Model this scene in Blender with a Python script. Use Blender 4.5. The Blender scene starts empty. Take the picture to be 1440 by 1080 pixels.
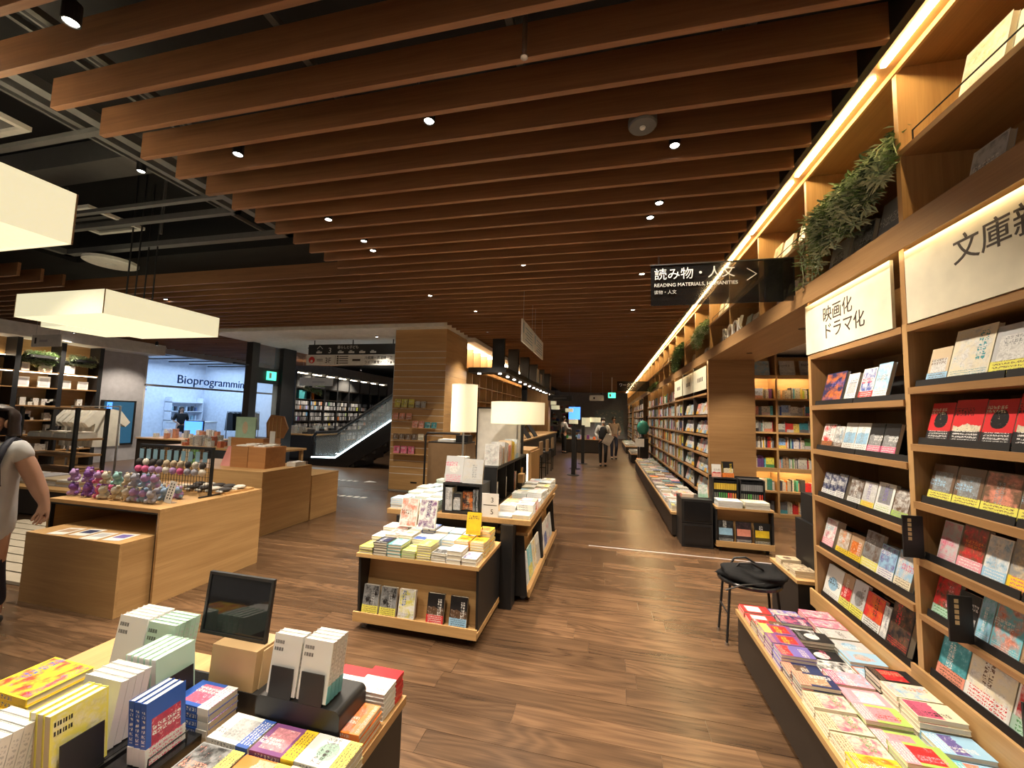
import bpy, bmesh, math, random
from mathutils import Matrix, Vector, Euler
random.seed(11)
SC = bpy.context.scene
COL = SC.collection
# ------------------------------------------------------------------ camera
cam_d = bpy.data.cameras.new('camera'); cam_d.sensor_width = 36.0
cam_d.lens = 36.0 * 562.9 / 1440.0; cam_d.clip_start = .05; cam_d.clip_end = 200
cam = bpy.data.objects.new('camera', cam_d); COL.objects.link(cam)
def cam_matrix(yaw, pitch, roll, loc):
    cy, sy, cp, sp = math.cos(yaw), math.sin(yaw), math.cos(pitch), math.sin(pitch)
    fwd = Vector((-sy * cp, cy * cp, sp)); right = Vector((cy, sy, 0)); up = right.cross(fwd)
    cr, sr = math.cos(roll), math.sin(roll)
    r2 = right * cr + up * sr; u2 = up * cr - right * sr
    m = Matrix((r2, u2, -fwd)).transposed().to_4x4(); m.translation = loc
    return m
cam.matrix_world = cam_matrix(0.232776, 0.0793844, 0.0284274, (0, 0, 1.6))
SC.camera = cam
# ------------------------------------------------------------------ world and exposure
world = bpy.data.worlds.new('hall_ambient'); SC.world = world; world.use_nodes = True
world.node_tree.nodes['Background'].inputs[0].default_value = (1.0, .88, .72, 1)
world.node_tree.nodes['Background'].inputs[1].default_value = .14
SC.view_settings.view_transform = 'Standard'; SC.view_settings.look = 'None'
SC.view_settings.gamma = 1.0; SC.view_settings.use_curve_mapping = False
SC.view_settings.exposure = 0.76
SPOT_W = 185.0          # one ceiling spotlight
LED_S = 40.0           # strip light radiance
PENDANT_S = .43       # fabric pendant shade radiance

# ------------------------------------------------------------------ node helpers
def new_mat(name):
    m = bpy.data.materials.new(name); m.use_nodes = True
    nt = m.node_tree; nt.nodes.clear()
    out = nt.nodes.new('ShaderNodeOutputMaterial'); bs = nt.nodes.new('ShaderNodeBsdfPrincipled')
    nt.links.new(bs.outputs[0], out.inputs[0])
    return m, nt, bs
def setin(nt, sock, v):
    if hasattr(v, 'is_output') or isinstance(v, bpy.types.NodeSocket): nt.links.new(v, sock)
    elif isinstance(v, (tuple, list)) and len(v) == 3 and sock.type == 'RGBA': sock.default_value = (*v, 1)
    else: sock.default_value = v
def mth(nt, op, a, b=None, c=None):
    n = nt.nodes.new('ShaderNodeMath'); n.operation = op
    for i, v in enumerate((a, b, c)):
        if v is not None: setin(nt, n.inputs[i], v)
    return n.outputs[0]
def mix(nt, f, a, b):
    n = nt.nodes.new('ShaderNodeMix'); n.data_type = 'RGBA'
    setin(nt, n.inputs[0], f); setin(nt, n.inputs[6], a); setin(nt, n.inputs[7], b)
    return n.outputs[2]
def noise(nt, vec, scale, detail=2, rough=.5, dist=0):
    n = nt.nodes.new('ShaderNodeTexNoise'); n.inputs['Scale'].default_value = scale
    n.inputs['Detail'].default_value = detail; n.inputs['Roughness'].default_value = rough
    n.inputs['Distortion'].default_value = dist
    if vec is not None: nt.links.new(vec, n.inputs['Vector'])
    return n.outputs[0]
def mapped(nt, vec, scale, loc=(0, 0, 0)):
    n = nt.nodes.new('ShaderNodeMapping'); nt.links.new(vec, n.inputs[0])
    for i in range(3): n.inputs[3].default_value[i] = scale[i]; n.inputs[1].default_value[i] = loc[i]
    return n.outputs[0]
def coords(nt, which='Object'): return nt.nodes.new('ShaderNodeTexCoord').outputs[which]
def ramp(nt, f, lo, hi):
    n = nt.nodes.new('ShaderNodeMapRange'); setin(nt, n.inputs[0], f)
    n.inputs[1].default_value = lo; n.inputs[2].default_value = hi; n.clamp = True
    return n.outputs[0]
def bump(nt, bs, h, strength=.2, dist=.002):
    b = nt.nodes.new('ShaderNodeBump'); b.inputs['Strength'].default_value = strength; b.inputs['Distance'].default_value = dist
    nt.links.new(h, b.inputs['Height']); nt.links.new(b.outputs[0], bs.inputs['Normal'])
MATS = {}
def plain(name, col, rough=.5, metal=0.0, emit=0.0, ecol=None, alpha=1.0, spec=.5):
    if name in MATS: return MATS[name]
    m, nt, bs = new_mat(name)
    n = noise(nt, coords(nt), 9, 2)
    c = mix(nt, ramp(nt, n, .3, .7), tuple(v * .92 for v in col), tuple(min(1, v * 1.06) for v in col))
    nt.links.new(c, bs.inputs['Base Color'])
    bs.inputs['Roughness'].default_value = rough; bs.inputs['Metallic'].default_value = metal
    bs.inputs['Specular IOR Level'].default_value = spec
    if emit:
        bs.inputs['Emission Color'].default_value = (*(ecol or col), 1); bs.inputs['Emission Strength'].default_value = emit
    if alpha < 1: bs.inputs['Alpha'].default_value = alpha
    MATS[name] = m; return m
def wood(name, axis, c_lo, c_hi, rough=.45, grain=1.0, vary=.12, rings=0):
    m, nt, bs = new_mat(name)
    oi = nt.nodes.new('ShaderNodeObjectInfo')
    co = coords(nt)
    add = nt.nodes.new('ShaderNodeVectorMath'); add.operation = 'ADD'; nt.links.new(co, add.inputs[0])
    cmb = nt.nodes.new('ShaderNodeCombineXYZ')
    for i in range(3): nt.links.new(mth(nt, 'MULTIPLY', oi.outputs['Random'], (17., 31., 23.)[i]), cmb.inputs[i])
    nt.links.new(cmb.outputs[0], add.inputs[1])
    s = [14 * grain] * 3; s[axis] = .9 * grain
    a = noise(nt, mapped(nt, add.outputs[0], s), 1.0, 5, .6, .6)
    s2 = [120 * grain] * 3; s2[axis] = 3 * grain
    b = noise(nt, mapped(nt, add.outputs[0], s2), 1.0, 3, .6)
    f = mth(nt, 'ADD', mth(nt, 'MULTIPLY', ramp(nt, a, .3, .7), .65), mth(nt, 'MULTIPLY', ramp(nt, b, .3, .7), .35))
    if rings:
        s3 = [4.2] * 3; s3[axis] = .55
        q = noise(nt, mapped(nt, add.outputs[0], s3), 1.0, 2, .45, .25)
        w = mth(nt, 'SINE', mth(nt, 'MULTIPLY', q, rings))
        f = mth(nt, 'ADD', mth(nt, 'MULTIPLY', f, .74), mth(nt, 'MULTIPLY', ramp(nt, w, -1, 1), .26))
    c = mix(nt, f, c_lo, c_hi)
    hsv = nt.nodes.new('ShaderNodeHueSaturation'); nt.links.new(c, hsv.inputs['Color'])
    nt.links.new(mth(nt, 'MULTIPLY_ADD', oi.outputs['Random'], 2 * vary, 1 - vary), hsv.inputs['Value'])
    nt.links.new(hsv.outputs[0], bs.inputs['Base Color'])
    bs.inputs['Roughness'].default_value = rough
    bump(nt, bs, b, .12, .001)
    MATS[name] = m; return m
OAK_LO, OAK_HI = (.38, .215, .080), (.57, .35, .15)
for i, ax in enumerate('xyz'): wood('oak_' + ax, i, OAK_LO, OAK_HI)
for i, ax in enumerate('xyz'): wood('shelf_oak_' + ax, i, (.26, .135, .05), (.40, .225, .092))
wood('slat_wood', 0, (.17, .073, .028), (.32, .150, .064), .55, .8, .10)
wood('plank_wood', 0, (.034, .018, .010), (.155, .087, .045), .26, 1.0, .28, 95)
wood('warm_box_wood', 0, (.30, .13, .045), (.45, .22, .08))
plain('black', (.012, .012, .013), .45); plain('black_gloss', (.010, .010, .011), .2)
plain('black_brown', (.022, .015, .011), .5)
plain('dark_metal', (.05, .05, .052), .4, .7); plain('steel', (.5, .5, .5), .3, 1.0)
plain('white_paint', (.75, .73, .69), .6); plain('grey_wall', (.50, .49, .52), .7)
plain('soffit_paint', (.78, .75, .70), .7); plain('void_black', (.012, .012, .013), .9)
plain('frame_grey', (.10, .10, .10), .5)
plain('paper', (.72, .71, .68), .6); plain('cream_panel', (.72, .67, .52), .35)
plain('brown_panel', (.30, .19, .10), .5)
plain('led', (1, .86, .55), .5, emit=LED_S, ecol=(1, .74, .36))
plain('led_header', (1, .86, .55), .5, emit=9, ecol=(1, .78, .42))
plain('led_cool', (.8, .95, 1), .5, emit=5, ecol=(.75, .95, 1))
plain('lens', (1, .95, .85), .5, emit=30, ecol=(1, .93, .82))
plain('skin', (.52, .30, .21), .5); plain('hair', (.020, .012, .009), .45); plain('hair_brown', (.022, .010, .007), .5)
plain('leaf', (.20, .32, .12), .55); plain('leaf_pale', (.52, .62, .42), .6); plain('leaf_dark', (.08, .13, .07), .55)
def shade_mat(name, s, col=(.99, .90, .58)):
    m, nt, bs = new_mat(name)
    n = noise(nt, mapped(nt, coords(nt), (40, 40, 40)), 1, 2)
    nt.links.new(mix(nt, n, (.80, .74, .56), (.88, .83, .66)), bs.inputs['Base Color'])
    bs.inputs['Emission Color'].default_value = (*col, 1); bs.inputs['Emission Strength'].default_value = s
    bs.inputs['Roughness'].default_value = .8
    MATS[name] = m; return m
shade_mat('pendant_fabric', PENDANT_S); shade_mat('pendant_diffuser', PENDANT_S * 1.35); shade_mat('drum_fabric', .30, (1, .90, .55))
def glass_mat(name, col, alpha, rough=.08):
    m, nt, bs = new_mat(name)
    bs.inputs['Base Color'].default_value = (*col, 1); bs.inputs['Roughness'].default_value = rough
    bs.inputs['Alpha'].default_value = alpha; MATS[name] = m; return m
glass_mat('smoked_acrylic', (.012, .013, .014), .72); glass_mat('clear_glass', (.75, .85, .9), .10)
glass_mat('clear_plastic', (.8, .82, .85), .22)
glass_mat('dark_screen', (.012, .013, .016), .93, .05)
# floor base: planks too far away to tell apart
def plank_base():
    m, nt, bs = new_mat('far_planks')
    br = nt.nodes.new('ShaderNodeTexBrick'); nt.links.new(coords(nt), br.inputs['Vector'])
    br.inputs['Color1'].default_value = (.036, .020, .011, 1); br.inputs['Color2'].default_value = (.14, .079, .041, 1)
    br.inputs['Mortar'].default_value = (.02, .012, .008, 1); br.inputs['Scale'].default_value = 1.0
    br.inputs['Mortar Size'].default_value = .002; br.inputs['Brick Width'].default_value = 1.2; br.inputs['Row Height'].default_value = .15
    n = noise(nt, mapped(nt, coords(nt), (1.2, 16, 1)), 1, 4, .6, .5)
    c = mix(nt, .5, br.outputs[0], mix(nt, n, (.04, .021, .012), (.15, .085, .044)))
    nt.links.new(c, bs.inputs['Base Color']); bs.inputs['Roughness'].default_value = .33
    MATS['far_planks'] = m
plank_base()
# printed covers: the print is flat colour, driven by the colours each book carries
def print_cover():
    m, nt, bs = new_mat('printed_cover')
    def att(n):
        a = nt.nodes.new('ShaderNodeAttribute'); a.attribute_type = 'OBJECT'; a.attribute_name = n; return a
    c1, c2, c3 = att('c1').outputs['Color'], att('c2').outputs['Color'], att('c3').outputs['Color']
    seed, pic = att('seed').outputs['Fac'], att('pic').outputs['Fac']
    co = coords(nt); sep = nt.nodes.new('ShaderNodeSeparateXYZ'); nt.links.new(co, sep.inputs[0])
    x, y, z = sep.outputs
    def rnd(k):
        w = nt.nodes.new('ShaderNodeTexWhiteNoise'); w.noise_dimensions = '1D'
        nt.links.new(mth(nt, 'ADD', seed, k), w.inputs['W']); return w.outputs['Value']
    cmb = nt.nodes.new('ShaderNodeCombineXYZ'); nt.links.new(x, cmb.inputs[0])
    nt.links.new(mth(nt, 'MULTIPLY', y, 1.4), cmb.inputs[1]); nt.links.new(mth(nt, 'MULTIPLY', seed, 3.7), cmb.inputs[2])
    p = cmb.outputs[0]
    inside = mth(nt, 'MULTIPLY', mth(nt, 'LESS_THAN', mth(nt, 'ABSOLUTE', x), .46), mth(nt, 'LESS_THAN', mth(nt, 'ABSOLUTE', y), .47))
    st = rnd(12.7)
    def pick(lo, hi): return mth(nt, 'MULTIPLY', mth(nt, 'GREATER_THAN', st, lo), mth(nt, 'LESS_THAN', st, hi))
    oy = mth(nt, 'MULTIPLY_ADD', rnd(6.2), .24, -.12)
    dy = mth(nt, 'SUBTRACT', y, oy)
    n1 = noise(nt, p, 3.4, 4, .6, .3)
    soft = ramp(nt, n1, .40, .62)                                            # washed picture over the whole cover
    rect = mth(nt, 'MULTIPLY', mth(nt, 'LESS_THAN', mth(nt, 'ABSOLUTE', x), .37), mth(nt, 'LESS_THAN', mth(nt, 'ABSOLUTE', dy), .27))
    rad = mth(nt, 'SQRT', mth(nt, 'ADD', mth(nt, 'MULTIPLY', x, x), mth(nt, 'MULTIPLY', mth(nt, 'MULTIPLY', dy, dy), 2.0)))
    circ = ramp(nt, mth(nt, 'ADD', rad, mth(nt, 'MULTIPLY', n1, .12)), .36, .35)
    split = mth(nt, 'LESS_THAN', mth(nt, 'ADD', y, mth(nt, 'MULTIPLY', n1, .25)), mth(nt, 'MULTIPLY_ADD', rnd(3.3), .3, .0))
    msk = mth(nt, 'ADD', mth(nt, 'ADD', mth(nt, 'MULTIPLY', pick(-1, .50), soft), mth(nt, 'MULTIPLY', pick(.50, .66), rect)),
            mth(nt, 'ADD', mth(nt, 'MULTIPLY', pick(.66, .80), circ), mth(nt, 'MULTIPLY', pick(.80, 2), split)))
    msk = mth(nt, 'MULTIPLY', mth(nt, 'MULTIPLY', msk, inside), mth(nt, 'MINIMUM', 1.0, mth(nt, 'MULTIPLY', pic, 1.6)))
    n2 = noise(nt, p, 9, 5, .62, 1.0)
    shade = mix(nt, ramp(nt, n2, .3, .7), (.30, .30, .30), (1.25, 1.25, 1.25))
    mul = nt.nodes.new('ShaderNodeMix'); mul.data_type = 'RGBA'; mul.blend_type = 'MULTIPLY'; mul.inputs[0].default_value = .65; nt.links.new(c2, mul.inputs[6]); nt.links.new(shade, mul.inputs[7])
    col = mix(nt, msk, c1, mul.outputs[2])
    blob2 = mth(nt, 'MULTIPLY', ramp(nt, n2, .60, .64), mth(nt, 'MULTIPLY', msk, .75))
    col = mix(nt, blob2, col, c3)
    # title strip of glyph-like strokes
    tx = mth(nt, 'MULTIPLY_ADD', rnd(1.3), .5, -.25); ty = mth(nt, 'MULTIPLY_ADD', rnd(4.1), .3, -.02)
    vert = mth(nt, 'GREATER_THAN', rnd(8.8), .45)
    hw = mth(nt, 'MULTIPLY_ADD', vert, -.24, .36); hh = mth(nt, 'MULTIPLY_ADD', vert, .19, .09)
    reg = mth(nt, 'MULTIPLY', mth(nt, 'LESS_THAN', mth(nt, 'ABSOLUTE', mth(nt, 'SUBTRACT', x, tx)), hw),
              mth(nt, 'LESS_THAN', mth(nt, 'ABSOLUTE', mth(nt, 'SUBTRACT', y, ty)), hh))
    gx = mth(nt, 'GREATER_THAN', mth(nt, 'FRACT', mth(nt, 'MULTIPLY', mth(nt, 'SUBTRACT', x, tx), 8.0)), .2)
    gy = mth(nt, 'GREATER_THAN', mth(nt, 'FRACT', mth(nt, 'MULTIPLY', y, 11.0)), .2)
    g = mth(nt, 'GREATER_THAN', noise(nt, p, 24, 1), .49)
    t1 = mth(nt, 'MULTIPLY', mth(nt, 'MULTIPLY', reg, g), mth(nt, 'MULTIPLY', gx, gy))
    # small print at the foot
    low = mth(nt, 'MULTIPLY', mth(nt, 'LESS_THAN', y, -.32), mth(nt, 'GREATER_THAN', y, -.45))
    low = mth(nt, 'MULTIPLY', low, mth(nt, 'GREATER_THAN', mth(nt, 'FRACT', mth(nt, 'MULTIPLY', y, 22.0)), .5))
    t2 = mth(nt, 'MULTIPLY', mth(nt, 'MULTIPLY', low, inside), mth(nt, 'GREATER_THAN', noise(nt, p, 50, 1), .52))
    # spine lettering
    sp = mth(nt, 'MULTIPLY', mth(nt, 'LESS_THAN', x, -.495), mth(nt, 'LESS_THAN', mth(nt, 'ABSOLUTE', z), .28))
    gs = mth(nt, 'GREATER_THAN', mth(nt, 'FRACT', mth(nt, 'MULTIPLY', y, 13.0)), .35)
    gs = mth(nt, 'MULTIPLY', gs, mth(nt, 'GREATER_THAN', noise(nt, mapped(nt, co, (1, 30, 5)), 1.0, 1), .47))
    t3 = mth(nt, 'MULTIPLY', mth(nt, 'MULTIPLY', sp, gs), mth(nt, 'LESS_THAN', mth(nt, 'ABSOLUTE', mth(nt, 'SUBTRACT', y, .1)), .27))
    ink = mth(nt, 'MAXIMUM', mth(nt, 'MAXIMUM', t1, t2), t3)
    front = mth(nt, 'MAXIMUM', mth(nt, 'GREATER_THAN', z, .3), sp)
    col = mix(nt, mth(nt, 'MULTIPLY', ink, front), col, c3)
    nt.links.new(col, bs.inputs['Base Color']); bs.inputs['Roughness'].default_value = .34
    MATS['printed_cover'] = m
print_cover()
def print_band():
    m, nt, bs = new_mat('printed_band')
    a = nt.nodes.new('ShaderNodeAttribute'); a.attribute_type = 'OBJECT'; a.attribute_name = 'c1'
    b = nt.nodes.new('ShaderNodeAttribute'); b.attribute_type = 'OBJECT'; b.attribute_name = 'c3'
    s = nt.nodes.new('ShaderNodeAttribute'); s.attribute_type = 'OBJECT'; s.attribute_name = 'seed'
    co = coords(nt); sep = nt.nodes.new('ShaderNodeSeparateXYZ'); nt.links.new(co, sep.inputs[0])
    x, y, z = sep.outputs
    cmb = nt.nodes.new('ShaderNodeCombineXYZ'); nt.links.new(x, cmb.inputs[0]); nt.links.new(y, cmb.inputs[1]); nt.links.new(s.outputs['Fac'], cmb.inputs[2])
    g = mth(nt, 'GREATER_THAN', noise(nt, cmb.outputs[0], 34, 1), .5)
    ln = mth(nt, 'GREATER_THAN', mth(nt, 'FRACT', mth(nt, 'MULTIPLY', y, 15.0)), .42)
    ins = mth(nt, 'LESS_THAN', mth(nt, 'ABSOLUTE', x), .42)
    nt.links.new(mix(nt, mth(nt, 'MULTIPLY', mth(nt, 'MULTIPLY', g, ln), ins), a.outputs['Color'], b.outputs['Color']), bs.inputs['Base Color'])
    bs.inputs['Roughness'].default_value = .4; MATS['printed_band'] = m
print_band()
def pages_mat():
    m, nt, bs = new_mat('page_edges')
    n = noise(nt, mapped(nt, coords(nt), (1, 1, 60)), 1, 2, .6)
    nt.links.new(mix(nt, n, (.60, .53, .40), (.78, .73, .60)), bs.inputs['Base Color']); bs.inputs['Roughness'].default_value = .8
    MATS['page_edges'] = m
    m, nt, bs = new_mat('page_edges_white')
    n = noise(nt, mapped(nt, coords(nt), (1, 1, 60)), 1, 2, .6)
    nt.links.new(mix(nt, n, (.66, .66, .64), (.82, .82, .80)), bs.inputs['Base Color']); bs.inputs['Roughness'].default_value = .8
    MATS['page_edges_white'] = m
    m, nt, bs = new_mat('mixed_spines')
    a = nt.nodes.new('ShaderNodeAttribute'); a.attribute_name = 'Col'
    n = noise(nt, coords(nt), 45, 2)
    nt.links.new(mix(nt, mth(nt, 'MULTIPLY', mth(nt, 'GREATER_THAN', n, .6), .55), a.outputs['Color'], (.08, .08, .09)), bs.inputs['Base Color'])
    bs.inputs['Roughness'].default_value = .45; MATS['mixed_spines'] = m
pages_mat()

# ------------------------------------------------------------------ mesh helpers (authored in world coordinates)
class MB:
    def __init__(s): s.v = []; s.f = []; s.c = []
    def box(s, x0, x1, y0, y1, z0, z1, col=None):
        n = len(s.v)
        s.v += [(x0, y0, z0), (x1, y0, z0), (x1, y1, z0), (x0, y1, z0), (x0, y0, z1), (x1, y0, z1), (x1, y1, z1), (x0, y1, z1)]
        fs = [(0, 3, 2, 1), (4, 5, 6, 7), (0, 1, 5, 4), (1, 2, 6, 5), (2, 3, 7, 6), (3, 0, 4, 7)]
        s.f += [tuple(n + i for i in q) for q in fs]; s.c += [col] * 6; return s
    def obox(s, M, col=None):                      # unit cube (-.5..5) through matrix M
        n = len(s.v)
        for x, y, z in ((-.5, -.5, -.5), (.5, -.5, -.5), (.5, .5, -.5), (-.5, .5, -.5), (-.5, -.5, .5), (.5, -.5, .5), (.5, .5, .5), (-.5, .5, .5)):
            s.v.append(tuple(M @ Vector((x, y, z))))
        fs = [(0, 3, 2, 1), (4, 5, 6, 7), (0, 1, 5, 4), (1, 2, 6, 5), (2, 3, 7, 6), (3, 0, 4, 7)]
        s.f += [tuple(n + i for i in q) for q in fs]; s.c += [col] * 6; return s
    def prism(s, pts, axis, a0, a1, col=None):     # polygon extruded along an axis
        n = len(s.v); k = len(pts)
        for a in (a0, a1):
            for p in pts:
                q = list(p); q.insert(axis, a); s.v.append(tuple(q))
        s.f.append(tuple(n + i for i in range(k))[::-1]); s.f.append(tuple(n + k + i for i in range(k)))
        for i in range(k): s.f.append((n + i, n + (i + 1) % k, n + k + (i + 1) % k, n + k + i))
        s.c += [col] * (k + 2); return s
    def tube(s, pts, r, seg=8, col=None):
        pts = [Vector(p) for p in pts]; n0 = len(s.v)
        rs = r if isinstance(r, (list, tuple)) else [r] * len(pts)
        for i, p in enumerate(pts):
            d = (pts[min(i + 1, len(pts) - 1)] - pts[max(i - 1, 0)]).normalized()
            a = d.orthogonal().normalized() if i == 0 else (a - d * a.dot(d)).normalized()
            b = d.cross(a)
            for k in range(seg):
                t = 2 * math.pi * k / seg; s.v.append(tuple(p + (a * math.cos(t) + b * math.sin(t)) * rs[i]))
        for i in range(len(pts) - 1):
            for k in range(seg):
                q = n0 + i * seg; s.f.append((q + k, q + (k + 1) % seg, q + seg + (k + 1) % seg, q + seg + k)); s.c.append(col)
        s.f.append(tuple(n0 + k for k in range(seg))[::-1]); s.f.append(tuple(n0 + (len(pts) - 1) * seg + k for k in range(seg))); s.c += [col, col]
        return s
    def lathe(s, c, prof, seg=24, axis=2, closed=True):  # prof: (r, h)
        n0 = len(s.v)
        for r, h in prof:
            for k in range(seg):
                t = 2 * math.pi * k / seg
                q = [r * math.cos(t), r * math.sin(t)]; q.insert(axis, h)
                s.v.append((c[0] + q[0], c[1] + q[1], c[2] + q[2]))
        for i in range(len(prof) - 1):
            for k in range(seg):
                q = n0 + i * seg; s.f.append((q + k, q + (k + 1) % seg, q + seg + (k + 1) % seg, q + seg + k)); s.c.append(None)
        if closed:
            s.f.append(tuple(n0 + k for k in range(seg))[::-1]); s.f.append(tuple(n0 + (len(prof) - 1) * seg + k for k in range(seg))); s.c += [None, None]
        return s
    def ball(s, c, r, seg=10, rings=6):
        if not isinstance(r, (list, tuple)): r = (r, r, r)
        n0 = len(s.v)
        for i in range(1, rings):
            ph = math.pi * i / rings
            for k in range(seg):
                t = 2 * math.pi * k / seg
                s.v.append((c[0] + r[0] * math.sin(ph) * math.cos(t), c[1] + r[1] * math.sin(ph) * math.sin(t), c[2] + r[2] * math.cos(ph)))
        top = len(s.v); s.v.append((c[0], c[1], c[2] + r[2])); bot = len(s.v); s.v.append((c[0], c[1], c[2] - r[2]))
        for i in range(rings - 2):
            for k in range(seg):
                q = n0 + i * seg; s.f.append((q + k, q + seg + k, q + seg + (k + 1) % seg, q + (k + 1) % seg)); s.c.append(None)
        for k in range(seg):
            s.f.append((top, n0 + k, n0 + (k + 1) % seg)); q = n0 + (rings - 2) * seg; s.f.append((bot, q + (k + 1) % seg, q + k)); s.c += [None, None]
        return s
    def build(s, name, m, parent=None, loc=None, smooth=False):
        off = Vector(loc) if loc is not None else (ORG.get(parent.name, Vector()) if parent else Vector())
        me = bpy.data.meshes.new(name); me.from_pydata([tuple(Vector(v) - off) for v in s.v], [], s.f)
        if any(c is not None for c in s.c):
            at = me.color_attributes.new('Col', 'FLOAT_COLOR', 'CORNER'); i = 0
            for fi, poly in enumerate(s.f):
                c = s.c[fi] or (.5, .5, .5)
                for _ in poly: at.data[i].color = (*c, 1); i += 1
        if smooth:
            for p in me.polygons: p.use_smooth = True
        me.materials.append(MATS[m] if isinstance(m, str) else m)
        o = bpy.data.objects.new(name, me); COL.objects.link(o)
        if parent: o.parent = parent
        else: o.location = off
        if parent is not None: ORG[o.name] = off
        return o
ORG = {}
def tag(o, label=None, cat=None, group=None, kind=None):
    if label: o['label'] = label
    if cat: o['category'] = cat
    if group: o['group'] = group
    if kind: o['kind'] = kind
    return o
def thing(name, label, cat, loc=(0, 0, 0), group=None):
    o = bpy.data.objects.new(name, None); COL.objects.link(o); o.empty_display_size = .1
    o.location = loc; ORG[o.name] = Vector(loc)
    return tag(o, label, cat, group)
def struct(name, mb, m, parent=None, label=None):
    o = mb.build(name, m, parent)
    if parent is None:
        o['kind'] = 'structure'; o['label'] = label or name.replace('_', ' ') + ' of the bookshop hall'
    return o
def B(*a, **k): return MB().box(*a, **k)
def put_mesh(name, me, m, parent, matrix):
    if m is not None and not me.materials: me.materials.append(MATS[m])
    o = bpy.data.objects.new(name, me); COL.objects.link(o)
    if parent: o.parent = parent; o.matrix_local = Matrix.Translation(-ORG.get(parent.name, Vector())) @ matrix
    else: o.matrix_world = matrix
    return o
def text(name, body, size, m, parent, origin, xdir, ydir, depth=.002, align='LEFT', off=0.0):
    cu = bpy.data.curves.new('lettering', 'FONT'); cu.body = body; cu.size = size; cu.extrude = depth; cu.align_x = align; cu.resolution_u = 3; cu.offset = off
    t = bpy.data.objects.new('lettering', cu); COL.objects.link(t)
    dg = bpy.context.evaluated_depsgraph_get(); dg.update()
    me = bpy.data.meshes.new_from_object(t.evaluated_get(dg)); bpy.data.objects.remove(t); bpy.data.curves.remove(cu)
    x = Vector(xdir).normalized(); y = Vector(ydir).normalized(); z = x.cross(y)
    M = Matrix((x, y, z)).transposed().to_4x4(); M.translation = Vector(origin)
    me.materials.clear(); me.materials.append(MATS[m])
    return put_mesh(name, me, None, parent, M)
ORD = ['zeroth', 'first', 'second', 'third', 'fourth', 'fifth', 'sixth', 'seventh', 'eighth', 'ninth', 'tenth', 'eleventh', 'twelfth', 'thirteenth', 'fourteenth', 'fifteenth', 'sixteenth', 'seventeenth', 'eighteenth']
# ------------------------------------------------------------------ books
def _unit_book():
    t, e = .06, .012
    c = MB(); c.box(-.5, .5, -.5, .5, .5 - t, .5); c.box(-.5, .5, -.5, .5, -.5, -.5 + t); c.box(-.5, -.5 + .02, -.5, .5, -.5 + t, .5 - t)
    def md(mb, nm, mt):
        me = bpy.data.meshes.new(nm); me.from_pydata(mb.v, [], mb.f); me.materials.append(MATS[mt]); return me
    cov = md(c, 'cover', 'printed_cover')
    pg = md(MB().box(-.478, .485, -.488, .488, -.5 + t, .5 - t), 'pages', 'page_edges')
    pgw = md(MB().box(-.478, .485, -.488, .488, -.5 + t, .5 - t), 'pages', 'page_edges_white')
    b = MB(); b.box(-.505, .502, -.5, -.5 + .28, .5, .515); b.box(-.515, -.5, -.5, -.5 + .28, -.5, .515)
    return cov, pg, pgw, md(b, 'paper_band', 'printed_band')
U_COV, U_PG, U_PGW, U_BAND = _unit_book()
_seed = [1.0]
def basis(x, y, z=None):
    x = Vector(x).normalized(); y = Vector(y).normalized(); z = x.cross(y)
    return Matrix((x, y, z)).transposed().to_4x4()
def book(name, label, center, size, Rm, cols, band=None, seed=None, pic=.6, group=None, white=False, cat='book'):
    """cover wrap + page block + optional paper band; local x width, y height, z thickness (front cover +z)"""
    if seed is None: _seed[0] += 1.618; seed = _seed[0]
    M = Matrix.Translation(Vector(center)) @ Rm @ Matrix.Diagonal((size[0], size[1], size[2], 1))
    o = bpy.data.objects.new(name, U_COV); COL.objects.link(o); o.matrix_world = M
    o['c1'], o['c2'], o['c3'] = [list(map(float, c)) for c in cols]
    o['seed'] = float(seed); o['pic'] = float(pic)
    tag(o, label, cat, group)
    p = bpy.data.objects.new('pages', U_PGW if white else U_PG); COL.objects.link(p); p.parent = o
    if band:
        b = bpy.data.objects.new('paper_band', U_BAND); COL.objects.link(b); b.parent = o
        b['c1'] = list(map(float, band[0])); b['c3'] = list(map(float, band[1])); b['seed'] = float(seed)
    return o
PAL = dict(white=(.72, .72, .70), cream=(.70, .64, .48), black=(.015, .015, .017), grey=(.25, .26, .27), lgrey=(.48, .49, .5), red=(.58, .03, .035), orange=(.75, .20, .03),
           yellow=(.78, .55, .03), lemon=(.70, .66, .12), green=(.08, .28, .09), lime=(.36, .52, .12), teal=(.04, .26, .30), cyan=(.16, .50, .60), blue=(.03, .10, .42),
           sky=(.30, .52, .72), navy=(.02, .03, .10), purple=(.20, .07, .22), violet=(.15, .12, .38), pink=(.70, .30, .36), rose=(.62, .12, .22), tan=(.42, .28, .17),
           brown=(.13, .075, .045), coral=(.72, .28, .20), mint=(.42, .62, .52), sand=(.6, .48, .32))
CN = dict(lgrey='light grey', lemon='pale yellow', sky='sky blue', mint='mint green', coral='coral orange', rose='deep pink')
def cn(k): return CN.get(k, k)
def cols(s):
    a = s.split('/'); return [PAL[k] for k in a]
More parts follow.
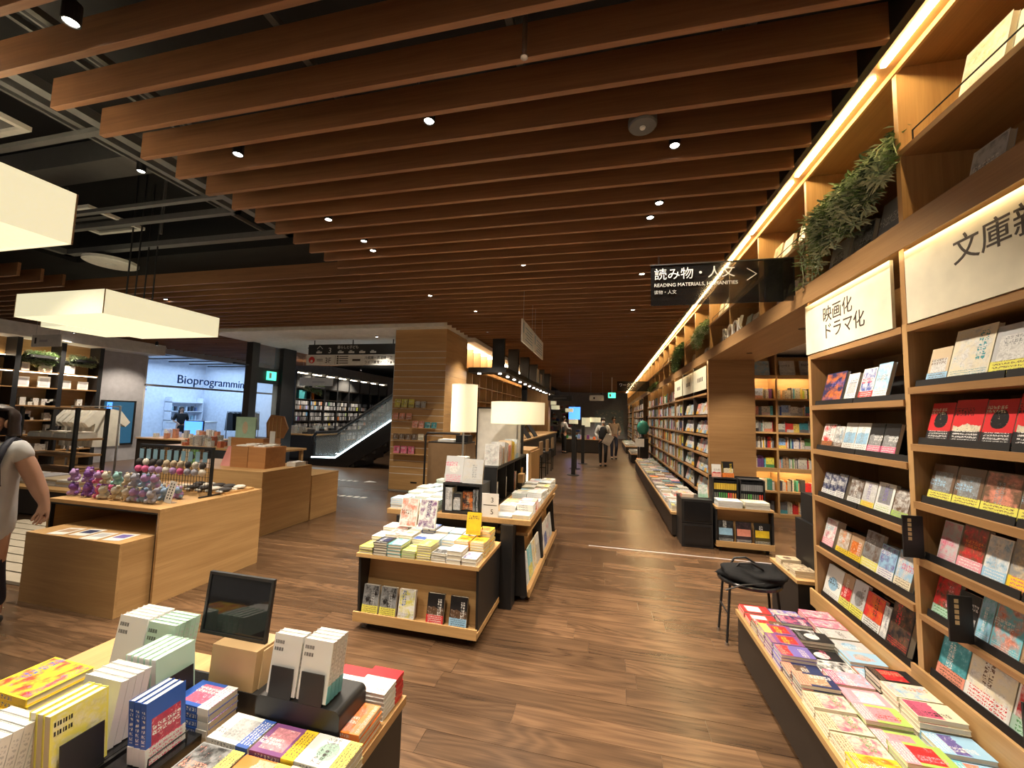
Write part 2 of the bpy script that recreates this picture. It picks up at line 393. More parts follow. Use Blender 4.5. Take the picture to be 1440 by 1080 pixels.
# ================================================================== the setting
floor = struct('floor', B(-19, 4.4, -1.5, 34, -.08, -.003), 'far_planks', label='dark brown oak plank floor of the bookshop hall')
plank_me = {}
for L in (.9, 1.05, 1.2, 1.35, 1.5, 1.8):
    mb = MB(); a, h = L / 2 - .0010, .0741
    mb.box(-a, a, -h, h, -.012, 0)
    me = bpy.data.meshes.new('plank'); me.from_pydata(mb.v, [], mb.f); me.materials.append(MATS['plank_wood']); plank_me[L] = me
y = 1.20; n_pl = 0
while y < 7.6:
    x = -5.0 - random.random() * 1.2
    while x < 2.3 and n_pl < 300:
        L = random.choice(list(plank_me)); o = bpy.data.objects.new('plank', plank_me[L]); COL.objects.link(o)
        o.parent = floor; o.location = (x + L / 2, y, random.uniform(-.0006, .0004)); x += L; n_pl += 1
    y += .15
# ceiling: dark slab with a raised black void over the left tables, wooden slats below
mb = MB()
mb.box(-14.2, 4.4, 4.45, 34, 3.84, 3.95); mb.box(-3.30, 4.4, -1.5, 4.45, 3.84, 3.95); mb.box(-14.2, -8.25, -1.5, 4.45, 3.84, 3.95)
mb.box(-8.25, -3.30, -1.5, 4.45, 4.62, 4.70); mb.box(-8.33, -8.25, -1.5, 4.45, 3.95, 4.62); mb.box(-3.30, -3.22, -1.5, 4.45, 3.95, 4.62); mb.box(-8.25, -3.30, 4.45, 4.53, 3.95, 4.62)
ceiling = struct('ceiling', mb, 'void_black', label='black ceiling slab with a raised void above wooden slats')
slat_me = {}
def slat(x0, x1, y):
    k = round(x1 - x0, 2)
    if k not in slat_me:
        L = (x1 - x0) / 2; me = bpy.data.meshes.new('slat')
        mb = MB(); mb.prism([(-.017, .0015), (-.0155, 0), (.0155, 0), (.017, .0015), (.017, .19), (-.017, .19)], 0, -L, L)
        me.from_pydata(mb.v, [], mb.f); me.materials.append(MATS['slat_wood']); slat_me[k] = me
    o = bpy.data.objects.new('slat', slat_me[k]); COL.objects.link(o); o.parent = ceiling; o.location = ((x0 + x1) / 2, y, 3.40)
SP = .2447
for k in range(-8, 112):
    y = 1.605 + SP * k
    if y < 4.40:
        slat(-3.33, 1.27, y)
        if y > 2.6: slat(-13.5, -8.2, y)
    elif y < 7.35: slat(-3.33, 1.27, y); slat(-13.5, -3.335, y)
    else:
        slat(-3.15, 1.27, y)
        if y < 14: slat(-13.5, -9.3, y)
# hanger rails above the slats
mb = MB()
for x in (-2.9, -1.7, -.5, .7): mb.box(x - .02, x + .02, -.4, 29, 3.60, 3.64)
for x in (-3.0, -1.2, .6):
    for y in (1.0, 2.2, 3.4): mb.box(x - .008, x + .008, y - .008, y + .008, 3.64, 3.84)
mb.build('hanger_rail', 'frame_grey', ceiling)
struct('wall_left', B(-13.8, -13.6, -1.5, 6.0, 0, 3.84).box(-13.8, -13.6, 7.95, 9.2, 0, 3.84).box(-13.8, -13.6, 15.2, 34, 0, 3.84).box(-13.8, -13.6, 9.2, 15.2, 3.25, 3.84), 'grey_wall', label='grey left wall of the hall with a screen')
struct('wall_right', B(4.2, 4.4, -1.5, 34, 0, 3.84), 'white_paint', label='white wall behind the right bookcases')
struct('wall_back', B(-19, 4.4, 33.6, 33.8, 0, 3.84), 'grey_wall', label='grey wall at the far end of the aisle')
struct('trim_1', B(-9.25, -3.2, 7.42, 13.4, 3.36, 3.50), 'soffit_paint', label='pale soffit above the escalator opening')
struct('trim_2', B(-13.6, -12.9, 5.6, 9.2, 3.10, 3.40), 'soffit_paint', label='pale soffit above the gift shelves at far left')
struct('trim_3', B(2.15, 4.2, -1.5, 8.4, 2.86, 2.95), 'white_paint', label='white ceiling of the side room behind the passage')
struct('trim_4', B(-3.6, -3.0, 8.8, 15.5, 3.30, 3.40), 'soffit_paint', label='pale soffit above the lattice bookcase')
# black void fittings: rectangular truss with vents
def truss():
    t = thing('ceiling_truss', 'black rectangular service frame hanging in the ceiling void over the pendants', 'truss', (-5.4, 2.0, 3.75))
    # two nested rings of channel
    for nm, (x0, x1, y0, y1), w, z in (('outer_channel', (-7.6, -3.75, -.6, 4.02), .09, 3.72), ('inner_channel', (-7.2, -4.15, -.3, 3.62), .06, 3.84)):
        for a in ((x0, x1, y1 - w, y1), (x0, x1, y0, y0 + w), (x0, x0 + w, y0, y1), (x1 - w, x1, y0, y1)):
            B(*a, z, z + .07).build(nm, 'frame_grey', t)
    for y in (.8, 2.2, 3.2): B(-7.5, -3.85, y, y + .05, 3.80, 3.84).build('cross_bar', 'frame_grey', t)
    for x in (-7.4, -5.6, -3.95):
        for y in (.2, 3.8): B(x - .012, x + .012, y - .012, y + .012, 3.8, 4.62).build('hanger_rod', 'frame_grey', t)
    for x in (-4.5, -3.6, -3.48): B(x - .015, x + .015, -1.4, 4.4, 3.96, 4.0).build('conduit', 'frame_grey', t)
    B(-6.6, -4.0, 1.2, 1.55, 4.2, 4.45).build('duct', 'frame_grey', t); B(-7.8, -3.4, 3.0, 3.3, 4.25, 4.5).build('duct', 'frame_grey', t)
truss()
def vent(x, y, z, lab):
    t = thing('ceiling_vent', lab, 'ceiling vent', (x, y, z))
    for a in ((x - .40, x + .40, y - .30, y - .25), (x - .40, x + .40, y + .25, y + .30), (x - .40, x - .35, y - .25, y + .25), (x + .35, x + .40, y - .25, y + .25)):
        B(*a, z, z + .04).build('frame', 'soffit_paint', t)
    B(x - .35, x + .35, y - .25, y + .25, z + .03, z + .05).build('grille', 'frame_grey', t)
    for i in range(4): B(x - .35, x + .35, y - .2 + i * .1, y - .17 + i * .1, z + .005, z + .03).build('louvre', 'dark_metal', t)
vent(-6.35, 3.55, 3.9, 'pale framed air vent in the void above the double pendant')
vent(-5.2, 1.9, 3.9, 'pale framed air vent in the void nearest the camera')
def disc(x, y, z, lab, r=.12, m='frame_grey', name='ceiling_speaker', cat='speaker'):
    t = thing(name, lab, cat, (x, y, z))
    MB().lathe((x, y, z), [(r * .92, 0), (r, .01), (r, .05), (r * .6, .07)], 24).build('housing', m, t, smooth=False)
    MB().lathe((x, y, z - .012), [(r * .16, 0), (r * .2, .006), (r * .2, .012)], 12).build('lens', 'paper', t)
    return t
disc(.20, 2.43, 3.385, 'round grey emergency light between slats above the aisle', .085)
disc(-7.0, 4.15, 3.62, 'large round pale disc beside the double pendant rods', .30, 'soffit_paint')
def sprinkler(x, y, lab):
    t = thing('sprinkler_head', lab, 'sprinkler', (x, y, 3.32))
    MB().lathe((x, y, 3.30), [(.006, 0), (.018, .004), (.018, .01), (.007, .014), (.009, .03), (.012, .04), (.012, .055)], 12).build('nozzle', 'steel', t)
    MB().tube([(x, y, 3.355), (x, y, 3.60)], .012).build('pipe', 'steel', t)
sprinkler(-.397, 1.615 + .12, 'metal sprinkler head hanging near the top of the frame')
sprinkler(.55, 4.55, 'small metal sprinkler head among slats before the hanging aisle sign')
# ------------------------------------------------------------------ ceiling spotlights
def spot(x, y, lab, w=1.0, tilt=(0, 0), z=3.425, ang=92, lit=True):
    t = thing('ceiling_spotlight', lab, 'spotlight', (x, y, z), 'spotlights between the ceiling slats')
    MB().lathe((x, y, z), [(.030, 0), (.036, 0), (.036, .10), (.012, .11), (.012, .15)], 16, closed=False).build('housing', 'black', t)
    MB().lathe((x, y, z + .006), [(.029, 0), (.029, .004)], 16).build('lens', 'lens', t)
    if lit:
        d = bpy.data.lights.new('spot_lamp', 'SPOT'); d.energy = SPOT_W * w; d.color = (1, .86, .68); d.spot_size = math.radians(ang); d.spot_blend = .6; d.shadow_soft_size = .05
        o = bpy.data.objects.new('spot_lamp', d); COL.objects.link(o); o.parent = t; o.location = (0, 0, -.012)
        o.rotation_euler = (math.radians(tilt[0]), math.radians(tilt[1]), 0)
SPR = [(.427, 2.70), (.419, 3.44), (.371, 3.66), (.42, 5.2), (.42, 6.9), (.42, 9.1), (.42, 11.5), (.42, 14.6), (.42, 18.5), (.42, 21), (.42, 24), (.42, 27.5)]
for i, (x, y) in enumerate(SPR):
    spot(x, round((y - 1.605) / SP - .5) * SP + 1.605 + SP / 2, '%s ceiling spotlight counting away along the right bookcases' % ORD[i + 1], (.75 if i < 2 else .4 if i == 2 else 1.0), (0, -14))
SPL = [(-2.526, 1.24), (-2.611, 2.16), (-2.616, 3.16), (-2.556, 3.66), (-2.602, 3.90), (-2.69, 5.6), (-2.27, 6.72), (-2.57, 8.3), (-1.2, 10.4), (-1.2, 13.2), (-1.2, 17.5), (-1.2, 20.5), (-1.2, 23), (-1.2, 27), (-.4, 31.6)]  # some past the far island are added to brighten the dim aisle end
for i, (x, y) in enumerate(SPL):
    spot(x, round((y - 1.605) / SP - .5) * SP + 1.605 + SP / 2, '%s ceiling spotlight counting away over the middle displays' % ORD[i + 1], .8 if i not in (3,) else .5, (0, -16 if i < 6 else 0))
spot(-4.37, 5.78, 'ceiling spotlight in the slats just behind the black void', 1.0)
for i, (x, y, w) in enumerate(((-4.1, 1.0, 1.1), (-4.3, 2.7, 1.2), (-5.6, 2.3, .9))):
    spot(x, y, 'black spotlight in the ceiling void, %s from the camera' % ORD[i + 1], w, z=3.80)
for i, (x, y, w) in enumerate(((-7.4, 5.2, .8), (-10.8, 6.6, .8), (-11, 9.2, .6))): spot(x, y, '%s spotlight from the void in the left slat ceiling' % ORD[i + 1], w)
spot(-1.1, 2.18, 'ceiling spotlight above the near end of the rolling gondola', .9)
spot(-.9, .75, 'ceiling spotlight above the foreground book table', .9)
spot(.45, .75, 'ceiling spotlight above the near right book table', .40, (0, -14))
spot(-1.0, 4.62, 'ceiling spotlight above the far gondola table', .9)
# ================================================================== right side: near bookcase
XS = 1.50
def sign_panel(parent, y0, y1, lines, size, z0=2.125, z1=2.50, ytext=None, lh=.13):
    p = B(XS - .012, XS + .004, y0, y1, z0, z1).build('header_panel', 'cream_panel', parent)
    for i, s in enumerate(lines):
        text('lettering', s, size, 'brown_ink', p, (XS - .0125, (ytext or y1 - .1), z1 - .175 - i * lh), (0, -1, 0), (0, 0, 1), .0008, off=.0004)
plain('brown_ink', (.035, .022, .013), .6); plain('white_ink', (.75, .75, .73), .5); plain('gold_ink', (.55, .42, .22), .4)
ROWS1 = [1.74, 1.42, 1.085, .725]; ROWS2 = [1.80, 1.517, 1.235, .965]
def tray(parent, y0, y1, z):
    n = max(1, round((y1 - y0) / .46)); w = (y1 - y0) / n
    for i in range(n):
        a, b = y0 + i * w + .004, y0 + (i + 1) * w - .004
        MB().prism([(XS + .010, z), (XS + .016, z + .034), (XS + .020, z + .034), (XS + .016, z + .006), (XS + .16, z + .006), (XS + .18, z + .16), (XS + .186, z + .16), (XS + .17, z)], 1, a, b).build('display_tray', 'black', parent)
def bookcase():
    t = thing('bookcase', 'tall oak bookcase with lit white header signs at the right edge', 'bookcase', (XS + .2, 2.45, 0))
    XB = 1.90
    for y in (.45, 1.45, 2.45, 3.45):
        B(XS, XB, y - .018, y + .018, 0, 2.527).build('upright', 'shelf_oak_z', t)
        B(XS - .003, XS + .001, y - .018, y + .018, 0, 2.13).build('edge_strip', 'oak_z', t)
    B(XB, XB + .02, .45, 3.45, 0, 2.527).build('back_panel', 'shelf_oak_y', t)
    B(XS, XB, .47, 3.43, 0, .30).build('plinth', 'shelf_oak_y', t)
    for y0, y1, rows in ((2.468, 3.432, ROWS1), (1.468, 2.432, ROWS2), (.468, 1.432, ROWS2)):
        for z in rows: B(XS - .012, XB, y0, y1, z - .034, z).build('shelf', 'shelf_oak_y', t); tray(t, y0 + .01, y1 - .01, z)
        B(XS - .006, XB, y0, y1, 2.085, 2.122).build('shelf', 'shelf_oak_y', t)
        # bottom ledge with a raised front lip
        zb = .385 if y0 > 2 else .43
        B(XS - .03, XB, y0 - .018, y1 + .018, .30, zb).build('ledge', 'shelf_oak_y', t); B(XS - .045, XS - .03, y0 - .018, y1 + .018, .30, zb + .03).build('lip', 'oak_y', t)
        tray(t, y0 + .01, y1 - .01, zb)
    sign_panel(t, 2.52, 3.47, ['映画化', 'ドラマ化'], .118, ytext=3.22, lh=.12)
    sign_panel(t, 1.49, 2.41, ['文庫新刊'], .135, ytext=2.12)
    sign_panel(t, .49, 1.41, [], .19)
    return t
CASE = bookcase()
TILT = math.radians(14)
def RSH(tilt=TILT): return basis((0, -1, 0), (math.sin(tilt), 0, math.cos(tilt)))
def face_row(z, y_hi, items, where, gap=.006, tilt=TILT, grp=None, x0=XS + .022):
    """face-out books leaning on a shelf; items: (colours, w, h, t, band, seed)"""
    y = y_hi; R = RSH(tilt)
    for i, it in enumerate(items):
        c, w, h, th, band, sd = (list(it) + [None] * 6)[:6]
        if c is None: y -= w; continue
        nz = Vector((-math.cos(tilt), 0, math.sin(tilt))); up = Vector((math.sin(tilt), 0, math.cos(tilt)))
        base = Vector((x0, y - w / 2, z + .010 + .003))
        ce = base + up * (h / 2) - nz * (th / 2) + Vector((0, 0, math.sin(tilt) * th))
        bd = None
        if band: q = band.split('/'); bd = (PAL[q[0]], PAL[q[1]])
        a = c.split('/')
        lab = '%s and %s book, %s from left, %s' % (cn(a[0]), cn(a[1]), ORD[i + 1], where)
        book('book', lab, ce, (w, h, th), R, cols(c), bd, sd, .75, grp)
        y -= w + gap
G1 = 'face-out books on the near right bookcase'
face_row(ROWS1[0], 3.36, [('navy/orange/violet', .25, .215, .02, None, 3.), (None, .03), ('white/lgrey/navy', .115, .185, .02, 'white/navy', 5.), (None, .03), ('white/blue/red', .13, .20, .02, 'red/white', 7.), ('sky/white/grey', .12, .215, .02, 'white/grey', 9.)], 'top shelf under drama sign', grp=G1)
face_row(ROWS1[1], 3.39, [('white/red/black', .15, .175, .02, 'brown/orange', 11.), ('white/grey/sky', .105, .16, .02, 'brown/white', 13.), ('white/sky/grey', .125, .185, .02, 'white/brown', 15.), ('white/sky/grey', .125, .185, .02, 'white/brown', 15.), ('black/grey/white', .12, .185, .02, 'rose/white', 17.), ('black/grey/white', .12, .185, .02, 'rose/white', 17.)], 'second shelf under drama sign', grp=G1)
face_row(ROWS1[2], 3.40, [('navy/lgrey/white', .085, .165, .015, 'white/navy', 21.), ('navy/lgrey/white', .085, .165, .015, 'white/navy', 21.), ('navy/lgrey/white', .10, .165, .06, 'white/navy', 21.), (None, .03), ('brown/lgrey/white', .135, .165, .02, 'white/grey', 23.), ('lgrey/white/violet', .12, .165, .02, 'lemon/orange', 25.), ('white/grey/violet', .14, .18, .02, 'white/lime', 27.), ('brown/white/grey', .12, .165, .02, 'lime/grey', 29.)], 'third shelf under drama sign', grp=G1)
face_row(ROWS1[3], 3.41, [('white/pink/cyan', .135, .19, .05, 'pink/white', 31.), (None, .03), ('tan/white/orange', .13, .165, .02, 'yellow/brown', 33.), ('tan/orange/white', .13, .175, .02, 'yellow/brown', 35.), ('grey/brown/lgrey', .15, .23, .02, 'lemon/white', 37.), ('sky/violet/white', .13, .18, .06, 'white/violet', 39.), ('sky/white/rose', .12, .20, .02, 'cream/brown', 41.)], 'fourth shelf under drama sign', grp=G1)
face_row(.388, 3.42, [('white/sky/black', .19, .21, .02, None, 43.), ('tan/red/white', .11, .215, .02, 'lemon/navy', 45.), ('lgrey/grey/brown', .13, .22, .02, 'lemon/black', 47.), ('red/orange/black', .155, .20, .02, 'white/black', 49.), ('white/lgrey/navy', .05, .18, .03, None, 51.), ('black/brown/red', .16, .25, .03, None, 53.)], 'lowest ledge under drama sign', grp=G1)
face_row(ROWS2[0], 2.37, [('sand/white/brown', .12, .17, .02, 'sky/brown', 55.), ('cream/white/teal', .20, .235, .02, None, 57.), ('lgrey/white/grey', .15, .21, .02, 'lemon/brown', 59.), ('white/sky/navy', .14, .20, .02, None, 61.), ('tan/cream/brown', .14, .20, .02, None, 62.)], 'top shelf under paperback sign', grp=G1)
face_row(ROWS2[1], 2.39, [('red/black/cream', .13, .19, .02, 'black/white', 63.), ('red/cream/black', .15, .20, .02, 'black/white', 64.), ('red/black/cream', .13, .195, .02, 'black/white', 63.), ('red/cream/black', .20, .215, .02, 'black/white', 64.), ('lgrey/white/yellow', .13, .20, .02, None, 66.)], 'second shelf under paperback sign', grp=G1)
face_row(ROWS2[2], 2.40, [('brown/grey/sky', .135, .18, .02, 'lemon/brown', 70.), ('brown/grey/sky', .135, .18, .02, 'lemon/brown', 70.), ('brown/coral/grey', .155, .18, .02, 'lemon/brown', 71.), ('brown/grey/sky', .135, .18, .02, 'lemon/brown', 70.), ('brown/grey/sky', .135, .18, .02, 'lemon/brown', 70.), ('grey/white/brown', .13, .18, .02, None, 72.)], 'third shelf under paperback sign', grp=G1)
face_row(ROWS2[3], 2.36, [('lgrey/pink/rose', .10, .19, .02, None, 80.), ('brown/red/orange', .12, .20, .02, 'pink/white', 81.), ('white/sky/lgrey', .10, .185, .03, 'sky/white', 82.), ('grey/sand/white', .14, .205, .02, 'yellow/rose', 83.), ('grey/black/white', .13, .20, .02, 'coral/orange', 84.), ('white/red/sky', .11, .19, .04, None, 85.), ('teal/white/black', .12, .19, .02, None, 86.)], 'fourth shelf under paperback sign', grp=G1)
face_row(.695 - .262 + .0, 2.40, [('teal/cyan/white', .145, .205, .02, 'coral/brown', 90.), ('cream/white/brown', .20, .215, .03, 'white/red', 91.), ('white/red/green', .19, .22, .03, 'mint/green', 93.), ('cream/green/brown', .15, .20, .02, None, 94.), ('sky/white/navy', .13, .20, .02, None, 95.)], 'lowest ledge under paperback sign', grp=G1)
# extra board of the near bay, between fourth shelf and ledge
B(XS - .012, 1.90, 1.468, 2.432, .676, .70).build('shelf', 'shelf_oak_y', CASE); tray(CASE, 1.478, 2.422, .70)
face_row(.70, 2.41, [('red/brown/pink', .12, .185, .02, 'mint/green', 100.), ('black/grey/white', .10, .165, .03, None, 101.), ('sky/cyan/white', .06, .19, .02, None, 102.), ('cyan/coral/white', .12, .19, .02, None, 103.), ('tan/sand/brown', .13, .205, .02, None, 104.), ('navy/lgrey/white', .13, .18, .02, 'yellow/navy', 105.), ('sky/blue/white', .12, .19, .02, None, 106.)], 'fifth shelf under paperback sign', grp=G1)
def divider(y, z, h, lab, x=XS - .075, w=.083):
    t = thing('category_divider', lab, 'shelf divider', (x, y, z), 'black category plates standing between books')
    B(x, x + w, y - .004, y + .004, z, z + h).build('plate', 'black', t)
    mb = MB()
    for k in range(5): mb.box(x + .02, x + .035, y - .0048, y - .004, z + h - .03 - k * .022, z + h - .014 - k * .022)
    mb.build('lettering', 'gold_ink', t)
divider(2.412, ROWS2[3] + .002, .20, 'black category plate sticking out beside shelf upright, fourth shelf')
divider(1.70, ROWS2[3] + .002, .18, 'black category plate near frame edge on fourth shelf')
divider(2.16, .702, .19, 'black category plate on fifth shelf beside blue books')
divider(1.86, .432, .22, 'black category plate on lowest ledge beside red book')
# ------------------------------------------------------------------ upper cabinet running down the aisle
YA, YZ = .44, 30.44
def upper_cabinet():
    t = thing('upper_cabinet', 'long oak upper cabinet with strip lights running above the right bookcases', 'cabinet', (XS + .3, 3.4, 2.5))
    B(XS - .05, 2.22, YA, YZ, 2.53, 2.60).build('base_board', 'shelf_oak_y', t); B(XS - .058, XS - .05, YA, YZ, 2.498, 2.635).build('ledge_strip', 'shelf_oak_y', t)
    B(1.86, 1.88, YA, YZ, 2.60, 3.56).build('back_panel', 'shelf_oak_y', t)
    B(1.34, 1.88, YA, YZ, 3.525, 3.56).build('top_board', 'shelf_oak_y', t); B(1.30, 1.34, YA, YZ, 3.46, 3.62).build('valance', 'black_brown', t)
    B(XS - .008, XS + .008, YA, YZ, 3.495, 3.525).build('top_lip', 'oak_y', t)
    k = 0
    while YA + k <= YZ + .01:
        y = YA + k; B(XS, 1.86, y - .016, y + .016, 2.60, 3.525).build('upright', 'oak_z', t)
        if y < YZ - .5:
            B(XS - .002, 1.86, y + .016, y + .984, 3.025, 3.055).build('shelf', 'shelf_oak_y', t)
            B(1.412, 1.436, y + .03, y + .95, 3.512, 3.526).build('strip_light', 'led', t)
        if y < 12:
            for z, n in ((3.055, 1), (2.60, 2)):
                mb = MB()
                for q in range(n):
                    a, b = y + .06 + q * .48, y + .06 + (.86 if n == 1 else .40) + q * .48
                    mb.tube([(XS + .02, a, z), (XS + .02, a, z + .07), (XS + .02, b, z + .07), (XS + .02, b, z)], .004, 6)
                mb.build('guard_rail', 'black', t)
        k += 1
    # strip behind the ledge that washes the headers
    for y0, y1 in ((.47, 3.44), (6.62, 10.4), (10.45, 15.5), (18.1, 23.9), (25, 30)):
        B(XS - .0495, XS - .045, y0, y1, 2.504, 2.526).build('strip_light', 'led_header', t)
    return t
UPPER = upper_cabinet()
def upper_books():
    dark = ['grey/black/lgrey', 'lgrey/grey/white', 'black/sand/grey', 'grey/lgrey/brown', 'sand/grey/brown', 'lgrey/sand/black']
    lit = ['cream/sand/white', 'lgrey/cream/tan', 'mint/white/lgrey', 'cream/white/sand', 'sand/white/brown']
    sets = {1: [(3.055, [(.50, 'lgrey/sand/cream', .22, .27), (.12, 'mint/white/lgrey', .34, .22)]), (2.60, [(.54, 'lgrey/grey/white', .17, .24), (.10, 'black/sand/grey', .36, .33)])],
            2: [(2.60, [(.66, 'lgrey/grey/white', .23, .30), (.40, 'grey/black/lgrey', .22, .29), (.10, 'grey/lgrey/white', .24, .33)])],
            3: [(3.055, [(.70, 'cream/sand/brown', .18, .25), (.46, 'lgrey/cream/tan', .18, .23), (.12, 'cream/white/tan', .20, .22)]), (2.60, [(.66, 'lgrey/sand/white', .16, .24), (.40, 'cream/lgrey/sand', .20, .26), (.12, 'sand/lgrey/white', .20, .24)])]}
    tilt = math.radians(12); R = RSH(tilt); up = Vector((math.sin(tilt), 0, math.cos(tilt))); nz = Vector((-math.cos(tilt), 0, math.sin(tilt)))
    for k in range(1, 12):
        bay = 'directly over the near bookcase' if k == 1 else None
        spec = sets.get(k)
        if spec is None:
            spec = []
            for z in (3.055, 2.60):
                if k in (6, 8) and z > 3: continue
                its = []; o = .08
                while o < .74 and random.random() < .93:
                    w = random.uniform(.15, .21); its.append((o, random.choice(lit if z > 3 else dark + lit), w, random.uniform(.2, .27))); o += w + random.uniform(.03, .1)
                spec.append((z, its))
        for z, its in spec:
            for i, (off, c, w, h) in enumerate(its):
                y = YA + k + off + w / 2; a = c.split('/')
                base = Vector((XS + .06, y, z + .003)); th = .025
                ce = base + up * (h / 2) - nz * (th / 2) + Vector((0, 0, math.sin(tilt) * th))
                lab = '%s display book, %s from right on %s shelf, %s bay of upper cabinet' % (cn(a[0]), ORD[i + 1], 'upper' if z > 3 else 'lower', ORD[k])
                book('display_book', lab, ce, (w, h, th), R, cols(c), None, None, .8, 'display books in the upper cabinet')
upper_books()
# hanging succulents and ivies in the upper cabinet
def trailing_plant(name, lab, x, y0, y1, z, drop, n, mats, leaf=.035, seed=1):
    rnd = random.Random(seed); t = thing(name, lab, 'plant', (x + .12, (y0 + y1) / 2, z))
    B(x + .06, x + .20, y0 + .05, y1 - .05, z, z + .06).build('planter', 'black', t)
    stems = MB(); lv = [MB() for _ in mats]
    for i in range(n):
        u = rnd.random(); y = y0 + (y1 - y0) * u
        d = drop * (.25 + .75 * (u if drop > 0 else 1)) * rnd.uniform(.4, 1.0); out = rnd.uniform(.02, .10)
        pts = [Vector((x + .12, y, z + .06))]
        pts.append(Vector((x + rnd.uniform(-.02, .06), y + rnd.uniform(-.03, .03), z + rnd.uniform(.08, .18))))
        pts.append(Vector((x - out, y + rnd.uniform(-.05, .05), z + rnd.uniform(.0, .08))))
        m = 5
        for j in range(1, m + 1): pts.append(Vector((x - out - rnd.uniform(0, .03), pts[2].y + rnd.uniform(-.03, .05), z - d * j / m)))
        stems.tube([tuple(p) for p in pts], .003, 4)
        L = lv[rnd.randrange(len(lv))]
        for j in range(1, len(pts)):
            for q in range(8):
                f = rnd.random(); p = pts[j - 1].lerp(pts[j], f)
                a = rnd.uniform(0, 6.28); e = rnd.uniform(-.7, .5); dr = Vector((math.cos(a) * math.cos(e), math.sin(a) * math.cos(e), math.sin(e)))
                sd = dr.cross(Vector((0, 0, 1))).normalized() * leaf * .17; ln = leaf * rnd.uniform(.7, 1.5); b = len(L.v); mid = p + dr * ln * .55 + Vector((0, 0, .006))
                L.v += [tuple(p), tuple(mid + sd), tuple(p + dr * ln), tuple(mid - sd)]; L.f.append((b, b + 1, b + 2, b + 3)); L.c.append(None)
    stems.build('stem', mats[0], t)
    for L, m in zip(lv, mats):
        if L.f: tag(L.build('foliage', m, t), kind='stuff')
    return t
trailing_plant('trailing_succulent', 'pale green trailing succulent hanging from the upper cabinet near the aisle sign', XS + .03, YA + 2.05, YA + 2.85, 3.055, .46, 90, ['leaf_pale', 'leaf_pale', 'leaf_dark', 'leaf'], .055, 3)
trailing_plant('trailing_ivy', 'green ivy spilling over the upper cabinet above the white letters', XS + .03, YA + 6.1, YA + 6.8, 3.055, .34, 40, ['leaf', 'leaf_pale'], .05, 5)
trailing_plant('trailing_ivy', 'dense green ivy hanging halfway along the upper cabinet', XS + .03, YA + 8.1, YA + 9.0, 3.055, .55, 60, ['leaf', 'leaf_dark', 'leaf'], .06, 6)
trailing_plant('trailing_ivy', 'dark green ivy lying on the far ledge of the upper cabinet', XS + .0, YA + 12.1, YA + 13.6, 2.62, .12, 60, ['leaf_dark', 'leaf'], .06, 7)
# block letters standing on the ledge over the passage
t = thing('block_letters', 'white block letters reading BOOK on the ledge over the passage', 'letters', (1.47, 5.25, 2.60))
for i, ch in enumerate('BOOK'):
    text('letter', ch, .29, 'paper', t, (1.478, 5.66 - i * .205, 2.602), (0, -1, 0), (0, 0, 1), .012)
# projecting smoked aisle sign
def aisle_sign():
    y = 3.52; t = thing('aisle_sign', 'smoked acrylic aisle sign with white lettering and arrow projecting over the aisle', 'sign', (1.45, y, 2.62))
    B(.36, 1.36, y - .006, y + .006, 2.565, 2.915).build('panel', 'smoked_acrylic', t)
    f = MB(); f.box(.355, 1.441, y - .009, y + .009, 2.912, 2.922); f.box(1.432, 1.441, y - .009, y + .009, 2.61, 2.915); f.build('bracket', 'black', t)
    B(1.23, 1.43, y - .012, y + .012, 2.57, 2.912).build('mount_plate', 'smoked_acrylic', t)
    text('lettering', '読み物・人文', .105, 'white_ink', t, (.385, y - .008, 2.795), (1, 0, 0), (0, 0, 1), .001)
    text('lettering', 'READING MATERIALS, HUMANITIES', .041, 'white_ink', t, (.385, y - .008, 2.725), (1, 0, 0), (0, 0, 1), .001)
    text('lettering', '读物・人文', .036, 'white_ink', t, (.385, y - .008, 2.665), (1, 0, 0), (0, 0, 1), .001)
    MB().tube([(1.10, y - .009, 2.85), (1.17, y - .009, 2.80), (1.10, y - .009, 2.75)], .004, 6).build('arrow', 'white_ink', t)
aisle_sign()
# ================================================================== near low table of books
RT = basis((0, -1, 0), (1, 0, 0))          # lying, foot of the cover toward the aisle
RF = basis((1, 0, 0), (0, 1, 0))           # lying, foot of the cover toward the camera
def stack(name, x, y, z, n, size, R, c, where, band=None, seed=None, grp=None, jit=.004, white=False, pic=.6, cat='book'):
    w, h, t = size
    if seed is None: _seed[0] += 1.618; seed = _seed[0]
    a = c.split('/')[0]
    bd = None
    if band: q = band.split('/'); bd = (PAL[q[0]], PAL[q[1]])
    for k in range(n):
        Rm = R @ Matrix.Rotation(random.uniform(-.02, .02), 4, 'Z')
        pos = 'top of' if k == n - 1 else '%s from top of' % ORD[n - k]
        book(name, '%s %s, %s %s' % (cn(a), name.replace('_', ' '), pos, where), (x + random.uniform(-jit, jit), y + random.uniform(-jit, jit), z + t * (k + .5) + .0004 * k), (w, h, t * .97), Rm, cols(c), bd, seed, pic, grp, white, cat)
def low_table(name, lab, x0, x1, y0, y1, z):
    t = thing(name, lab, 'display table', ((x0 + x1) / 2, (y0 + y1) / 2, 0))
    B(x0, x1, y0, y1, z - .03, z).build('top', 'oak_y', t)
    B(x0 + .012, x1 - .01, y0 + .01, y1 - .01, .03, z - .03).build('body', 'black_brown', t)
    B(x0 + .05, x1 - .03, y0 + .04, y1 - .04, 0, .03).build('plinth', 'black', t)
    return t
low_table('low_display_table', 'long low dark display table covered with books at the lower right', .885, 1.448, .3, 3.18, .31)
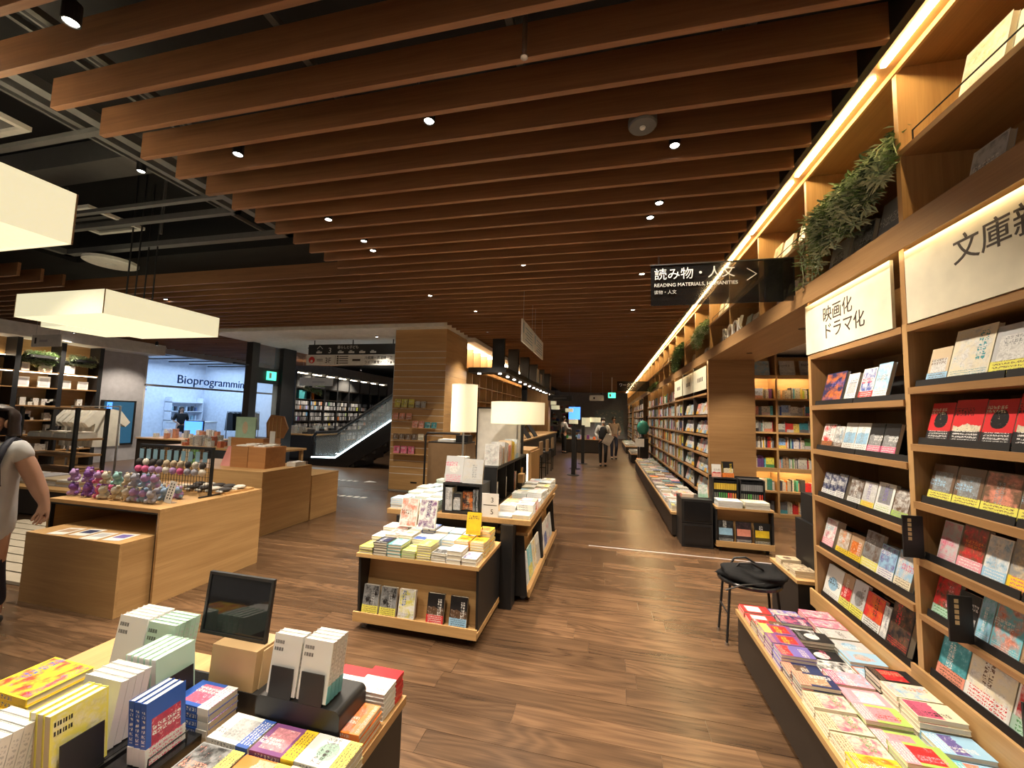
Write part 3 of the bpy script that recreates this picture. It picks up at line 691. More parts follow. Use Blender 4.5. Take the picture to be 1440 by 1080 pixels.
COLS_A = [
 ['red/white/brown', 'red/white/brown', 'brown/red/white', 'purple/red/yellow', 'purple/red/yellow', 'violet/red/cream', 'navy/brown/white', 'navy/tan/white', 'cream/rose/green', 'cream/rose/green', 'cream/rose/green', 'yellow/orange/white', 'yellow/white/orange', 'orange/cream/red', 'sand/white/navy'],
 ['violet/cream/red', 'navy/rose/white', 'white/navy/black', 'black/white/lgrey', 'black/white/rose', 'white/black/grey', 'pink/sky/white', 'pink/white/sky', 'lime/pink/red', 'lime/pink/red', 'lime/red/pink', 'lemon/red/green', 'navy/violet/yellow', 'rose/yellow/pink', 'teal/white/navy'],
 ['rose/white/navy', 'rose/white/violet', 'lgrey/white/black', 'lgrey/sky/white', 'sky/lgrey/coral', 'coral/sky/white', 'black/red/tan', 'cream/sky/orange', 'cream/rose/black', 'sky/violet/white', 'sky/coral/white', 'sky/white/red', 'blue/sky/white', 'violet/white/navy', 'sky/white/blue']]
WA = 'near right low table'
xs = [(.985, .165), (1.165, .17), (1.348, .172)]
for ci, ((cx, h), L) in enumerate(zip(xs, COLS_A)):
    y = 3.172
    for ri, c in enumerate(L):
        w = .118 if ci else .114
        n = random.choice((2, 3, 3, 4)); th = random.choice((.013, .016, .018))
        if ci == 0 and ri in (3, 4, 5): n, th = 5, .016
        if ci == 2 and ri in (6, 7, 8): n, th = 5, .02
        if ri >= 12: n = min(n, 2)
        bandz = {(0, 3): 'lemon/purple', (1, 8): 'pink/white', (1, 9): 'pink/white', (1, 10): 'pink/white', (0, 8): 'sand/brown', (0, 9): 'sand/brown', (0, 10): 'sand/brown', (2, 11): 'red/white', (1, 12): 'rose/white', (1, 11): 'red/white', (2, 9): 'sky/white', (2, 10): 'cyan/white', (1, 6): 'rose/white', (0, 6): 'coral/brown', (0, 7): 'coral/brown'}.get((ci, ri))
        stack('comic_book', cx, y - w / 2, .31, n, (w - .005, h, th), RT, c, '%s pile, %s column, %s' % (ORD[ri + 1], ('aisle', 'middle', 'inner')[ci], WA), bandz, 200 + ci * 40 + (ri if ri not in (1, 4, 9, 10) else ri - (ri == 1) - (ri == 4) - (ri == 9) - 2 * (ri == 10)), 'comics in piles on the near right low table', pic=.85)
        y -= w + .002
# ------------------------------------------------------------------ stool with a black bag
def stool():
    cx, cy = 1.045, 3.415
    t = thing('stool', 'black round folding stool standing at the end of the low book table', 'stool', (cx, cy, 0))
    MB().lathe((cx, cy, .425), [(.205, 0), (.212, .004), (.212, .020), (.20, .026), (.19, .018)], 32).build('seat', 'black_gloss', t)
    for dx, dy in ((-.17, -.10), (-.17, .10), (.17, -.10), (.17, .10)):
        MB().tube([(cx + dx * .9, cy + dy * .9, .425), (cx + dx * 1.08, cy + dy * 1.08, .012)], .009).build('leg', 'black', t)
        MB().lathe((cx + dx * 1.08, cy + dy * 1.08, 0), [(.012, 0), (.012, .018)], 10).build('foot', 'steel', t)
    MB().tube([(cx - .175, cy - .10, .22), (cx - .175, cy + .10, .22)], .006).build('stretcher', 'black', t)
    b = thing('tote_bag', 'black cloth bag lying slumped on the round stool', 'bag', (cx, cy, .455))
    mb = MB(); rn = random.Random(4); seg, rg = 26, 10; n0 = 0
    for i in range(rg + 1):
        ph = math.pi / 2 * i / rg
        for k in range(seg):
            a = 2 * math.pi * k / seg; r = math.cos(ph) ** .6
            q = 1 + .10 * math.sin(3 * a + i) + .06 * math.sin(7 * a)
            mb.v.append((cx + .02 + .225 * r * q * math.cos(a), cy + .165 * r * q * math.sin(a), .453 + .085 * math.sin(ph) * (1 + .25 * math.sin(2 * a + 1))))
    for i in range(rg):
        for k in range(seg): q = i * seg; mb.f.append((q + k, q + (k + 1) % seg, q + seg + (k + 1) % seg, q + seg + k)); mb.c.append(None)
    mb.f.append(tuple(range(seg))[::-1]); mb.c.append(None)
    mb.build('body', plain('bag_cloth', (.012, .012, .013), .9, spec=.2), b, smooth=True)
    for s in (-1, 1):
        MB().tube([(cx - .12, cy + .05 * s, .50), (cx - .08, cy + .06 * s, .565), (cx + .0, cy + .065 * s, .575), (cx + .08, cy + .05 * s, .53)], .008, 6).build('handle', 'black', b, smooth=True)
    MB().tube([(cx + .05, cy - .16, .47), (cx - .1, cy - .19, .458), (cx - .2, cy - .16, .40)], .006, 6).build('strap', 'black', b)
stool()
# ------------------------------------------------------------------ small cabinet and black box in the passage
t = thing('side_cabinet', 'small dark cabinet with oak top tucked behind the near bookcase', 'cabinet', (1.62, 3.82, 0))
B(1.42, 1.86, 3.55, 4.05, 0, .40).build('body', 'black', t); B(1.41, 1.87, 3.54, 4.06, .40, .425).build('top', 'oak_y', t)
for i in range(3): stack('paperback', 1.50, 3.66 + i * .13, .425, 3 - i % 2, (.11, .15, .016), RT, 'sand/brown/cream', '%s pile on the small cabinet in the passage' % ORD[i + 1], grp='paperbacks on the small passage cabinet')
t = thing('black_display_box', 'black rounded display box on the small cabinet in the passage', 'display box', (1.72, 3.82, .425))
B(1.60, 1.84, 3.62, 4.02, .425, .80).build('box', 'black', t); B(1.63, 1.82, 3.66, 3.98, .80, 1.02).build('slipcase', 'black', t)
# ------------------------------------------------------------------ far bookcases along the aisle
def spine_col():
    r = random.random()
    if r < .42: v = random.uniform(.45, .72); return (v, v * random.uniform(.94, 1), v * random.uniform(.82, 1))
    if r < .56: v = random.uniform(.02, .2); return (v, v, v * 1.1)
    return tuple(min(.8, c * random.uniform(.7, 1.2)) for c in PAL[random.choice(['red', 'orange', 'yellow', 'lemon', 'green', 'teal', 'cyan', 'blue', 'sky', 'purple', 'pink', 'tan', 'coral', 'cream', 'sky', 'navy'])])
def spines(mb, ax, a0, a1, front, back_dir, z, hmax, wmin=.012, wmax=.03, fill=.93):
    """upright books in a row along axis ax (0 or 1); front coordinate on the other axis"""
    a = a0; n = 0
    while a < a1:
        if random.random() > fill: a += random.uniform(.03, .10); continue
        run = random.choice((1, 1, 1, 2, 4)); c = spine_col(); w0 = random.uniform(wmin, wmax); h = random.uniform(.68, .97) * hmax
        face = random.random() < .13
        if face: run, w0 = 1, random.uniform(.10, .14)
        for _ in range(run):
            if a + w0 > a1: break
            f = front + back_dir * random.uniform(0, .015); d = f + back_dir * (.02 if face else .12)
            lo, hi = min(f, d), max(f, d)
            if ax == 1: mb.box(lo, hi, a, a + w0 - .0015, z, z + h, c)
            else: mb.box(a, a + w0 - .0015, lo, hi, z, z + h, c)
            if face:
                c2 = spine_col(); e = front - back_dir * .001
                if ax == 1: mb.box(min(e, f), max(e, f), a, a + w0 - .0015, z, z + h * .3, c2)
                else: mb.box(a, a + w0 - .0015, min(e, f), max(e, f), z, z + h * .3, c2)
            a += w0; n += 1
        if a > a1 - wmin: break
    return n
ROWSB = [2.04, 1.70, 1.39, 1.09, .79, .47]
def far_case(lab, y0, nb, bw, rows, headers, endpanel=False, stuff=True, first_stuff=0, near_name=''):
    y1 = y0 + nb * bw; XB = 1.86
    t = thing('bookcase', lab, 'bookcase', (XS + .2, (y0 + y1) / 2, 0))
    if endpanel: B(XS, 2.13, y0 - .07, y0 - .018, 0, 2.527).build('end_panel', 'shelf_oak_x', t)
    for k in range(nb + 1): B(XS, XB, y0 + k * bw - .014, y0 + k * bw + .014, 0, 2.527).build('upright', 'black_brown' if k in (1, 2) else 'shelf_oak_z', t)
    B(XB, XB + .02, y0, y1, 0, 2.527).build('back_panel', 'shelf_oak_y', t)
    for k in range(nb):
        a, b = y0 + k * bw + .014, y0 + (k + 1) * bw - .014
        for z in rows: B(XS - .012, XB, a, b, z - .03, z).build('shelf', 'shelf_oak_y', t)
        if k < headers:
            p = B(XS - .01, XS + .004, a + .02, b - .02, 2.10, 2.46).build('header_panel', 'cream_panel', t)
            mb = MB()
            for q in range(4): mb.box(XS - .0108, XS - .01, a + .25 + q * .10, a + .31 + q * .10, 2.24, 2.31)
            mb.build('lettering', 'brown_ink', p)
    return t
far_case('tall oak bookcase beyond the passage with a broad wooden end panel', 6.62, 9, 1.0, ROWSB, 3, True)
far_case('second oak bookcase down the aisle behind the green lamp', 17.6, 6, 1.0, ROWSB, 0, True)
far_case('farthest oak bookcase on the right of the aisle', 25.2, 5, 1.0, ROWSB, 0, True)
# first two bays face-out, as separate books
PALX = ['white/sky/navy', 'white/lgrey/rose', 'sky/white/blue', 'white/red/black', 'cream/green/brown', 'lgrey/white/navy', 'white/yellow/navy', 'violet/white/sky', 'white/teal/black', 'coral/white/brown', 'black/white/lgrey', 'sky/cream/white']
for bay in (0, 1):
    for ri, z in enumerate(ROWSB[1:]):
        items = []; wsum = .05
        while wsum < .84:
            w = random.uniform(.12, .16); items.append((random.choice(PALX), w, random.uniform(.18, .22), .02, random.choice((None, 'white/grey', 'yellow/red', 'sky/navy')), None)); wsum += w + .006
        face_row(z, 6.62 + bay + .97, items, '%s shelf, %s bay past the passage' % (ORD[ri + 1], ORD[bay + 1]), grp='face-out books just past the passage', x0=XS + .03)
mb = MB()
for (y0, nb, k0) in ((6.62, 9, 2), (17.6, 6, 0), (25.2, 5, 0)):
    for k in range(k0, nb):
        a, b = y0 + k + .03, y0 + k + .97
        for ri, z in enumerate(ROWSB):
            if ri == 0 and y0 < 7 and k < 3: continue
            spines(mb, 1, a, b, XS + .02, 1, z + .001, .25)
        spines(mb, 1, a, b, XS + .02, 1, .05, .33)
tag(mb.build('packed_books', 'mixed_spines'), 'mixed upright books filling the bookcases far down the aisle', 'books', kind='stuff')
# far low table with book piles
low_table('low_display_table', 'long low dark table of books beyond the passage, along the aisle', .885, 1.44, 6.03, 13.2, .335)
low_table('low_display_table', 'short low dark book table behind the long one down the aisle', .885, 1.44, 15.4, 17.2, .335)
low_table('low_display_table', 'last low dark book table at the far end of the right aisle', .885, 1.44, 19.5, 24, .335)
WB = 'far right low table'
y = 6.10; r = 0
LT = ['white/navy/grey', 'cream/sky/white', 'sky/white/navy', 'white/lemon/green', 'white/red/cream', 'teal/white/lgrey', 'white/lgrey/coral', 'red/white/cream', 'lgrey/white/sky', 'cream/orange/white']
while r < 12:
    for ci, cx in enumerate((.985, 1.155, 1.33)):
        stack('paperback', cx, y + .06, .335, random.choice((3, 4, 5)), (.115, .158, .02), RT, LT[(r * 2 + ci * 3) % len(LT)], '%s pile, %s column, %s' % (ORD[r + 1], ('aisle', 'middle', 'inner')[ci], WB), random.choice((None, 'white/red', 'lemon/navy')), None, 'paperbacks piled on the far right low table', white=random.random() < .5)
    y += .122; r += 1
mb = MB()
for (ya, yb) in ((7.6, 13.15), (15.45, 17.15), (19.6, 23.9)):
    y = ya
    while y < yb - .12:
        for cx in (.985, 1.155, 1.33):
            n = random.randint(2, 5); z = .335
            for k in range(n):
                cc = (.66, .62, .52); mb.box(cx - .078 + random.uniform(-.004, .004), cx + .078, y + .004, y + .118, z, z + .014, cc); z += .014
                mb.box(cx - .08, cx + .08, y + .002, y + .12, z, z + .004, spine_col()); z += .004
        y += .124
tag(mb.build('piled_books', 'mixed_spines'), 'rows of piled paperbacks covering the far part of the right low tables', 'books', kind='stuff')
# black cubes beside the rolling cart
for i, z in enumerate((0.004, .305)):
    t = thing('black_cube', ('lower' if i == 0 else 'upper') + ' black display cube stacked beside the rolling magazine cart', 'display box', (1.14, 5.84, z))
    B(.955, 1.325, 5.63, 6.02, z, z + .295).build('shell', 'black', t); B(.985, 1.295, 5.622, 5.63, z + .03, z + .265).build('front_panel', 'black_gloss', t)
stack('paperback', 1.05, 5.80, .601, 2, (.15, .105, .02), RF, 'coral/white/brown', 'low pile on the black cubes', grp='paperbacks on the black cubes')
book('paperback', 'pale green and white paperback standing on the black cubes', (1.245, 5.80, .601 + .085), (.115, .165, .02), basis((1, 0, 0), (0, .18, 1)), cols('white/mint/lgrey'), (PAL['mint'], PAL['green']))
# rolling cart
def cart():
    x0, x1, y0, y1 = 1.35, 2.0, 5.58, 6.02
    t = thing('rolling_cart', 'oak rolling cart with three black magazines before the wooden end panel', 'cart', ((x0 + x1) / 2, (y0 + y1) / 2, 0))
    B(x0, x0 + .02, y0 + .02, y1, .07, .51).build('side_panel', 'black', t); B(x1 - .02, x1, y0 + .02, y1, .07, .51).build('side_panel', 'black', t)
    B(x0, x1, y0, y1, .51, .535).build('top', 'oak_x', t)
    MB().prism([(y0 + .10, .10), (y0 + .14, .51), (y0 + .16, .51), (y0 + .12, .10)], 0, x0 + .02, x1 - .02).build('front_panel', 'oak_x', t)
    B(x0, x1, y0, y1, .055, .10).build('base', 'oak_x', t); B(x0, x1, y0, y0 + .015, .10, .125).build('lip', 'oak_x', t)
    for x in (x0 + .06, x1 - .06):
        for y in (y0 + .07, y1 - .06):
            MB().lathe((x - .012, y, .027), [(.026, 0), (.026, .024)], 14, axis=0).build('caster', 'black', t)
    R = basis((1, 0, 0), (0, .10, 1)); 
    for i, (c, nm) in enumerate((('black/lgrey/white', 'blue-grey'), ('black/pink/white', 'pink'), ('black/yellow/white', 'yellow'))):
        o = book('magazine', 'black magazine with %s picture square on the rolling cart ledge' % nm, (x0 + .12 + i * .205, y0 + .055, .102 + .132), (.175, .26, .012), R, cols(c), None, 400 + i, .05, 'magazines on the cart ledge', cat='magazine')
        M = o.matrix_world
        s = MB(); s.box(-.44, .44, -.16, .16, .5, .53); q = bpy.data.meshes.new('picture_square'); q.from_pydata(s.v, [], s.f); q.materials.append(plain('square_' + nm, PAL[('sky', 'coral', 'yellow')[i]], .4))
        po = bpy.data.objects.new('picture_square', q); COL.objects.link(po); po.parent = o
cart()
for i in range(2): stack('magazine', 1.52 + i * .30, 5.69, .535, 5, (.28, .21, .016), RF, ('white/lgrey/sky', 'cream/white/green')[i], '%s wide pile on the cart top' % ('left', 'right')[i], None, 410 + i, 'magazines piled on the cart top', white=True, cat='magazine')
def boxed_set(x0, x1, lab, cl):
    t = thing('boxed_book_set', lab, 'book set', ((x0 + x1) / 2, 5.92, .535))
    mb = MB(); mb.box(x0, x1, 6.0, 6.02, .535, .88); mb.box(x0, x0 + .012, 5.80, 6.0, .535, .86); mb.box(x1 - .012, x1, 5.80, 6.0, .535, .86); mb.box(x0, x1, 5.80, 6.0, .535, .56); mb.box(x0, x1, 5.84, 6.0, .85, .862); mb.build('case', 'black', t)
    n = 10; w = (x1 - x0 - .03) / n
    for i in range(n):
        a = x0 + .015 + i * w
        s = B(a, a + w - .003, 5.815, 5.99, .562, .835).build('volume', 'black_gloss', t)
        m = MB(); m.box(a, a + w - .003, 5.812, 5.815, .72, .80); m.build('title_band', cl[0], s)
        m = MB(); m.box(a + .004, a + w - .007, 5.812, 5.815, .60, .68); m.build('colour_band', cl[1 + (i * (len(cl) - 1)) // n], s)
plain('band_gold', (.55, .36, .04), .4); plain('band_green', (.06, .25, .05), .4); plain('band_red', (.55, .05, .03), .4); plain('band_orange', (.6, .2, .03), .4); plain('band_dim', (.10, .10, .08), .4); plain('band_smoke', (.16, .16, .17), .4)
boxed_set(1.37, 1.67, 'black boxed book set with gold bands on the rolling cart', ['band_gold', 'band_dim', 'band_green', 'band_green', 'band_red', 'band_orange'])
boxed_set(1.69, 1.98, 'black boxed book set with dim grey spines on the rolling cart', ['band_smoke', 'band_dim', 'band_green', 'band_dim', 'band_red'])
book('paperback', 'white and orange paperback standing on the gold banded box set', (1.435, 5.90, .866 + .085), (.11, .165, .02), basis((1, 0, 0), (0, .15, 1)), cols('white/red/brown'), (PAL['coral'], PAL['white']))
book('paperback', 'dark paperback with yellow lines standing on the gold banded box set', (1.575, 5.91, .866 + .105), (.13, .205, .05), basis((1, .12, 0), (0, .12, 1)), cols('black/cream/yellow'), (PAL['orange'], PAL['brown']))
# ------------------------------------------------------------------ lit bookcase in the side room
def room_case():
    yf = 7.84; zs = [2.44, 2.03, 1.74, 1.45, 1.17, .83, .44, .06]; xs = [2.255, 2.885, 3.62, 4.18]
    t = thing('bookcase', 'glowing oak bookcase with shelf lights in the side room', 'bookcase', (3.1, yf + .15, 0))
    for x in xs: B(x - .016, x + .016, yf, yf + .32, 0, 2.80).build('upright', 'oak_z', t)
    B(2.24, 4.19, yf + .32, yf + .34, 0, 2.80).build('back_panel', 'oak_x', t)
    B(2.24, 4.19, yf - .01, yf + .32, 0, .03).build('plinth', 'oak_x', t)
    for i in range(3):
        for z in zs: B(xs[i] + .016, xs[i + 1] - .016, yf - .01, yf + .32, z - .03, z).build('shelf', 'oak_x', t)
        for z in (2.41, .80): B(xs[i] + .016, xs[i + 1] - .016, yf - .01, yf - .004, z - .035, z).build('fascia', 'oak_x', t); B(xs[i] + .03, xs[i + 1] - .03, yf - .004, yf + .001, z - .028, z - .004).build('strip_light', 'led', t)
    mb = MB()
    for i in range(3):
        for k, z in enumerate(zs[1:]): spines(mb, 0, xs[i] + .03, xs[i + 1] - .03, yf + .07, 1, z + .001, .21, .012, .026, .97)
    tag(mb.build('packed_books', 'mixed_spines'), 'bright upright books filling the lit bookcase in the side room', 'books', kind='stuff')
    R = basis((1, 0, 0), (0, .2, 1))
    for i, (x, c) in enumerate(((2.42, 'sky/lgrey/white'), (2.70, 'sky/white/grey'), (3.10, 'lgrey/white/black'), (3.42, 'grey/lgrey/black'))):
        book('display_book', 'display book, %s from left on top of the side room bookcase' % ORD[i + 1], (x, yf + .12, 2.44 + .14), (.24, .26, .02), R, cols(c), group='display books on the side room bookcase')
room_case()
for i, (x, y) in enumerate(((2.9, 5.2), (2.9, 6.9))): spot(x, y, '%s downlight in the side room ceiling' % ('near', 'far')[i], .8, z=2.84)
for i, (x, y) in enumerate(((1.86, 4.4), (1.86, 5.9))): spot(x, y, '%s small downlight under the cabinet over the passage' % ('near', 'far')[i], .22, z=2.525, ang=110)
def end_things():
    t = thing('table_lamp', 'green shaded lamp on a dark stand beside the far bookcase', 'lamp', (1.36, 14.4, 0))
    B(1.06, 1.38, 14.2, 14.6, 0, .98).build('stand', 'black', t)
    MB().lathe((1.22, 14.4, .98), [(.10, 0), (.10, .02), (.03, .04), (.03, .12)], 16).build('base', 'dark_metal', t)
    MB().lathe((1.22, 14.4, 1.10), [(.12, 0), (.19, .14), (.20, .28), (.12, .42), (.05, .46)], 20).build('shade', plain('green_shade', (.05, .30, .24), .2), t, smooth=True)
    t = thing('floor_sign', 'small white notice board before the green lamp', 'sign', (1.12, 13.7, 0))
    B(.92, 1.20, 13.68, 13.70, .72, .98).build('board', 'paper', t); MB().tube([(1.06, 13.71, 0.0), (1.06, 13.71, .8)], .012).build('post', 'steel', t); MB().lathe((1.06, 13.71, 0), [(.1, 0), (.1, .012)], 16).build('base', 'dark_metal', t)
    B(1.62, 1.84, 17.50, 17.515, 1.3, 1.75).build('notice', 'black', thing('wall_notice', 'black notice with orange lettering on a wooden end panel far down the aisle', 'sign', (1.73, 17.5, 1.3)))
end_things()
# ================================================================== gondola in the middle
WG = 'low rolling gondola'
def gondola_low():
    x0, x1, y0, y1, zt = -1.80, -.855, 2.765, 3.345, .545
    t = thing('rolling_gondola', 'low oak and black rolling gondola piled with paperbacks in the middle', 'display unit', ((x0 + x1) / 2, (y0 + y1) / 2, 0))
    B(x0 - .01, x1 + .005, y0 - .02, y1, zt - .026, zt).build('top', 'oak_x', t)
    for a in (x0, x1 - .018): MB().prism([(y0 + .02, .07), (y0, .52), (y1, .52), (y1, .07)], 0, a, a + .018).build('side_panel', 'black', t)
    MB().prism([(y0 + .09, .10), (y0 + .14, .519), (y0 + .16, .519), (y0 + .11, .10)], 0, x0 + .018, x1 - .018).build('front_panel', 'oak_x', t)
    B(x0 - .01, x1 + .005, y0 - .02, y1, .06, .10).build('base', 'oak_x', t); B(x0 - .01, x1 + .005, y0 - .025, y0 - .012, .06, .128).build('lip', 'oak_x', t)
    for x in (x0 + .07, x1 - .07):
        for y in (y0 + .07, y1 - .06):
            MB().lathe((x - .012, y, .027), [(.026, 0), (.026, .024)], 14, axis=0).build('caster', 'steel', t)
gondola_low()
R = basis((1, 0, 0), (0, .14, 1))
for i, (x, c, b, s, d) in enumerate(((-1.70, 'grey/black/lgrey', 'lemon/brown', 430., 'grey paperback with yellow band, far left of the gondola ledge'), (-1.555, 'grey/black/lgrey', 'lemon/brown', 430., 'grey paperback with yellow band, second on the gondola ledge'),
        (-1.405, 'white/lemon/blue', None, 432., 'white paperback with yellow splash and blue figure on the gondola ledge'), (-1.18, 'black/brown/white', 'red/white', 433., 'black paperback with red band on the gondola ledge'), (-1.005, 'black/brown/white', 'sky/navy', 433., 'black paperback with light blue band on the gondola ledge'))):
    book('paperback', d, (x, 2.805, .102 + .105), (.128, .195, .022), R, cols(c), (PAL[b.split('/')[0]], PAL[b.split('/')[1]]) if b else None, s, .8, 'paperbacks facing out on the gondola ledge')
ROWG = [  # colours, count, thickness, band ; front row first, left to right
 [('lemon/green/cream', 3, .017), ('black/navy/white', 5, .018), ('teal/white/sky', 4, .022), ('lime/lemon/white', 4, .014), ('lemon/yellow/white', 6, .017), ('white/black/lgrey', 4, .016), ('white/violet/lgrey', 3, .03), ('white/violet/navy', 2, .025)],
 [('white/lgrey/brown', 4, .02), ('white/red/brown', 6, .017), ('cream/coral/white', 6, .018), ('white/blue/navy', 5, .018), ('lgrey/white/sky', 5, .02), ('sky/white/grey', 5, .021), ('yellow/orange/black', 6, .018), ('yellow/orange/black', 6, .018)],
 [('white/lgrey/navy', 6, .018), ('white/brown/red', 6, .018), ('white/sky/lgrey', 6, .018), ('blue/white/sky', 7, .018), ('white/sky/lgrey', 6, .019), ('sky/white/cyan', 6, .019), ('white/lgrey/sky', 6, .018), ('yellow/orange/black', 8, .018)]]
for ri, row in enumerate(ROWG):
    for i, (c, n, th) in enumerate(row):
        stack('paperback', -1.738 + i * .1165, 2.825 + ri * .163, .545, n, (.108, .15, th), RF, c, '%s pile, %s row of low gondola' % (ORD[i + 1], ('front', 'middle', 'back')[ri]), 'orange/white' if c.startswith('yellow') else None, 450 + ri * 17 + (i if not c.startswith('yellow') else 7) * 1.3, 'paperbacks piled on the low gondola')
# face-out comics on a wire easel, and a standing yellow book
ztop = .545 + 6 * .0184 + .004
def easel(x, y, z, w, lab):
    t = thing('book_easel', lab, 'book stand', (x, y, z)); mb = MB()
    for s in (-1, 1): mb.tube([(x + s * w, y - .035, z + .012), (x + s * w, y - .03, z + .004), (x + s * w, y + .03, z + .004), (x + s * w, y + .075, z + .004), (x + s * w, y + .028, z + .10)], .003, 6)
    mb.build('wire_frame', 'black', t); MB().tube([(x - w, y + .028, z + .10), (x + w, y + .028, z + .10)], .003, 6).build('cross_wire', 'black', t)
R2 = basis((1, -.08, 0), (.0, .22, 1))
easel(-1.47, 3.10, ztop, .09, 'wire easel holding two comics at the back of the gondola')
for i, (x, c) in enumerate(((-1.565, 'white/coral/brown'), (-1.40, 'white/purple/navy'))):
    book('comic_book', ('white comic with orange brown picture' if i == 0 else 'white comic with dark purple picture') + ' on the wire easel', (x, 3.085, ztop + .014 + .115), (.155, .225, .014), R2, cols(c), None, 480 + i, 1.0, 'comics on the gondola easel')
easel(-.99, 3.075, .545 + 6 * .0184 + .004, .04, 'wire easel holding the yellow book on the gondola')
book('paperback', 'yellow paperback with orange top standing on the gondola', (-.995, 3.05, .545 + 6 * .0184 + .017 + .083), (.115, .165, .016), basis((1, .06, 0), (0, .2, 1)), cols('yellow/yellow/brown'), None, 483, .4)
# tall double-sided table behind
def gondola_table():
    t = thing('book_table', 'long oak book table on black columns behind the low gondola', 'table', (-1.28, 4.25, 0))
    B(-1.95, -.615, 3.40, 5.33, .680, .72).build('top', 'oak_y', t)
    B(-1.55, -.95, 3.6, 5.2, .02, .68).build('core', 'black', t)
    for (x0, x1, y0, y1) in ((-.86, -.755, 3.36, 3.50), (-1.83, -1.72, 3.36, 3.50)): B(x0, x1, y0, y1, 0, .68).build('column', 'black', t)
gondola_table()
def side_unit(y0, y1, lab, bl):
    t = thing('side_display_unit', lab, 'display unit', (-.74, (y0 + y1) / 2, 0))
    for a in (y0, y1 - .018): MB().prism([(-.94, .05), (-.65, .05), (-.69, .56), (-.94, .56)], 1, a, a + .018).build('side_panel', 'black', t)
    B(-.94, -.655, y0, y1, .56, .585).build('top', 'oak_y', t); B(-.94, -.63, y0 + .018, y1 - .018, .05, .085).build('base', 'oak_y', t); B(-.64, -.628, y0, y1, .05, .115).build('lip', 'oak_y', t)
    MB().prism([(-.76, .085), (-.745, .085), (-.79, .56), (-.805, .56)], 1, y0 + .018, y1 - .018).build('front_panel', 'oak_y', t)
    for y in (y0 + .08, y1 - .08): MB().lathe((-.70, y - .012, .025), [(.024, 0), (.024, .024)], 12, axis=1).build('caster', 'steel', t)
    R = basis((0, 1, 0), (-.12, 0, 1)); y = y0 + .13
    for i, c in enumerate(bl):
        book('magazine', '%s magazine, %s from the near end of the %s' % (cn(c.split('/')[0]), ORD[i + 1], lab.split(' facing')[0]), (-.695, y, .088 + .14), (.20, .275, .012), R, cols(c), None, None, .7, 'magazines leaning on the side units', cat='magazine'); y += .215
side_unit(3.52, 4.42, 'nearer low side unit facing the aisle under the book table', ['white/sky/lgrey', 'cyan/lemon/white', 'white/yellow/grey', 'white/lgrey/sand'])
side_unit(4.46, 5.46, 'farther low side unit facing the aisle under the book table', ['white/navy/sky', 'white/blue/lgrey', 'white/lgrey/rose', 'lgrey/white/sky'])
ZT = .7205
# aisle side piles
AC = ['cream/white/lgrey', 'white/lgrey/navy', 'pink/white/cream', 'white/sky/lgrey', 'white/cream/lgrey', 'lgrey/white/sky', 'white/coral/cream', 'cream/lemon/white', 'white/sky/navy', 'white/lgrey/mint', 'white/lemon/grey', 'sky/white/lgrey']
for ci, cx in enumerate((-.70, -.86)):
    for r in range(11):
        y = 3.50 + r * .165
        n = (2, 5, 5, 3, 6, 5, 4, 5, 6, 5, 5)[r] - (1 if ci else 0); th = .018
        stack('hardcover_book', cx, y, ZT, n, (.15, .148, th), basis((0, 1, 0), (-1, 0, 0)), AC[(r + ci * 5) % 12], '%s pile, %s row, book table aisle side' % (ORD[r + 1], ('outer', 'inner')[ci]), ('coral/white' if r == 2 else None), None, 'books piled on the aisle side of the book table', white=True)
for ci, cx in enumerate((-1.86, -1.70, -1.54)):
    for r in range(7):
        y = 3.50 + r * .17
        if abs(y - 4.50) < .18 and ci > 0: continue
        stack('hardcover_book', cx, y, ZT, (5, 4, 5, 6, 5, 4, 6)[(r + ci) % 7], (.145, .15, .018), RF, ['sky/white/lgrey', 'white/sky/teal', 'mint/white/lgrey', 'white/lgrey/navy'][(r + ci) % 4], '%s pile, %s row, book table left side' % (ORD[r + 1], ('outer', 'middle', 'inner')[ci]), None, None, 'books piled on the left side of the book table', white=True)
# black display box and long black rack
def black_box():
    x0, x1, y0, y1, z0, z1 = -1.425, -1.06, 3.43, 3.70, ZT, .985
    t = thing('display_box', 'open black display box with dark books at the near end of the book table', 'display box', ((x0 + x1) / 2, (y0 + y1) / 2, z0))
    for a in ((x0, x1, y0, y1, z0, z0 + .02), (x0, x1, y0, y1, z1 - .02, z1), (x0, x0 + .018, y0, y1, z0 + .02, z1 - .02), (x1 - .018, x1, y0, y1, z0 + .02, z1 - .02), (x0, x1, y1 - .012, y1, z0 + .02, z1 - .02)): B(*a).build('panel', 'black', t)
    zz = z0 + .021
    b = lambda d, x, w, h, c, th=.03, yy=3.50, s=None: book('hardcover_book', d, (x, yy, zz + h / 2 + .001), (w, h, th), basis((1, 0, 0), (0, 0, 1)), cols(c), None, s, .7)
    b('grey book with vertical white lettering at left inside the display box', x0 + .055, .065, .20, 'lgrey/grey/white', .12)
    b('dark and white book second from left inside the display box', x0 + .13, .07, .15, 'black/lgrey/white', .10)
    b('dark book with orange picture in the middle of the display box', x0 + .225, .11, .17, 'black/orange/sand', .03, s=506)
    for i in range(2): b('thin black book, %s at right inside the display box' % ORD[i + 1], x1 - .07 + i * .028, .024, .20, 'black/grey/lgrey', .12)
    R = basis((1, 0, 0), (0, .2, 1))
    book('hardcover_book', 'pale book with pink lettering standing on top of the display box', (x0 + .085, 3.49, z1 + .118), (.17, .23, .03), R, cols('lgrey/white/rose'), (PAL['lgrey'], PAL['rose']), 510, .5)
    book('hardcover_book', 'pale grey book with pink dot standing on top of the display box', (x1 - .095, 3.475, z1 + .108), (.185, .215, .03), R, cols('lgrey/sand/grey'), None, 511, .2)
black_box()
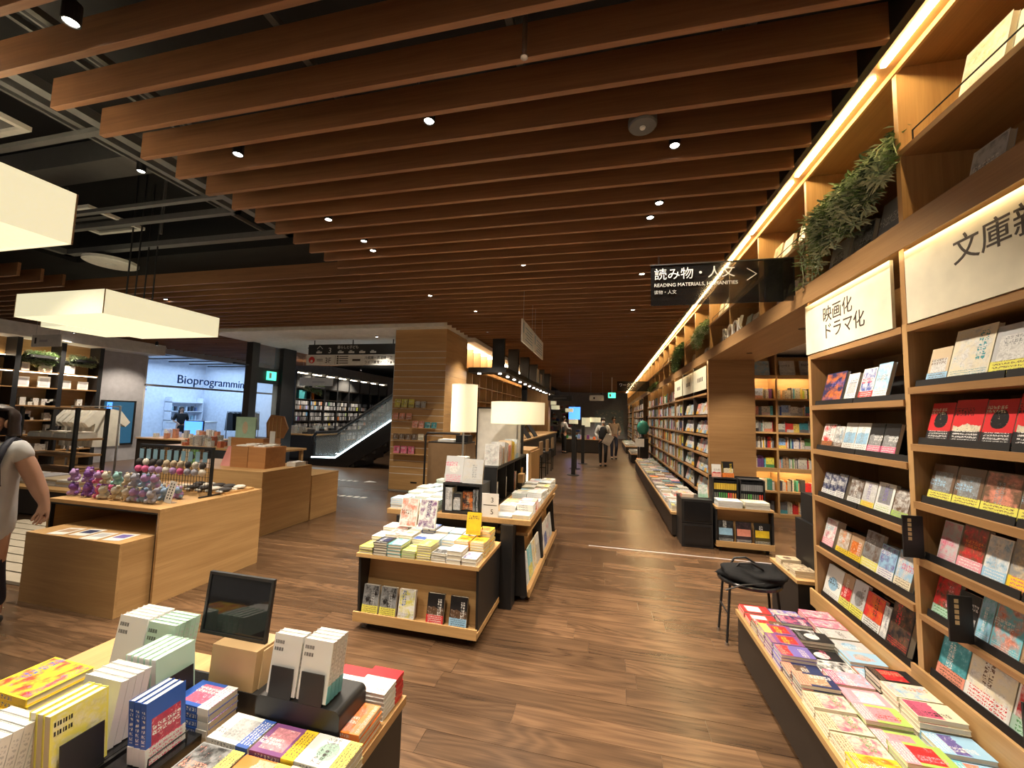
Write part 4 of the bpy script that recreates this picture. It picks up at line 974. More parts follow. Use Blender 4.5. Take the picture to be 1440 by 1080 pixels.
def black_rack():
    x0, x1, y0, y1 = -1.28, -1.02, 3.78, 5.28
    t = thing('book_rack', 'long low black rack running along the middle of the book table', 'rack', (-1.15, 4.5, ZT))
    B(x0, x1, y0, y1, 1.075, 1.10).build('top', 'black', t); B(x0, x0 + .012, y0, y1, ZT, 1.075).build('back_panel', 'black', t); B(x0, x1, y0, y1, ZT, ZT + .015).build('bottom', 'black', t)
    for k in range(5): y = y0 + k * (y1 - y0 - .014) / 4; B(x0 + .012, x1, y, y + .014, ZT + .015, 1.075).build('divider', 'black', t)
    R = basis((-1, 0, 0), (0, .12, 1))    # spines toward the aisle
    y = 3.86; i = 0
    SPN = ['white/lgrey/red', 'white/orange/red', 'lgrey/pink/white', 'tan/white/brown', 'lgrey/white/sand', 'white/sand/lgrey', 'lgrey/sand/white', 'coral/rose/white', 'coral/white/rose', 'sand/brown/cream', 'yellow/lemon/brown', 'yellow/lemon/brown', 'cream/white/sand', 'cream/sky/white', 'white/sky/blue', 'white/blue/sky', 'white/cream/sky', 'lgrey/white/cream']
    for c in SPN:
        th = (.03, .035, .045)[i % 3]; h = (.21, .20, .17, .175, .22)[i % 5]
        book('hardcover_book', '%s book standing on the black rack, %s from near end' % (cn(c.split('/')[0]), ORD[i + 1]), (-1.10, y + th / 2, 1.1015 + h / 2 + .002), (.15, h, th), R, cols(c), (PAL['sky'], PAL['blue']) if 13 <= i <= 15 else None, None, .5, 'books standing on the black rack', white=True)
        y += th + .021; i += 1
    # white copies stacked upright at the near end
    for k in range(5):
        book('paperback', 'white paperback upright at near end of black rack, %s from left' % ORD[k + 1], (-1.395 + k * .024, 3.64, .9865 + .108), (.15, .21, .022), basis((0, -1, 0), (.10, 0, 1)), cols('white/lgrey/white'), None, 520, .1, 'white copies at the near end of the rack', white=True)
    for (yy, cl) in ((3.86, ['white/lgrey/sky']), (4.22, ['white/rose/lgrey']), (4.6, ['black/lgrey/white', 'red/white/black', 'white/blue/navy', 'tan/brown/cream']), (5.02, ['yellow/orange/white', 'red/white/orange', 'cream/sand/white'])):
        for q, c in enumerate(cl):
            book('hardcover_book', '%s book, number %s in a compartment of the black rack at %s' % (cn(c.split('/')[0]), ('one', 'two', 'three', 'four')[q], {3.86: 'its near end', 4.22: 'its second bay', 4.6: 'its third bay', 5.02: 'its far bay'}[yy]), (-1.115, yy + .03 + q * .036, ZT + .016 + .105), (.15, .205, .03), basis((-1, 0, 0), (0, .05, 1)), cols(c), None, None, .5, 'books in the black rack', white=True)
black_rack()
def a_card():
    t = thing('price_card', 'white table card with two lines and figures 3 and 5 on the book table', 'card', (-.97, 3.44, ZT))
    B(-1.05, -.90, 3.418, 3.424, ZT, ZT + .20).build('card', 'paper', t); B(-1.03, -.92, 3.424, 3.46, ZT, ZT + .006).build('foot', 'black', t)
    text('lettering', '3', .06, 'brown_ink', t, (-.972, 3.4175, ZT + .125), (1, 0, 0), (0, 0, 1), .0005); text('lettering', '5', .06, 'brown_ink', t, (-.972, 3.4175, ZT + .025), (1, 0, 0), (0, 0, 1), .0005)
    B(-1.035, -.915, 3.417, 3.4178, ZT + .098, ZT + .104).build('rule', 'brown_ink', t)
a_card()
R = basis((1, .25, 0), (0, .2, 1))
t = thing('display_stand', 'small tan block stand at the far aisle corner of the book table', 'stand', (-.92, 4.95, ZT)); B(-.99, -.93, 4.60, 4.72, .83, .93).build('block', 'oak_x', t); B(-.985, -.935, 4.605, 4.715, ZT, .83).build('post', 'black', t)
# lamps
def drum(name, lab, cx, cy, r, z0, z1, zb, seam=False):
    t = thing(name, lab, 'lamp', (cx, cy, zb))
    MB().lathe((cx, cy, z0), [(r, 0), (r, z1 - z0)], 48, closed=False).build('shade', 'drum_fabric', t, smooth=True)
    MB().lathe((cx, cy, z0 + .012), [(r * .985, 0), (r * .985, .004)], 40).build('diffuser', 'drum_fabric', t)
    MB().lathe((cx, cy, z1 - .012), [(r * .985, 0), (r * .985, .004)], 40).build('top_diffuser', 'drum_fabric', t)
    for z in (z0, z1 - .006): MB().lathe((cx, cy, z), [(r + .002, 0), (r + .002, .006)], 48, closed=False).build('rim', 'cream_panel', t)
    if seam: B(cx - .06, cx - .056, cy - r - .002, cy - r + .01, z0, z1).build('seam', 'frame_grey', t)
    MB().tube([(cx, cy, zb + .01), (cx, cy, z0 + .02)], .012).build('pole', 'steel', t); MB().lathe((cx, cy, zb), [(.09, 0), (.09, .012)], 24).build('base', 'steel', t)
    return t
drum('table_lamp', 'tall narrow cylinder lamp with cream shade over the book table', -1.64, 4.50, .152, 1.395, 1.955, ZT)
drum('table_lamp', 'wide cream drum lamp over the far end of the book table', -1.19, 5.42, .37, 1.49, 1.79, 0.0)
def notice_panel():
    t = thing('notice_stand', 'white notice panel in a black frame standing behind the drum lamp', 'notice board', (-1.55, 5.95, 0))
    B(-1.93, -1.25, 5.94, 5.955, .55, 1.70).build('panel', 'paper', t)
    for a in ((-1.95, -1.93, 5.93, 5.96, 0, 1.72), (-1.25, -1.21, 5.93, 5.97, 0, 1.72), (-1.95, -1.21, 5.93, 5.96, 1.70, 1.72), (-1.95, -1.21, 5.93, 5.96, .53, .55)): B(*a).build('frame_bar', 'black', t)
    for x in (-1.94, -1.23): B(x - .02, x + .02, 5.75, 6.15, 0, .02).build('foot', 'black', t)
notice_panel()
def brown_board():
    t = thing('counter_screen', 'brown counter with a black tubular frame before the slatted wooden pillar', 'counter', (-2.6, 6.5, 0))
    B(-2.98, -2.3, 6.45, 6.95, .02, 1.10).build('body', 'brown_panel', t); B(-2.98, -2.3, 6.45, 6.95, 1.10, 1.12).build('top', 'black', t)
    MB().tube([(-3.02, 6.42, 0.005), (-3.02, 6.42, 1.22), (-2.99, 6.42, 1.27), (-2.4, 6.42, 1.27)], .018).build('rail', 'black', t)
    B(-2.85, -2.55, 6.55, 6.8, 1.12, 1.16).build('leaflet_tray', 'paper', t); B(-2.52, -2.3, 6.55, 6.8, 1.12, 1.24).build('register', 'black', t)
brown_board()
# ================================================================== foreground table
WF = 'foreground table'
ZF = .55
def fg_table():
    t = thing('book_table', 'black sided oak topped book table in the lower left foreground', 'table', (-1.4, .6, 0))
    B(-2.15, -.715, -.3, 1.455, ZF - .03, ZF).build('top', 'oak_y', t); B(-2.13, -.725, -.28, 1.445, .04, ZF - .03).build('body', 'black', t); B(-2.1, -.76, -.25, 1.42, 0, .04).build('plinth', 'black_brown', t)
    t = thing('display_platform', 'low black platform under the upright white books in the foreground', 'platform', (-1.6, 1.0, ZF)); B(-1.86, -1.356, .66, 1.30, ZF, ZF + .05).build('shell', 'black', t); B(-1.85, -1.366, .67, 1.29, ZF + .05, ZF + .052).build('mat', 'black_gloss', t)
fg_table()
RL = basis((0, 1, 0), (-1, 0, 0))     # lying, foot toward the aisle on the right
def flat(x, y, n, th, c, lab_where, band=None, seed=None, z=ZF, size=(.105, .152), white=False, pic=.7): stack('paperback', x, y, z, n, (size[0], size[1], th), RL, c, lab_where, band, seed, 'paperbacks lying on the foreground table', .002, white, pic)
flat(-1.085, 1.098, 3, .02, 'white/lgrey/grey', 'white and blue pile, foreground table', 'blue/white', 601)
flat(-.928, 1.098, 3, .02, 'purple/pink/white', 'purple and yellow pile, foreground table', 'yellow/brown', 602)
flat(-.773, 1.098, 3, .02, 'white/mint/grey', 'white pile by right edge, foreground table', 'lemon/brown', 603)
flat(-1.085, .985, 3, .018, 'grey/black/coral', 'dark photo pile, foreground table', 'lemon/brown', 604, pic=1)
flat(-.928, .985, 3, .017, 'orange/sand/cream', 'orange pile, foreground table', 'lemon/brown', 605)
flat(-.773, .985, 3, .018, 'cream/lemon/white', 'cream pile by right edge, foreground table', None, 606)
flat(-1.085, .872, 3, .018, 'sky/white/navy', 'sky blue pile at frame bottom, foreground table', None, 607)
flat(-.928, .872, 3, .018, 'rose/cream/white', 'pink pile at frame bottom, foreground table', None, 608)
flat(-1.278, 1.138, 5, .021, 'blue/rose/white', 'blue pile before the wooden block, foreground table', 'white/rose', 610)
flat(-1.285, .83, 2, .02, 'pink/white/blue', 'pale pink pile at frame bottom, foreground table', None, 612)
bk = next(q for q in COL.objects if str(q.get('label', '')).startswith('white paperback, top of white pile by right edge'))
bpy.context.view_layer.update()
for i, wd in enumerate(('アルジャーノン', 'に花束を')):
    o = text('title', wd, .0128, 'brown_ink', None, (-.795 + i * .02, 1.053, ZF + .0612), (0, 1, 0), (-1, 0, 0), .0002)
    o.parent = bk; o.matrix_parent_inverse = bk.matrix_world.inverted()
# comics with red tops, orange pile
for i, x in enumerate((-.915, -.79)):
    stack('comic_book', x, 1.385, ZF, 6 - (i == 0), (.118, .135, .014), RF, 'white/lgrey/red', '%s red topped pile at back corner, foreground table' % ('left', 'right')[i], None, 620, 'comics at the back corner of the foreground table', .002, True, .3)
RED_ME = None
for q in [q for q in COL.objects if q.get('seed') == 620.0 and q.name.startswith('comic_book')]:
    if RED_ME is None:
        s = MB(); s.box(-.503, .503, .12, .505, -.505, .512); RED_ME = bpy.data.meshes.new('red_cover_top'); RED_ME.from_pydata(s.v, [], s.f); RED_ME.materials.append(plain('cover_red', (.6, .02, .03), .3))
    p = bpy.data.objects.new('red_cover_top', RED_ME); COL.objects.link(p); p.parent = q
flat(-.775, 1.232, 4, .016, 'orange/coral/white', 'orange pile at right edge, foreground table', None, 625, size=(.13, .10))
# wooden block with a black framed panel
def screen_block():
    t = thing('wooden_block', 'pale wooden block on a black base in the foreground', 'block', (-1.27, 1.26, ZF))
    B(-1.365, -1.115, 1.215, 1.36, ZF, ZF + .075).build('base', 'black', t)
    MB().prism([(1.218, ZF + .075), (1.345, ZF + .075), (1.338, ZF + .205), (1.226, ZF + .205)], 0, -1.365, -1.175).build('block', plain('pale_wood', (.50, .34, .17), .5), t)
    MB().prism([(1.24, ZF + .075), (1.33, ZF + .075), (1.31, ZF + .195), (1.255, ZF + .195)], 0, -1.1755, -1.170).build('wedge', plain('pale_wood_light', (.60, .44, .25), .5), t)
    s = thing('framed_panel', 'black framed glossy panel standing on the wooden block', 'panel', (-1.33, 1.27, ZF + .205))
    z0 = ZF + .206; tl = .10; h = .215
    for (x0, x1, a, b) in ((-1.48, -1.185, 0, .010), (-1.48, -1.185, h - .010, h), (-1.48, -1.47, .010, h - .010), (-1.195, -1.185, .010, h - .010)):
        MB().prism([(1.27 + a * tl, z0 + a), (1.282 + a * tl, z0 + a), (1.282 + b * tl, z0 + b), (1.27 + b * tl, z0 + b)], 0, x0, x1).build('frame', 'black', s)
    MB().prism([(1.274 + .01 * tl, z0 + .01), (1.278 + .01 * tl, z0 + .01), (1.278 + (h - .01) * tl, z0 + h - .01), (1.274 + (h - .01) * tl, z0 + h - .01)], 0, -1.47, -1.195).build('glass', 'dark_screen', s)
screen_block()
def rounded_box(name, lab, x0, x1, y0, y1, z0, z1, r=.02):
    t = thing(name, lab, 'display box', ((x0 + x1) / 2, (y0 + y1) / 2, z0)); pts = []
    for i in range(7): a = math.pi * i / 12; pts.append((x1 - r + r * math.sin(a), z1 - r + r * math.cos(a)))
    pts = [(x1, z0)] + pts[::-1]
    pts += [(x0 + r - r * math.sin(math.pi * i / 12), z1 - r + r * math.cos(math.pi * i / 12)) for i in range(7)] + [(x0, z0)]
    n = len(pts); mb = MB()
    for y in (y0, y1):
        for p in pts: mb.v.append((p[0], y, p[1]))
    mb.f += [tuple(range(n)), tuple(range(n, 2 * n))[::-1]] + [(i, n + i, n + (i + 1) % n, (i + 1) % n) for i in range(n)]; mb.c += [None] * (n + 2)
    mb.build('shell', 'black', t)
rounded_box('display_box', 'rounded black display box carrying white books in the foreground', -1.10, -.79, 1.158, 1.30, ZF, ZF + .125)
RB = basis((-1, 0, 0), (0, .14, 1))   # back cover toward the camera
def barcode(o, zlocal=-.5):
    s = MB()
    for k, y in enumerate((.36, .24)):
        for i in range(7): s.box(.14 + i * .045, .14 + i * .045 + (.02 if i % 2 else .03), y - .03, y + .03, -.515, -.5)
    me = bpy.data.meshes.new('barcode'); me.from_pydata(s.v, [], s.f); me.materials.append(MATS['black']); p = bpy.data.objects.new('barcode', me); COL.objects.link(p); p.parent = o
for i, (x, n) in enumerate(((-1.015, 2), (-.90, 4))):
    for k in range(n):
        o = book('paperback', 'white paperback seen from behind on rounded black box, %s of %s row' % (ORD[k + 1], ('left', 'right')[i]), (x, 1.185 + k * .0195, ZF + .126 + .092), (.108, .175, .018), RB, cols('white/white/lgrey' if i == 0 else 'white/cyan/lgrey'), (PAL['cyan'], PAL['white']) if i else None, 630, .0, 'white paperbacks on the rounded black box', True)
        if k == 0: barcode(o)
    t = thing('bookend', 'black bookend plate before the %s white books' % ('left', 'right')[i], 'bookend', (x, 1.16, ZF + .125))
    MB().prism([(1.1585, ZF + .1255), (1.161, ZF + .1255), (1.170, ZF + .215), (1.1675, ZF + .215)], 0, x - .042, x + .042).build('plate', 'black', t)
    B(x - .042, x + .042, 1.161, 1.168, ZF + .1252, ZF + .128).build('foot', 'black', t)
# upright books on the black platform
ZP = ZF + .0525
def up_row(lab, grp, x, y, n, dx, dy, R, size, c, white=True, band=None, pic=.0, bc=False, seed=640):
    for k in range(n):
        o = book('paperback', lab % ORD[k + 1], (x + dx * k, y + dy * k, ZP + size[1] / 2 + .003), size, R, cols(c), band, seed, pic, grp, white)
        if bc and k == 0: barcode(o)
RX = basis((0, -1, 0), (-.10, 0, 1))   # back cover toward +X
RXF = basis((0, 1, 0), (-.10, 0, 1))   # front cover toward +X
up_row('white paperback, %s from front in rear left upright row', 'white paperbacks upright at rear left', -1.70, 1.19, 5, 0, .019, RB, (.135, .21, .0175), 'white/white/lgrey', bc=True)
up_row('pale mint paperback, %s from front in rear upright row', 'mint paperbacks upright at rear', -1.565, 1.19, 5, 0, .019, RB, (.125, .205, .0175), 'mint/white/lgrey', bc=True, seed=642)
up_row('white paperback with mint back, %s from right, behind black plate', 'white paperbacks behind the black plate', -1.392, 1.115, 5, -.026, 0, RX, (.125, .185, .024), 'mint/white/white', seed=643)
up_row('white upright paperback, %s from front in middle row', 'white paperbacks in the middle upright row', -1.462, .957, 4, 0, .021, RB, (.145, .175, .0195), 'white/lgrey/white', seed=644)
up_row('yellow paperback, %s from right behind black plate', 'yellow paperbacks behind the black plate', -1.392, .865, 3, -.027, 0, RX, (.125, .185, .025), 'lemon/white/lgrey', False, None, .4, True, 645)
up_row('white upright paperback, %s from front in nearest row', 'white paperbacks in the nearest upright row', -1.515, .70, 6, 0, .021, RB, (.14, .165, .0195), 'white/white/lgrey', seed=646)
for i, (y, h) in enumerate(((1.115, .12), (.865, .11))):
    t = thing('bookend', 'black bookend plate before the %s paperbacks' % ('mint backed', 'yellow')[i], 'bookend', (-1.36, y, ZP))
    MB().prism([(-1.3605, ZP), (-1.358, ZP), (-1.358 - h * .1, ZP + h), (-1.3605 - h * .1, ZP + h)], 1, y - .048, y + .048).build('plate', 'black', t); B(-1.3605, -1.357, y - .048, y + .048, ZP, ZP + .004).build('foot', 'black', t)
stack('paperback', -1.72, .96, ZP, 7, (.16, .19, .019), basis((0, 1, 0), (-1, 0, 0)), 'yellow/red/blue', 'tilted pile at far left, foreground table', None, 650, 'yellow and blue books at the left of the foreground table', .006, False, .9)
# blue book on a black plastic stand
t = thing('book_stand', 'black plastic stand with wire front under the blue book', 'book stand', (-1.275, .985, ZF)); B(-1.345, -1.205, .90, 1.07, ZF, ZF + .045).build('base', 'black_gloss', t)
MB().tube([(-1.222, .93, ZF + .045), (-1.222, .93, ZF + .075), (-1.222, 1.035, ZF + .075), (-1.222, 1.035, ZF + .045)], .0025, 6).build('wire_front', 'black', t)
for k in range(3):
    book('paperback', 'blue and red paperback on the black stand, %s from the front' % ORD[k + 1], (-1.25 - k * .0225, .985, ZF + .0465 + .084), (.108, .165, .021), RXF, cols('blue/red/white'), (PAL['white'], PAL['rose']), 655, .55, 'blue paperbacks on the black stand')
# ================================================================== left tables
def nest_table():
    x0, x1, y0, y1, z = -4.82, -3.535, 2.60, 3.60, .755
    t = thing('display_table', 'oak box table open at the front with plush bags on top', 'table', ((x0 + x1) / 2, (y0 + y1) / 2, 0))
    B(x0, x1, y0, y1, z - .03, z).build('top', 'oak_x', t); B(x0, x0 + .022, y0, y1, 0, z - .03).build('side_panel', 'oak_y', t); B(x1 - .022, x1, y0, y1, 0, z - .03).build('side_panel', 'oak_y', t)
    B(x0 + .022, x1 - .022, y1 - .02, y1, 0, z - .03).build('back_panel', 'oak_x', t)
    m = MB(); m.box(x0 + .022, x0 + .034, y0 + .004, y0 + .03, 0, z - .03); m.box(x0 + .034, x1 - .034, y0 + .004, y0 + .03, z - .045, z - .03); m.box(x1 - .034, x1 - .022, y0 + .004, y0 + .03, 0, z - .03); m.build('inner_frame', 'black', t)
    b = thing('nesting_box', 'lower oak box pulled out from under the plush table', 'table', (-4.08, 2.8, 0))
    x0, x1, y0, y1, z = -4.60, -3.575, 2.365, 3.30, .545
    B(x0, x1, y0, y1, z - .02, z).build('top', 'oak_x', b); B(x0, x1, y0, y0 + .02, 0, z - .02).build('front_panel', 'oak_x', b); B(x0, x0 + .02, y0 + .02, y1, 0, z - .02).build('side_panel', 'oak_y', b); B(x1 - .02, x1, y0 + .02, y1, 0, z - .02).build('side_panel', 'oak_y', b)
    for i, (x, y) in enumerate(((-4.33, 2.47), (-4.14, 2.50), (-3.95, 2.46), (-3.76, 2.49))):
        l = thing('leaflet', 'white printed leaflet, %s from left on the lower oak box' % ORD[i + 1], 'leaflet', (x, y, .545)); M = Matrix.Translation((x, y, .5462)) @ Matrix.Rotation(.15, 4, 'Z') @ Matrix.Diagonal((.15, .17, .002, 1))
        MB().obox(M).build('sheet', 'paper', l); MB().obox(M @ Matrix.Translation((.0, .1, .6)) @ Matrix.Diagonal((.7, .5, .3, 1))).build('picture', plain('leaflet_' + 'abcd'[i], PAL[('tan', 'navy', 'lgrey', 'violet')[i]], .5), l)
nest_table()
# plush toys in clear bags
for nm, c in (('plush_pink', (.62, .12, .28)), ('plush_purple', (.20, .08, .34)), ('plush_lilac', (.42, .26, .52)), ('plush_white', (.66, .62, .55)), ('plush_mint', (.30, .55, .55)), ('plush_grey', (.38, .38, .46)), ('plush_sand', (.50, .40, .27)), ('plush_blue', (.25, .36, .52)), ('tag_blue', (.20, .36, .46)), ('plush_dark', (.05, .045, .045))): plain(nm, c, .8)
def plush(x, y, z, m1, m2, lab, grp, s=.05, bag=True):
    t = thing('plush_toy', lab, 'plush toy', (x, y, z), grp)
    MB().ball((x, y, z + s * .9), (s * .9, s * .8, s * .9), 10, 6).build('body', m1, t, smooth=True); MB().ball((x + s * .3, y - s * .5, z + s * 1.9), s * .75, 10, 6).build('head', m2, t, smooth=True)
    for q in (-1, 1): MB().ball((x + s * .3 + q * s * .55, y - s * .4, z + s * 2.5), s * .32, 7, 5).build('ear', m1, t, smooth=True)
    MB().ball((x + s * .9, y - s * .3, z + s * .6), s * .4, 7, 5).build('paw', m2, t, smooth=True); MB().ball((x - s * .6, y - s * .6, z + s * .5), s * .42, 7, 5).build('paw', m1, t, smooth=True)
sets = [('pink and purple', -4.78, -4.42, ['plush_pink', 'plush_purple', 'plush_purple', 'plush_lilac'], 13), ('mint and white', -4.39, -4.08, ['plush_mint', 'plush_white', 'plush_white', 'plush_sand'], 12), ('grey and lilac', -4.05, -3.79, ['plush_grey', 'plush_blue', 'plush_lilac', 'plush_white'], 12)]
for nm, xa, xb, ms, n in sets:
    for i in range(n):
        r, col = i // 3, i % 3
        plush(xa + .03 + (xb - xa - .05) * col / 2 + random.uniform(-.01, .01), 2.735 + (r % 3) * .112 + random.uniform(-.01, .01), .757 + (.0 if r < 3 else .128), random.choice(ms), random.choice(ms), 'small %s plush toy, %s in its heap on the oak table' % (nm, ORD[i + 1]), 'plush toys heaped on the oak table', random.uniform(.042, .047))
def grid_rack():
    x0, x1, y, z0, z1 = -4.56, -3.66, 3.12, .756, 1.215
    t = thing('wire_rack', 'black wire grid rack hung with tagged toys on the oak table', 'rack', ((x0 + x1) / 2, y, z0))
    for x in (x0, x1): B(x - .01, x + .01, y - .012, y + .012, z0, z1).build('post', 'black', t); B(x - .012, x + .012, y - .10, y + .10, z0, z0 + .012).build('foot', 'black', t)
    B(x0, x1, y - .01, y + .01, z1 - .02, z1).build('top_bar', 'black', t)
    for i in range(1, 26): x = x0 + (x1 - x0) * i / 26; MB().tube([(x, y, z0 + .03), (x, y, z1 - .02)], .0022, 4).build('wire', 'black', t)
    for i in range(9): z = z0 + .04 + i * .045; MB().tube([(x0, y, z), (x1, y, z)], .0022, 4).build('wire', 'black', t)
    for i in range(10):
        x = x0 + .05 + i * .088
        k = thing('hanging_toy', 'keychain toy with blue tag, %s from left on the wire rack' % ORD[i + 1], 'toy', (x, y - .04, z1 - .20), 'tagged toys hanging on the wire rack')
        B(x - .026, x + .026, y - .030, y - .026, z1 - .14, z1 - .045).build('tag', 'tag_blue', k); MB().tube([(x, y - .002, z1 - .04), (x, y - .028, z1 - .04)], .003, 5).build('hook', 'steel', k)
        MB().ball((x, y - .045, z1 - .17), (.03, .025, .035), 8, 5).build('body', random.choice(['plush_dark', 'plush_sand', 'plush_white']), k, smooth=True); MB().ball((x + .006, y - .05, z1 - .235), (.034, .028, .036), 8, 5).build('pouch', random.choice(['plush_lilac', 'plush_grey', 'plush_white', 'plush_pink']), k, smooth=True)
grid_rack()
t = thing('price_card', 'white upright card with vertical lettering beside the plush toys', 'card', (-3.70, 2.80, .755)); M = Matrix.Translation((-3.71, 2.80, .755 + .095)) @ Euler((-.15, .12, 0)).to_matrix().to_4x4() @ Matrix.Diagonal((.075, .004, .185, 1)); MB().obox(M).build('card', 'paper', t)
mb = MB()
for k in range(6):
    for q in (-.2, .2): mb.obox(M @ Matrix.Translation((q, -.55, .36 - k * .13)) @ Matrix.Diagonal((.16, .1, .08, 1)))
mb.build('lettering', 'black', t); B(-3.75, -3.67, 2.79, 2.83, .7552, .762).build('foot', 'clear_plastic', t)
t = thing('accessory_tray', 'oak tray of black accessories at the back of the plush table', 'tray', (-3.78, 3.36, .755)); B(-4.25, -3.60, 3.235, 3.56, .7555, .775).build('tray', 'oak_x', t)
for i in range(10):
    x, y = -4.18 + (i % 5) * .13, 3.28 + (i // 5) * .16
    k = thing('accessory', '%s small black and white accessory pouch in the tray' % ORD[i + 1], 'accessory', (x, y, .776), 'accessories in the tray'); MB().ball((x, y, .796), (.055, .06, .02), 10, 5).build('pouch', 'plush_dark' if i % 3 else 'plush_white', k, smooth=True); B(x - .03, x + .03, y - .075, y - .055, .7765, .79).build('label', 'paper', k)
def table2():
    x0, x1, y0, y1, z = -5.10, -4.215, 4.28, 5.15, .80
    t = thing('display_table', 'solid oak box table with two wooden crates behind the plush table', 'table', ((x0 + x1) / 2, (y0 + y1) / 2, 0))
    B(x0 - .9, x1, y0, y1, z - .025, z).build('top', 'oak_x', t); B(x0 - .9, x1, y0, y0 + .02, 0, z - .025).build('front_panel', 'oak_x', t); B(x1 - .02, x1, y0 + .02, y1, 0, z - .025).build('side_panel', 'oak_y', t); B(x0 - .9, x0 - .88, y0 + .02, y1, 0, z - .025).build('side_panel', 'oak_y', t)
    t = thing('display_table', 'low oak box standing behind the crate table', 'table', (-4.4, 5.5, 0)); B(-5.2, -4.20, 5.16, 5.75, 0, .62).build('box', 'oak_y', t); B(-5.2, -4.20, 5.155, 5.755, .62, .64).build('top', 'oak_x', t)
    for i, (x0, x1) in enumerate(((-4.98, -4.70), (-4.69, -4.41))):
        t = thing('wooden_crate', ('left' if i == 0 else 'right') + ' warm brown wooden crate on the oak table', 'crate', ((x0 + x1) / 2, 4.65, .80)); z = .8005
        for a in ((x0, x1, 4.50, 4.515, z, z + .27), (x0, x1, 4.835, 4.85, z, z + .27), (x0, x0 + .015, 4.515, 4.835, z, z + .27), (x1 - .015, x1, 4.515, 4.835, z, z + .27), (x0, x1, 4.50, 4.85, z + .27, z + .282)): B(*a).build('board', 'warm_box_wood', t)
        for k in range(2): b = thing('postcard_stack', '%s white card stack on the %s wooden crate' % (('near', 'far')[k], ('left', 'right')[i]), 'cards', (x0 + .14, 4.58 + k * .15, 1.083)); B(x0 + .05, x1 - .05, 4.53 + k * .15, 4.64 + k * .15, 1.083, 1.097 + k * .01).build('cards', 'paper', b)
    t = thing('folded_card', 'pink folded display card left of the wooden crates', 'card', (-5.15, 4.62, .80)); MB().prism([(4.55, .8005), (4.56, .8005), (4.66, 1.06), (4.65, 1.06)], 0, -5.20, -5.04).build('front', plain('card_pink', (.7, .3, .28), .6), t); MB().prism([(4.75, .8005), (4.76, .8005), (4.672, 1.06), (4.662, 1.06)], 0, -5.20, -5.04).build('back', MATS['card_pink'], t)
    t = thing('gift_box', 'small white gift boxes on the right corner of the oak table', 'box', (-4.30, 4.95, .80)); B(-4.385, -4.24, 4.85, 5.05, .8005, .86).build('box', 'paper', t); B(-4.385, -4.24, 4.94, 4.96, .86, .862).build('ribbon', 'grey_wall', t)
    for i, (x, c) in enumerate(((-5.78, (.75, .42, .30)), (-5.62, (.18, .38, .12)))):
        t = thing('picture_card', ('cream' if i == 0 else 'green') + ' picture card standing behind the wire rack', 'card', (x, 4.5, .80)); MB().prism([(4.48, .8005), (4.487, .8005), (4.53, 1.0), (4.523, 1.0)], 0, x - .07, x + .07).build('card', plain('pcard%d' % i, (.68, .58, .42) if i == 0 else c, .5), t); MB().ball((x, 4.498, .9), (.03, .006, .04), 8, 5).build('motif', 'plush_pink' if i == 0 else 'plush_dark', t); B(x - .05, x + .05, 4.49, 4.56, .8005, .806).build('foot', 'paper', t)
table2()
# ------------------------------------------------------------------ pendants
def pendant(lab, x0, x1, y0, y1, z0, z1, rods, ztop=4.6):
    t = thing('pendant_lamp', lab, 'pendant lamp', ((x0 + x1) / 2, (y0 + y1) / 2, z0))
    e = .006
    for a in ((x0, x1, y0, y0 + e), (x0, x1, y1 - e, y1), (x0, x0 + e, y0 + e, y1 - e), (x1 - e, x1, y0 + e, y1 - e)): B(*a, z0, z1).build('shade_panel', 'pendant_fabric', t)
    B(x0 + e, x1 - e, y0 + e, y1 - e, z0 + .008, z0 + .014).build('diffuser', 'pendant_diffuser', t); B(x0 + e, x1 - e, y0 + e, y1 - e, z1 - .014, z1 - .008).build('top_panel', 'pendant_fabric', t)
    for x in (x0, x1):
        for y in (y0, y1): B(x - .004, x + .004, y - .004, y + .004, z0, z1).build('corner_seam', 'brown_panel', t)
    for x, y in rods: MB().tube([(x, y, z1 - .01), (x, y, ztop)], .009, 6).build('rod', 'dark_metal', t)
pendant('big cream box pendant cut by the left frame edge', -4.9, -3.30, .15, 1.745, 2.60, 2.93, ((-4.3, .6), (-4.1, .6), (-4.3, 1.2), (-4.1, 1.2)))
pendant('wide cream box pendant over the left displays', -6.83, -5.405, 3.18, 4.53, 2.60, 2.875, ((-6.0, 3.75), (-5.85, 3.75), (-6.0, 3.95), (-5.85, 3.95)))
pendant('smaller cream box pendant behind the wide one', -9.2, -8.25, 4.6, 5.5, 2.86, 3.12, ((-8.8, 5.0), (-8.6, 5.0)), 3.5)
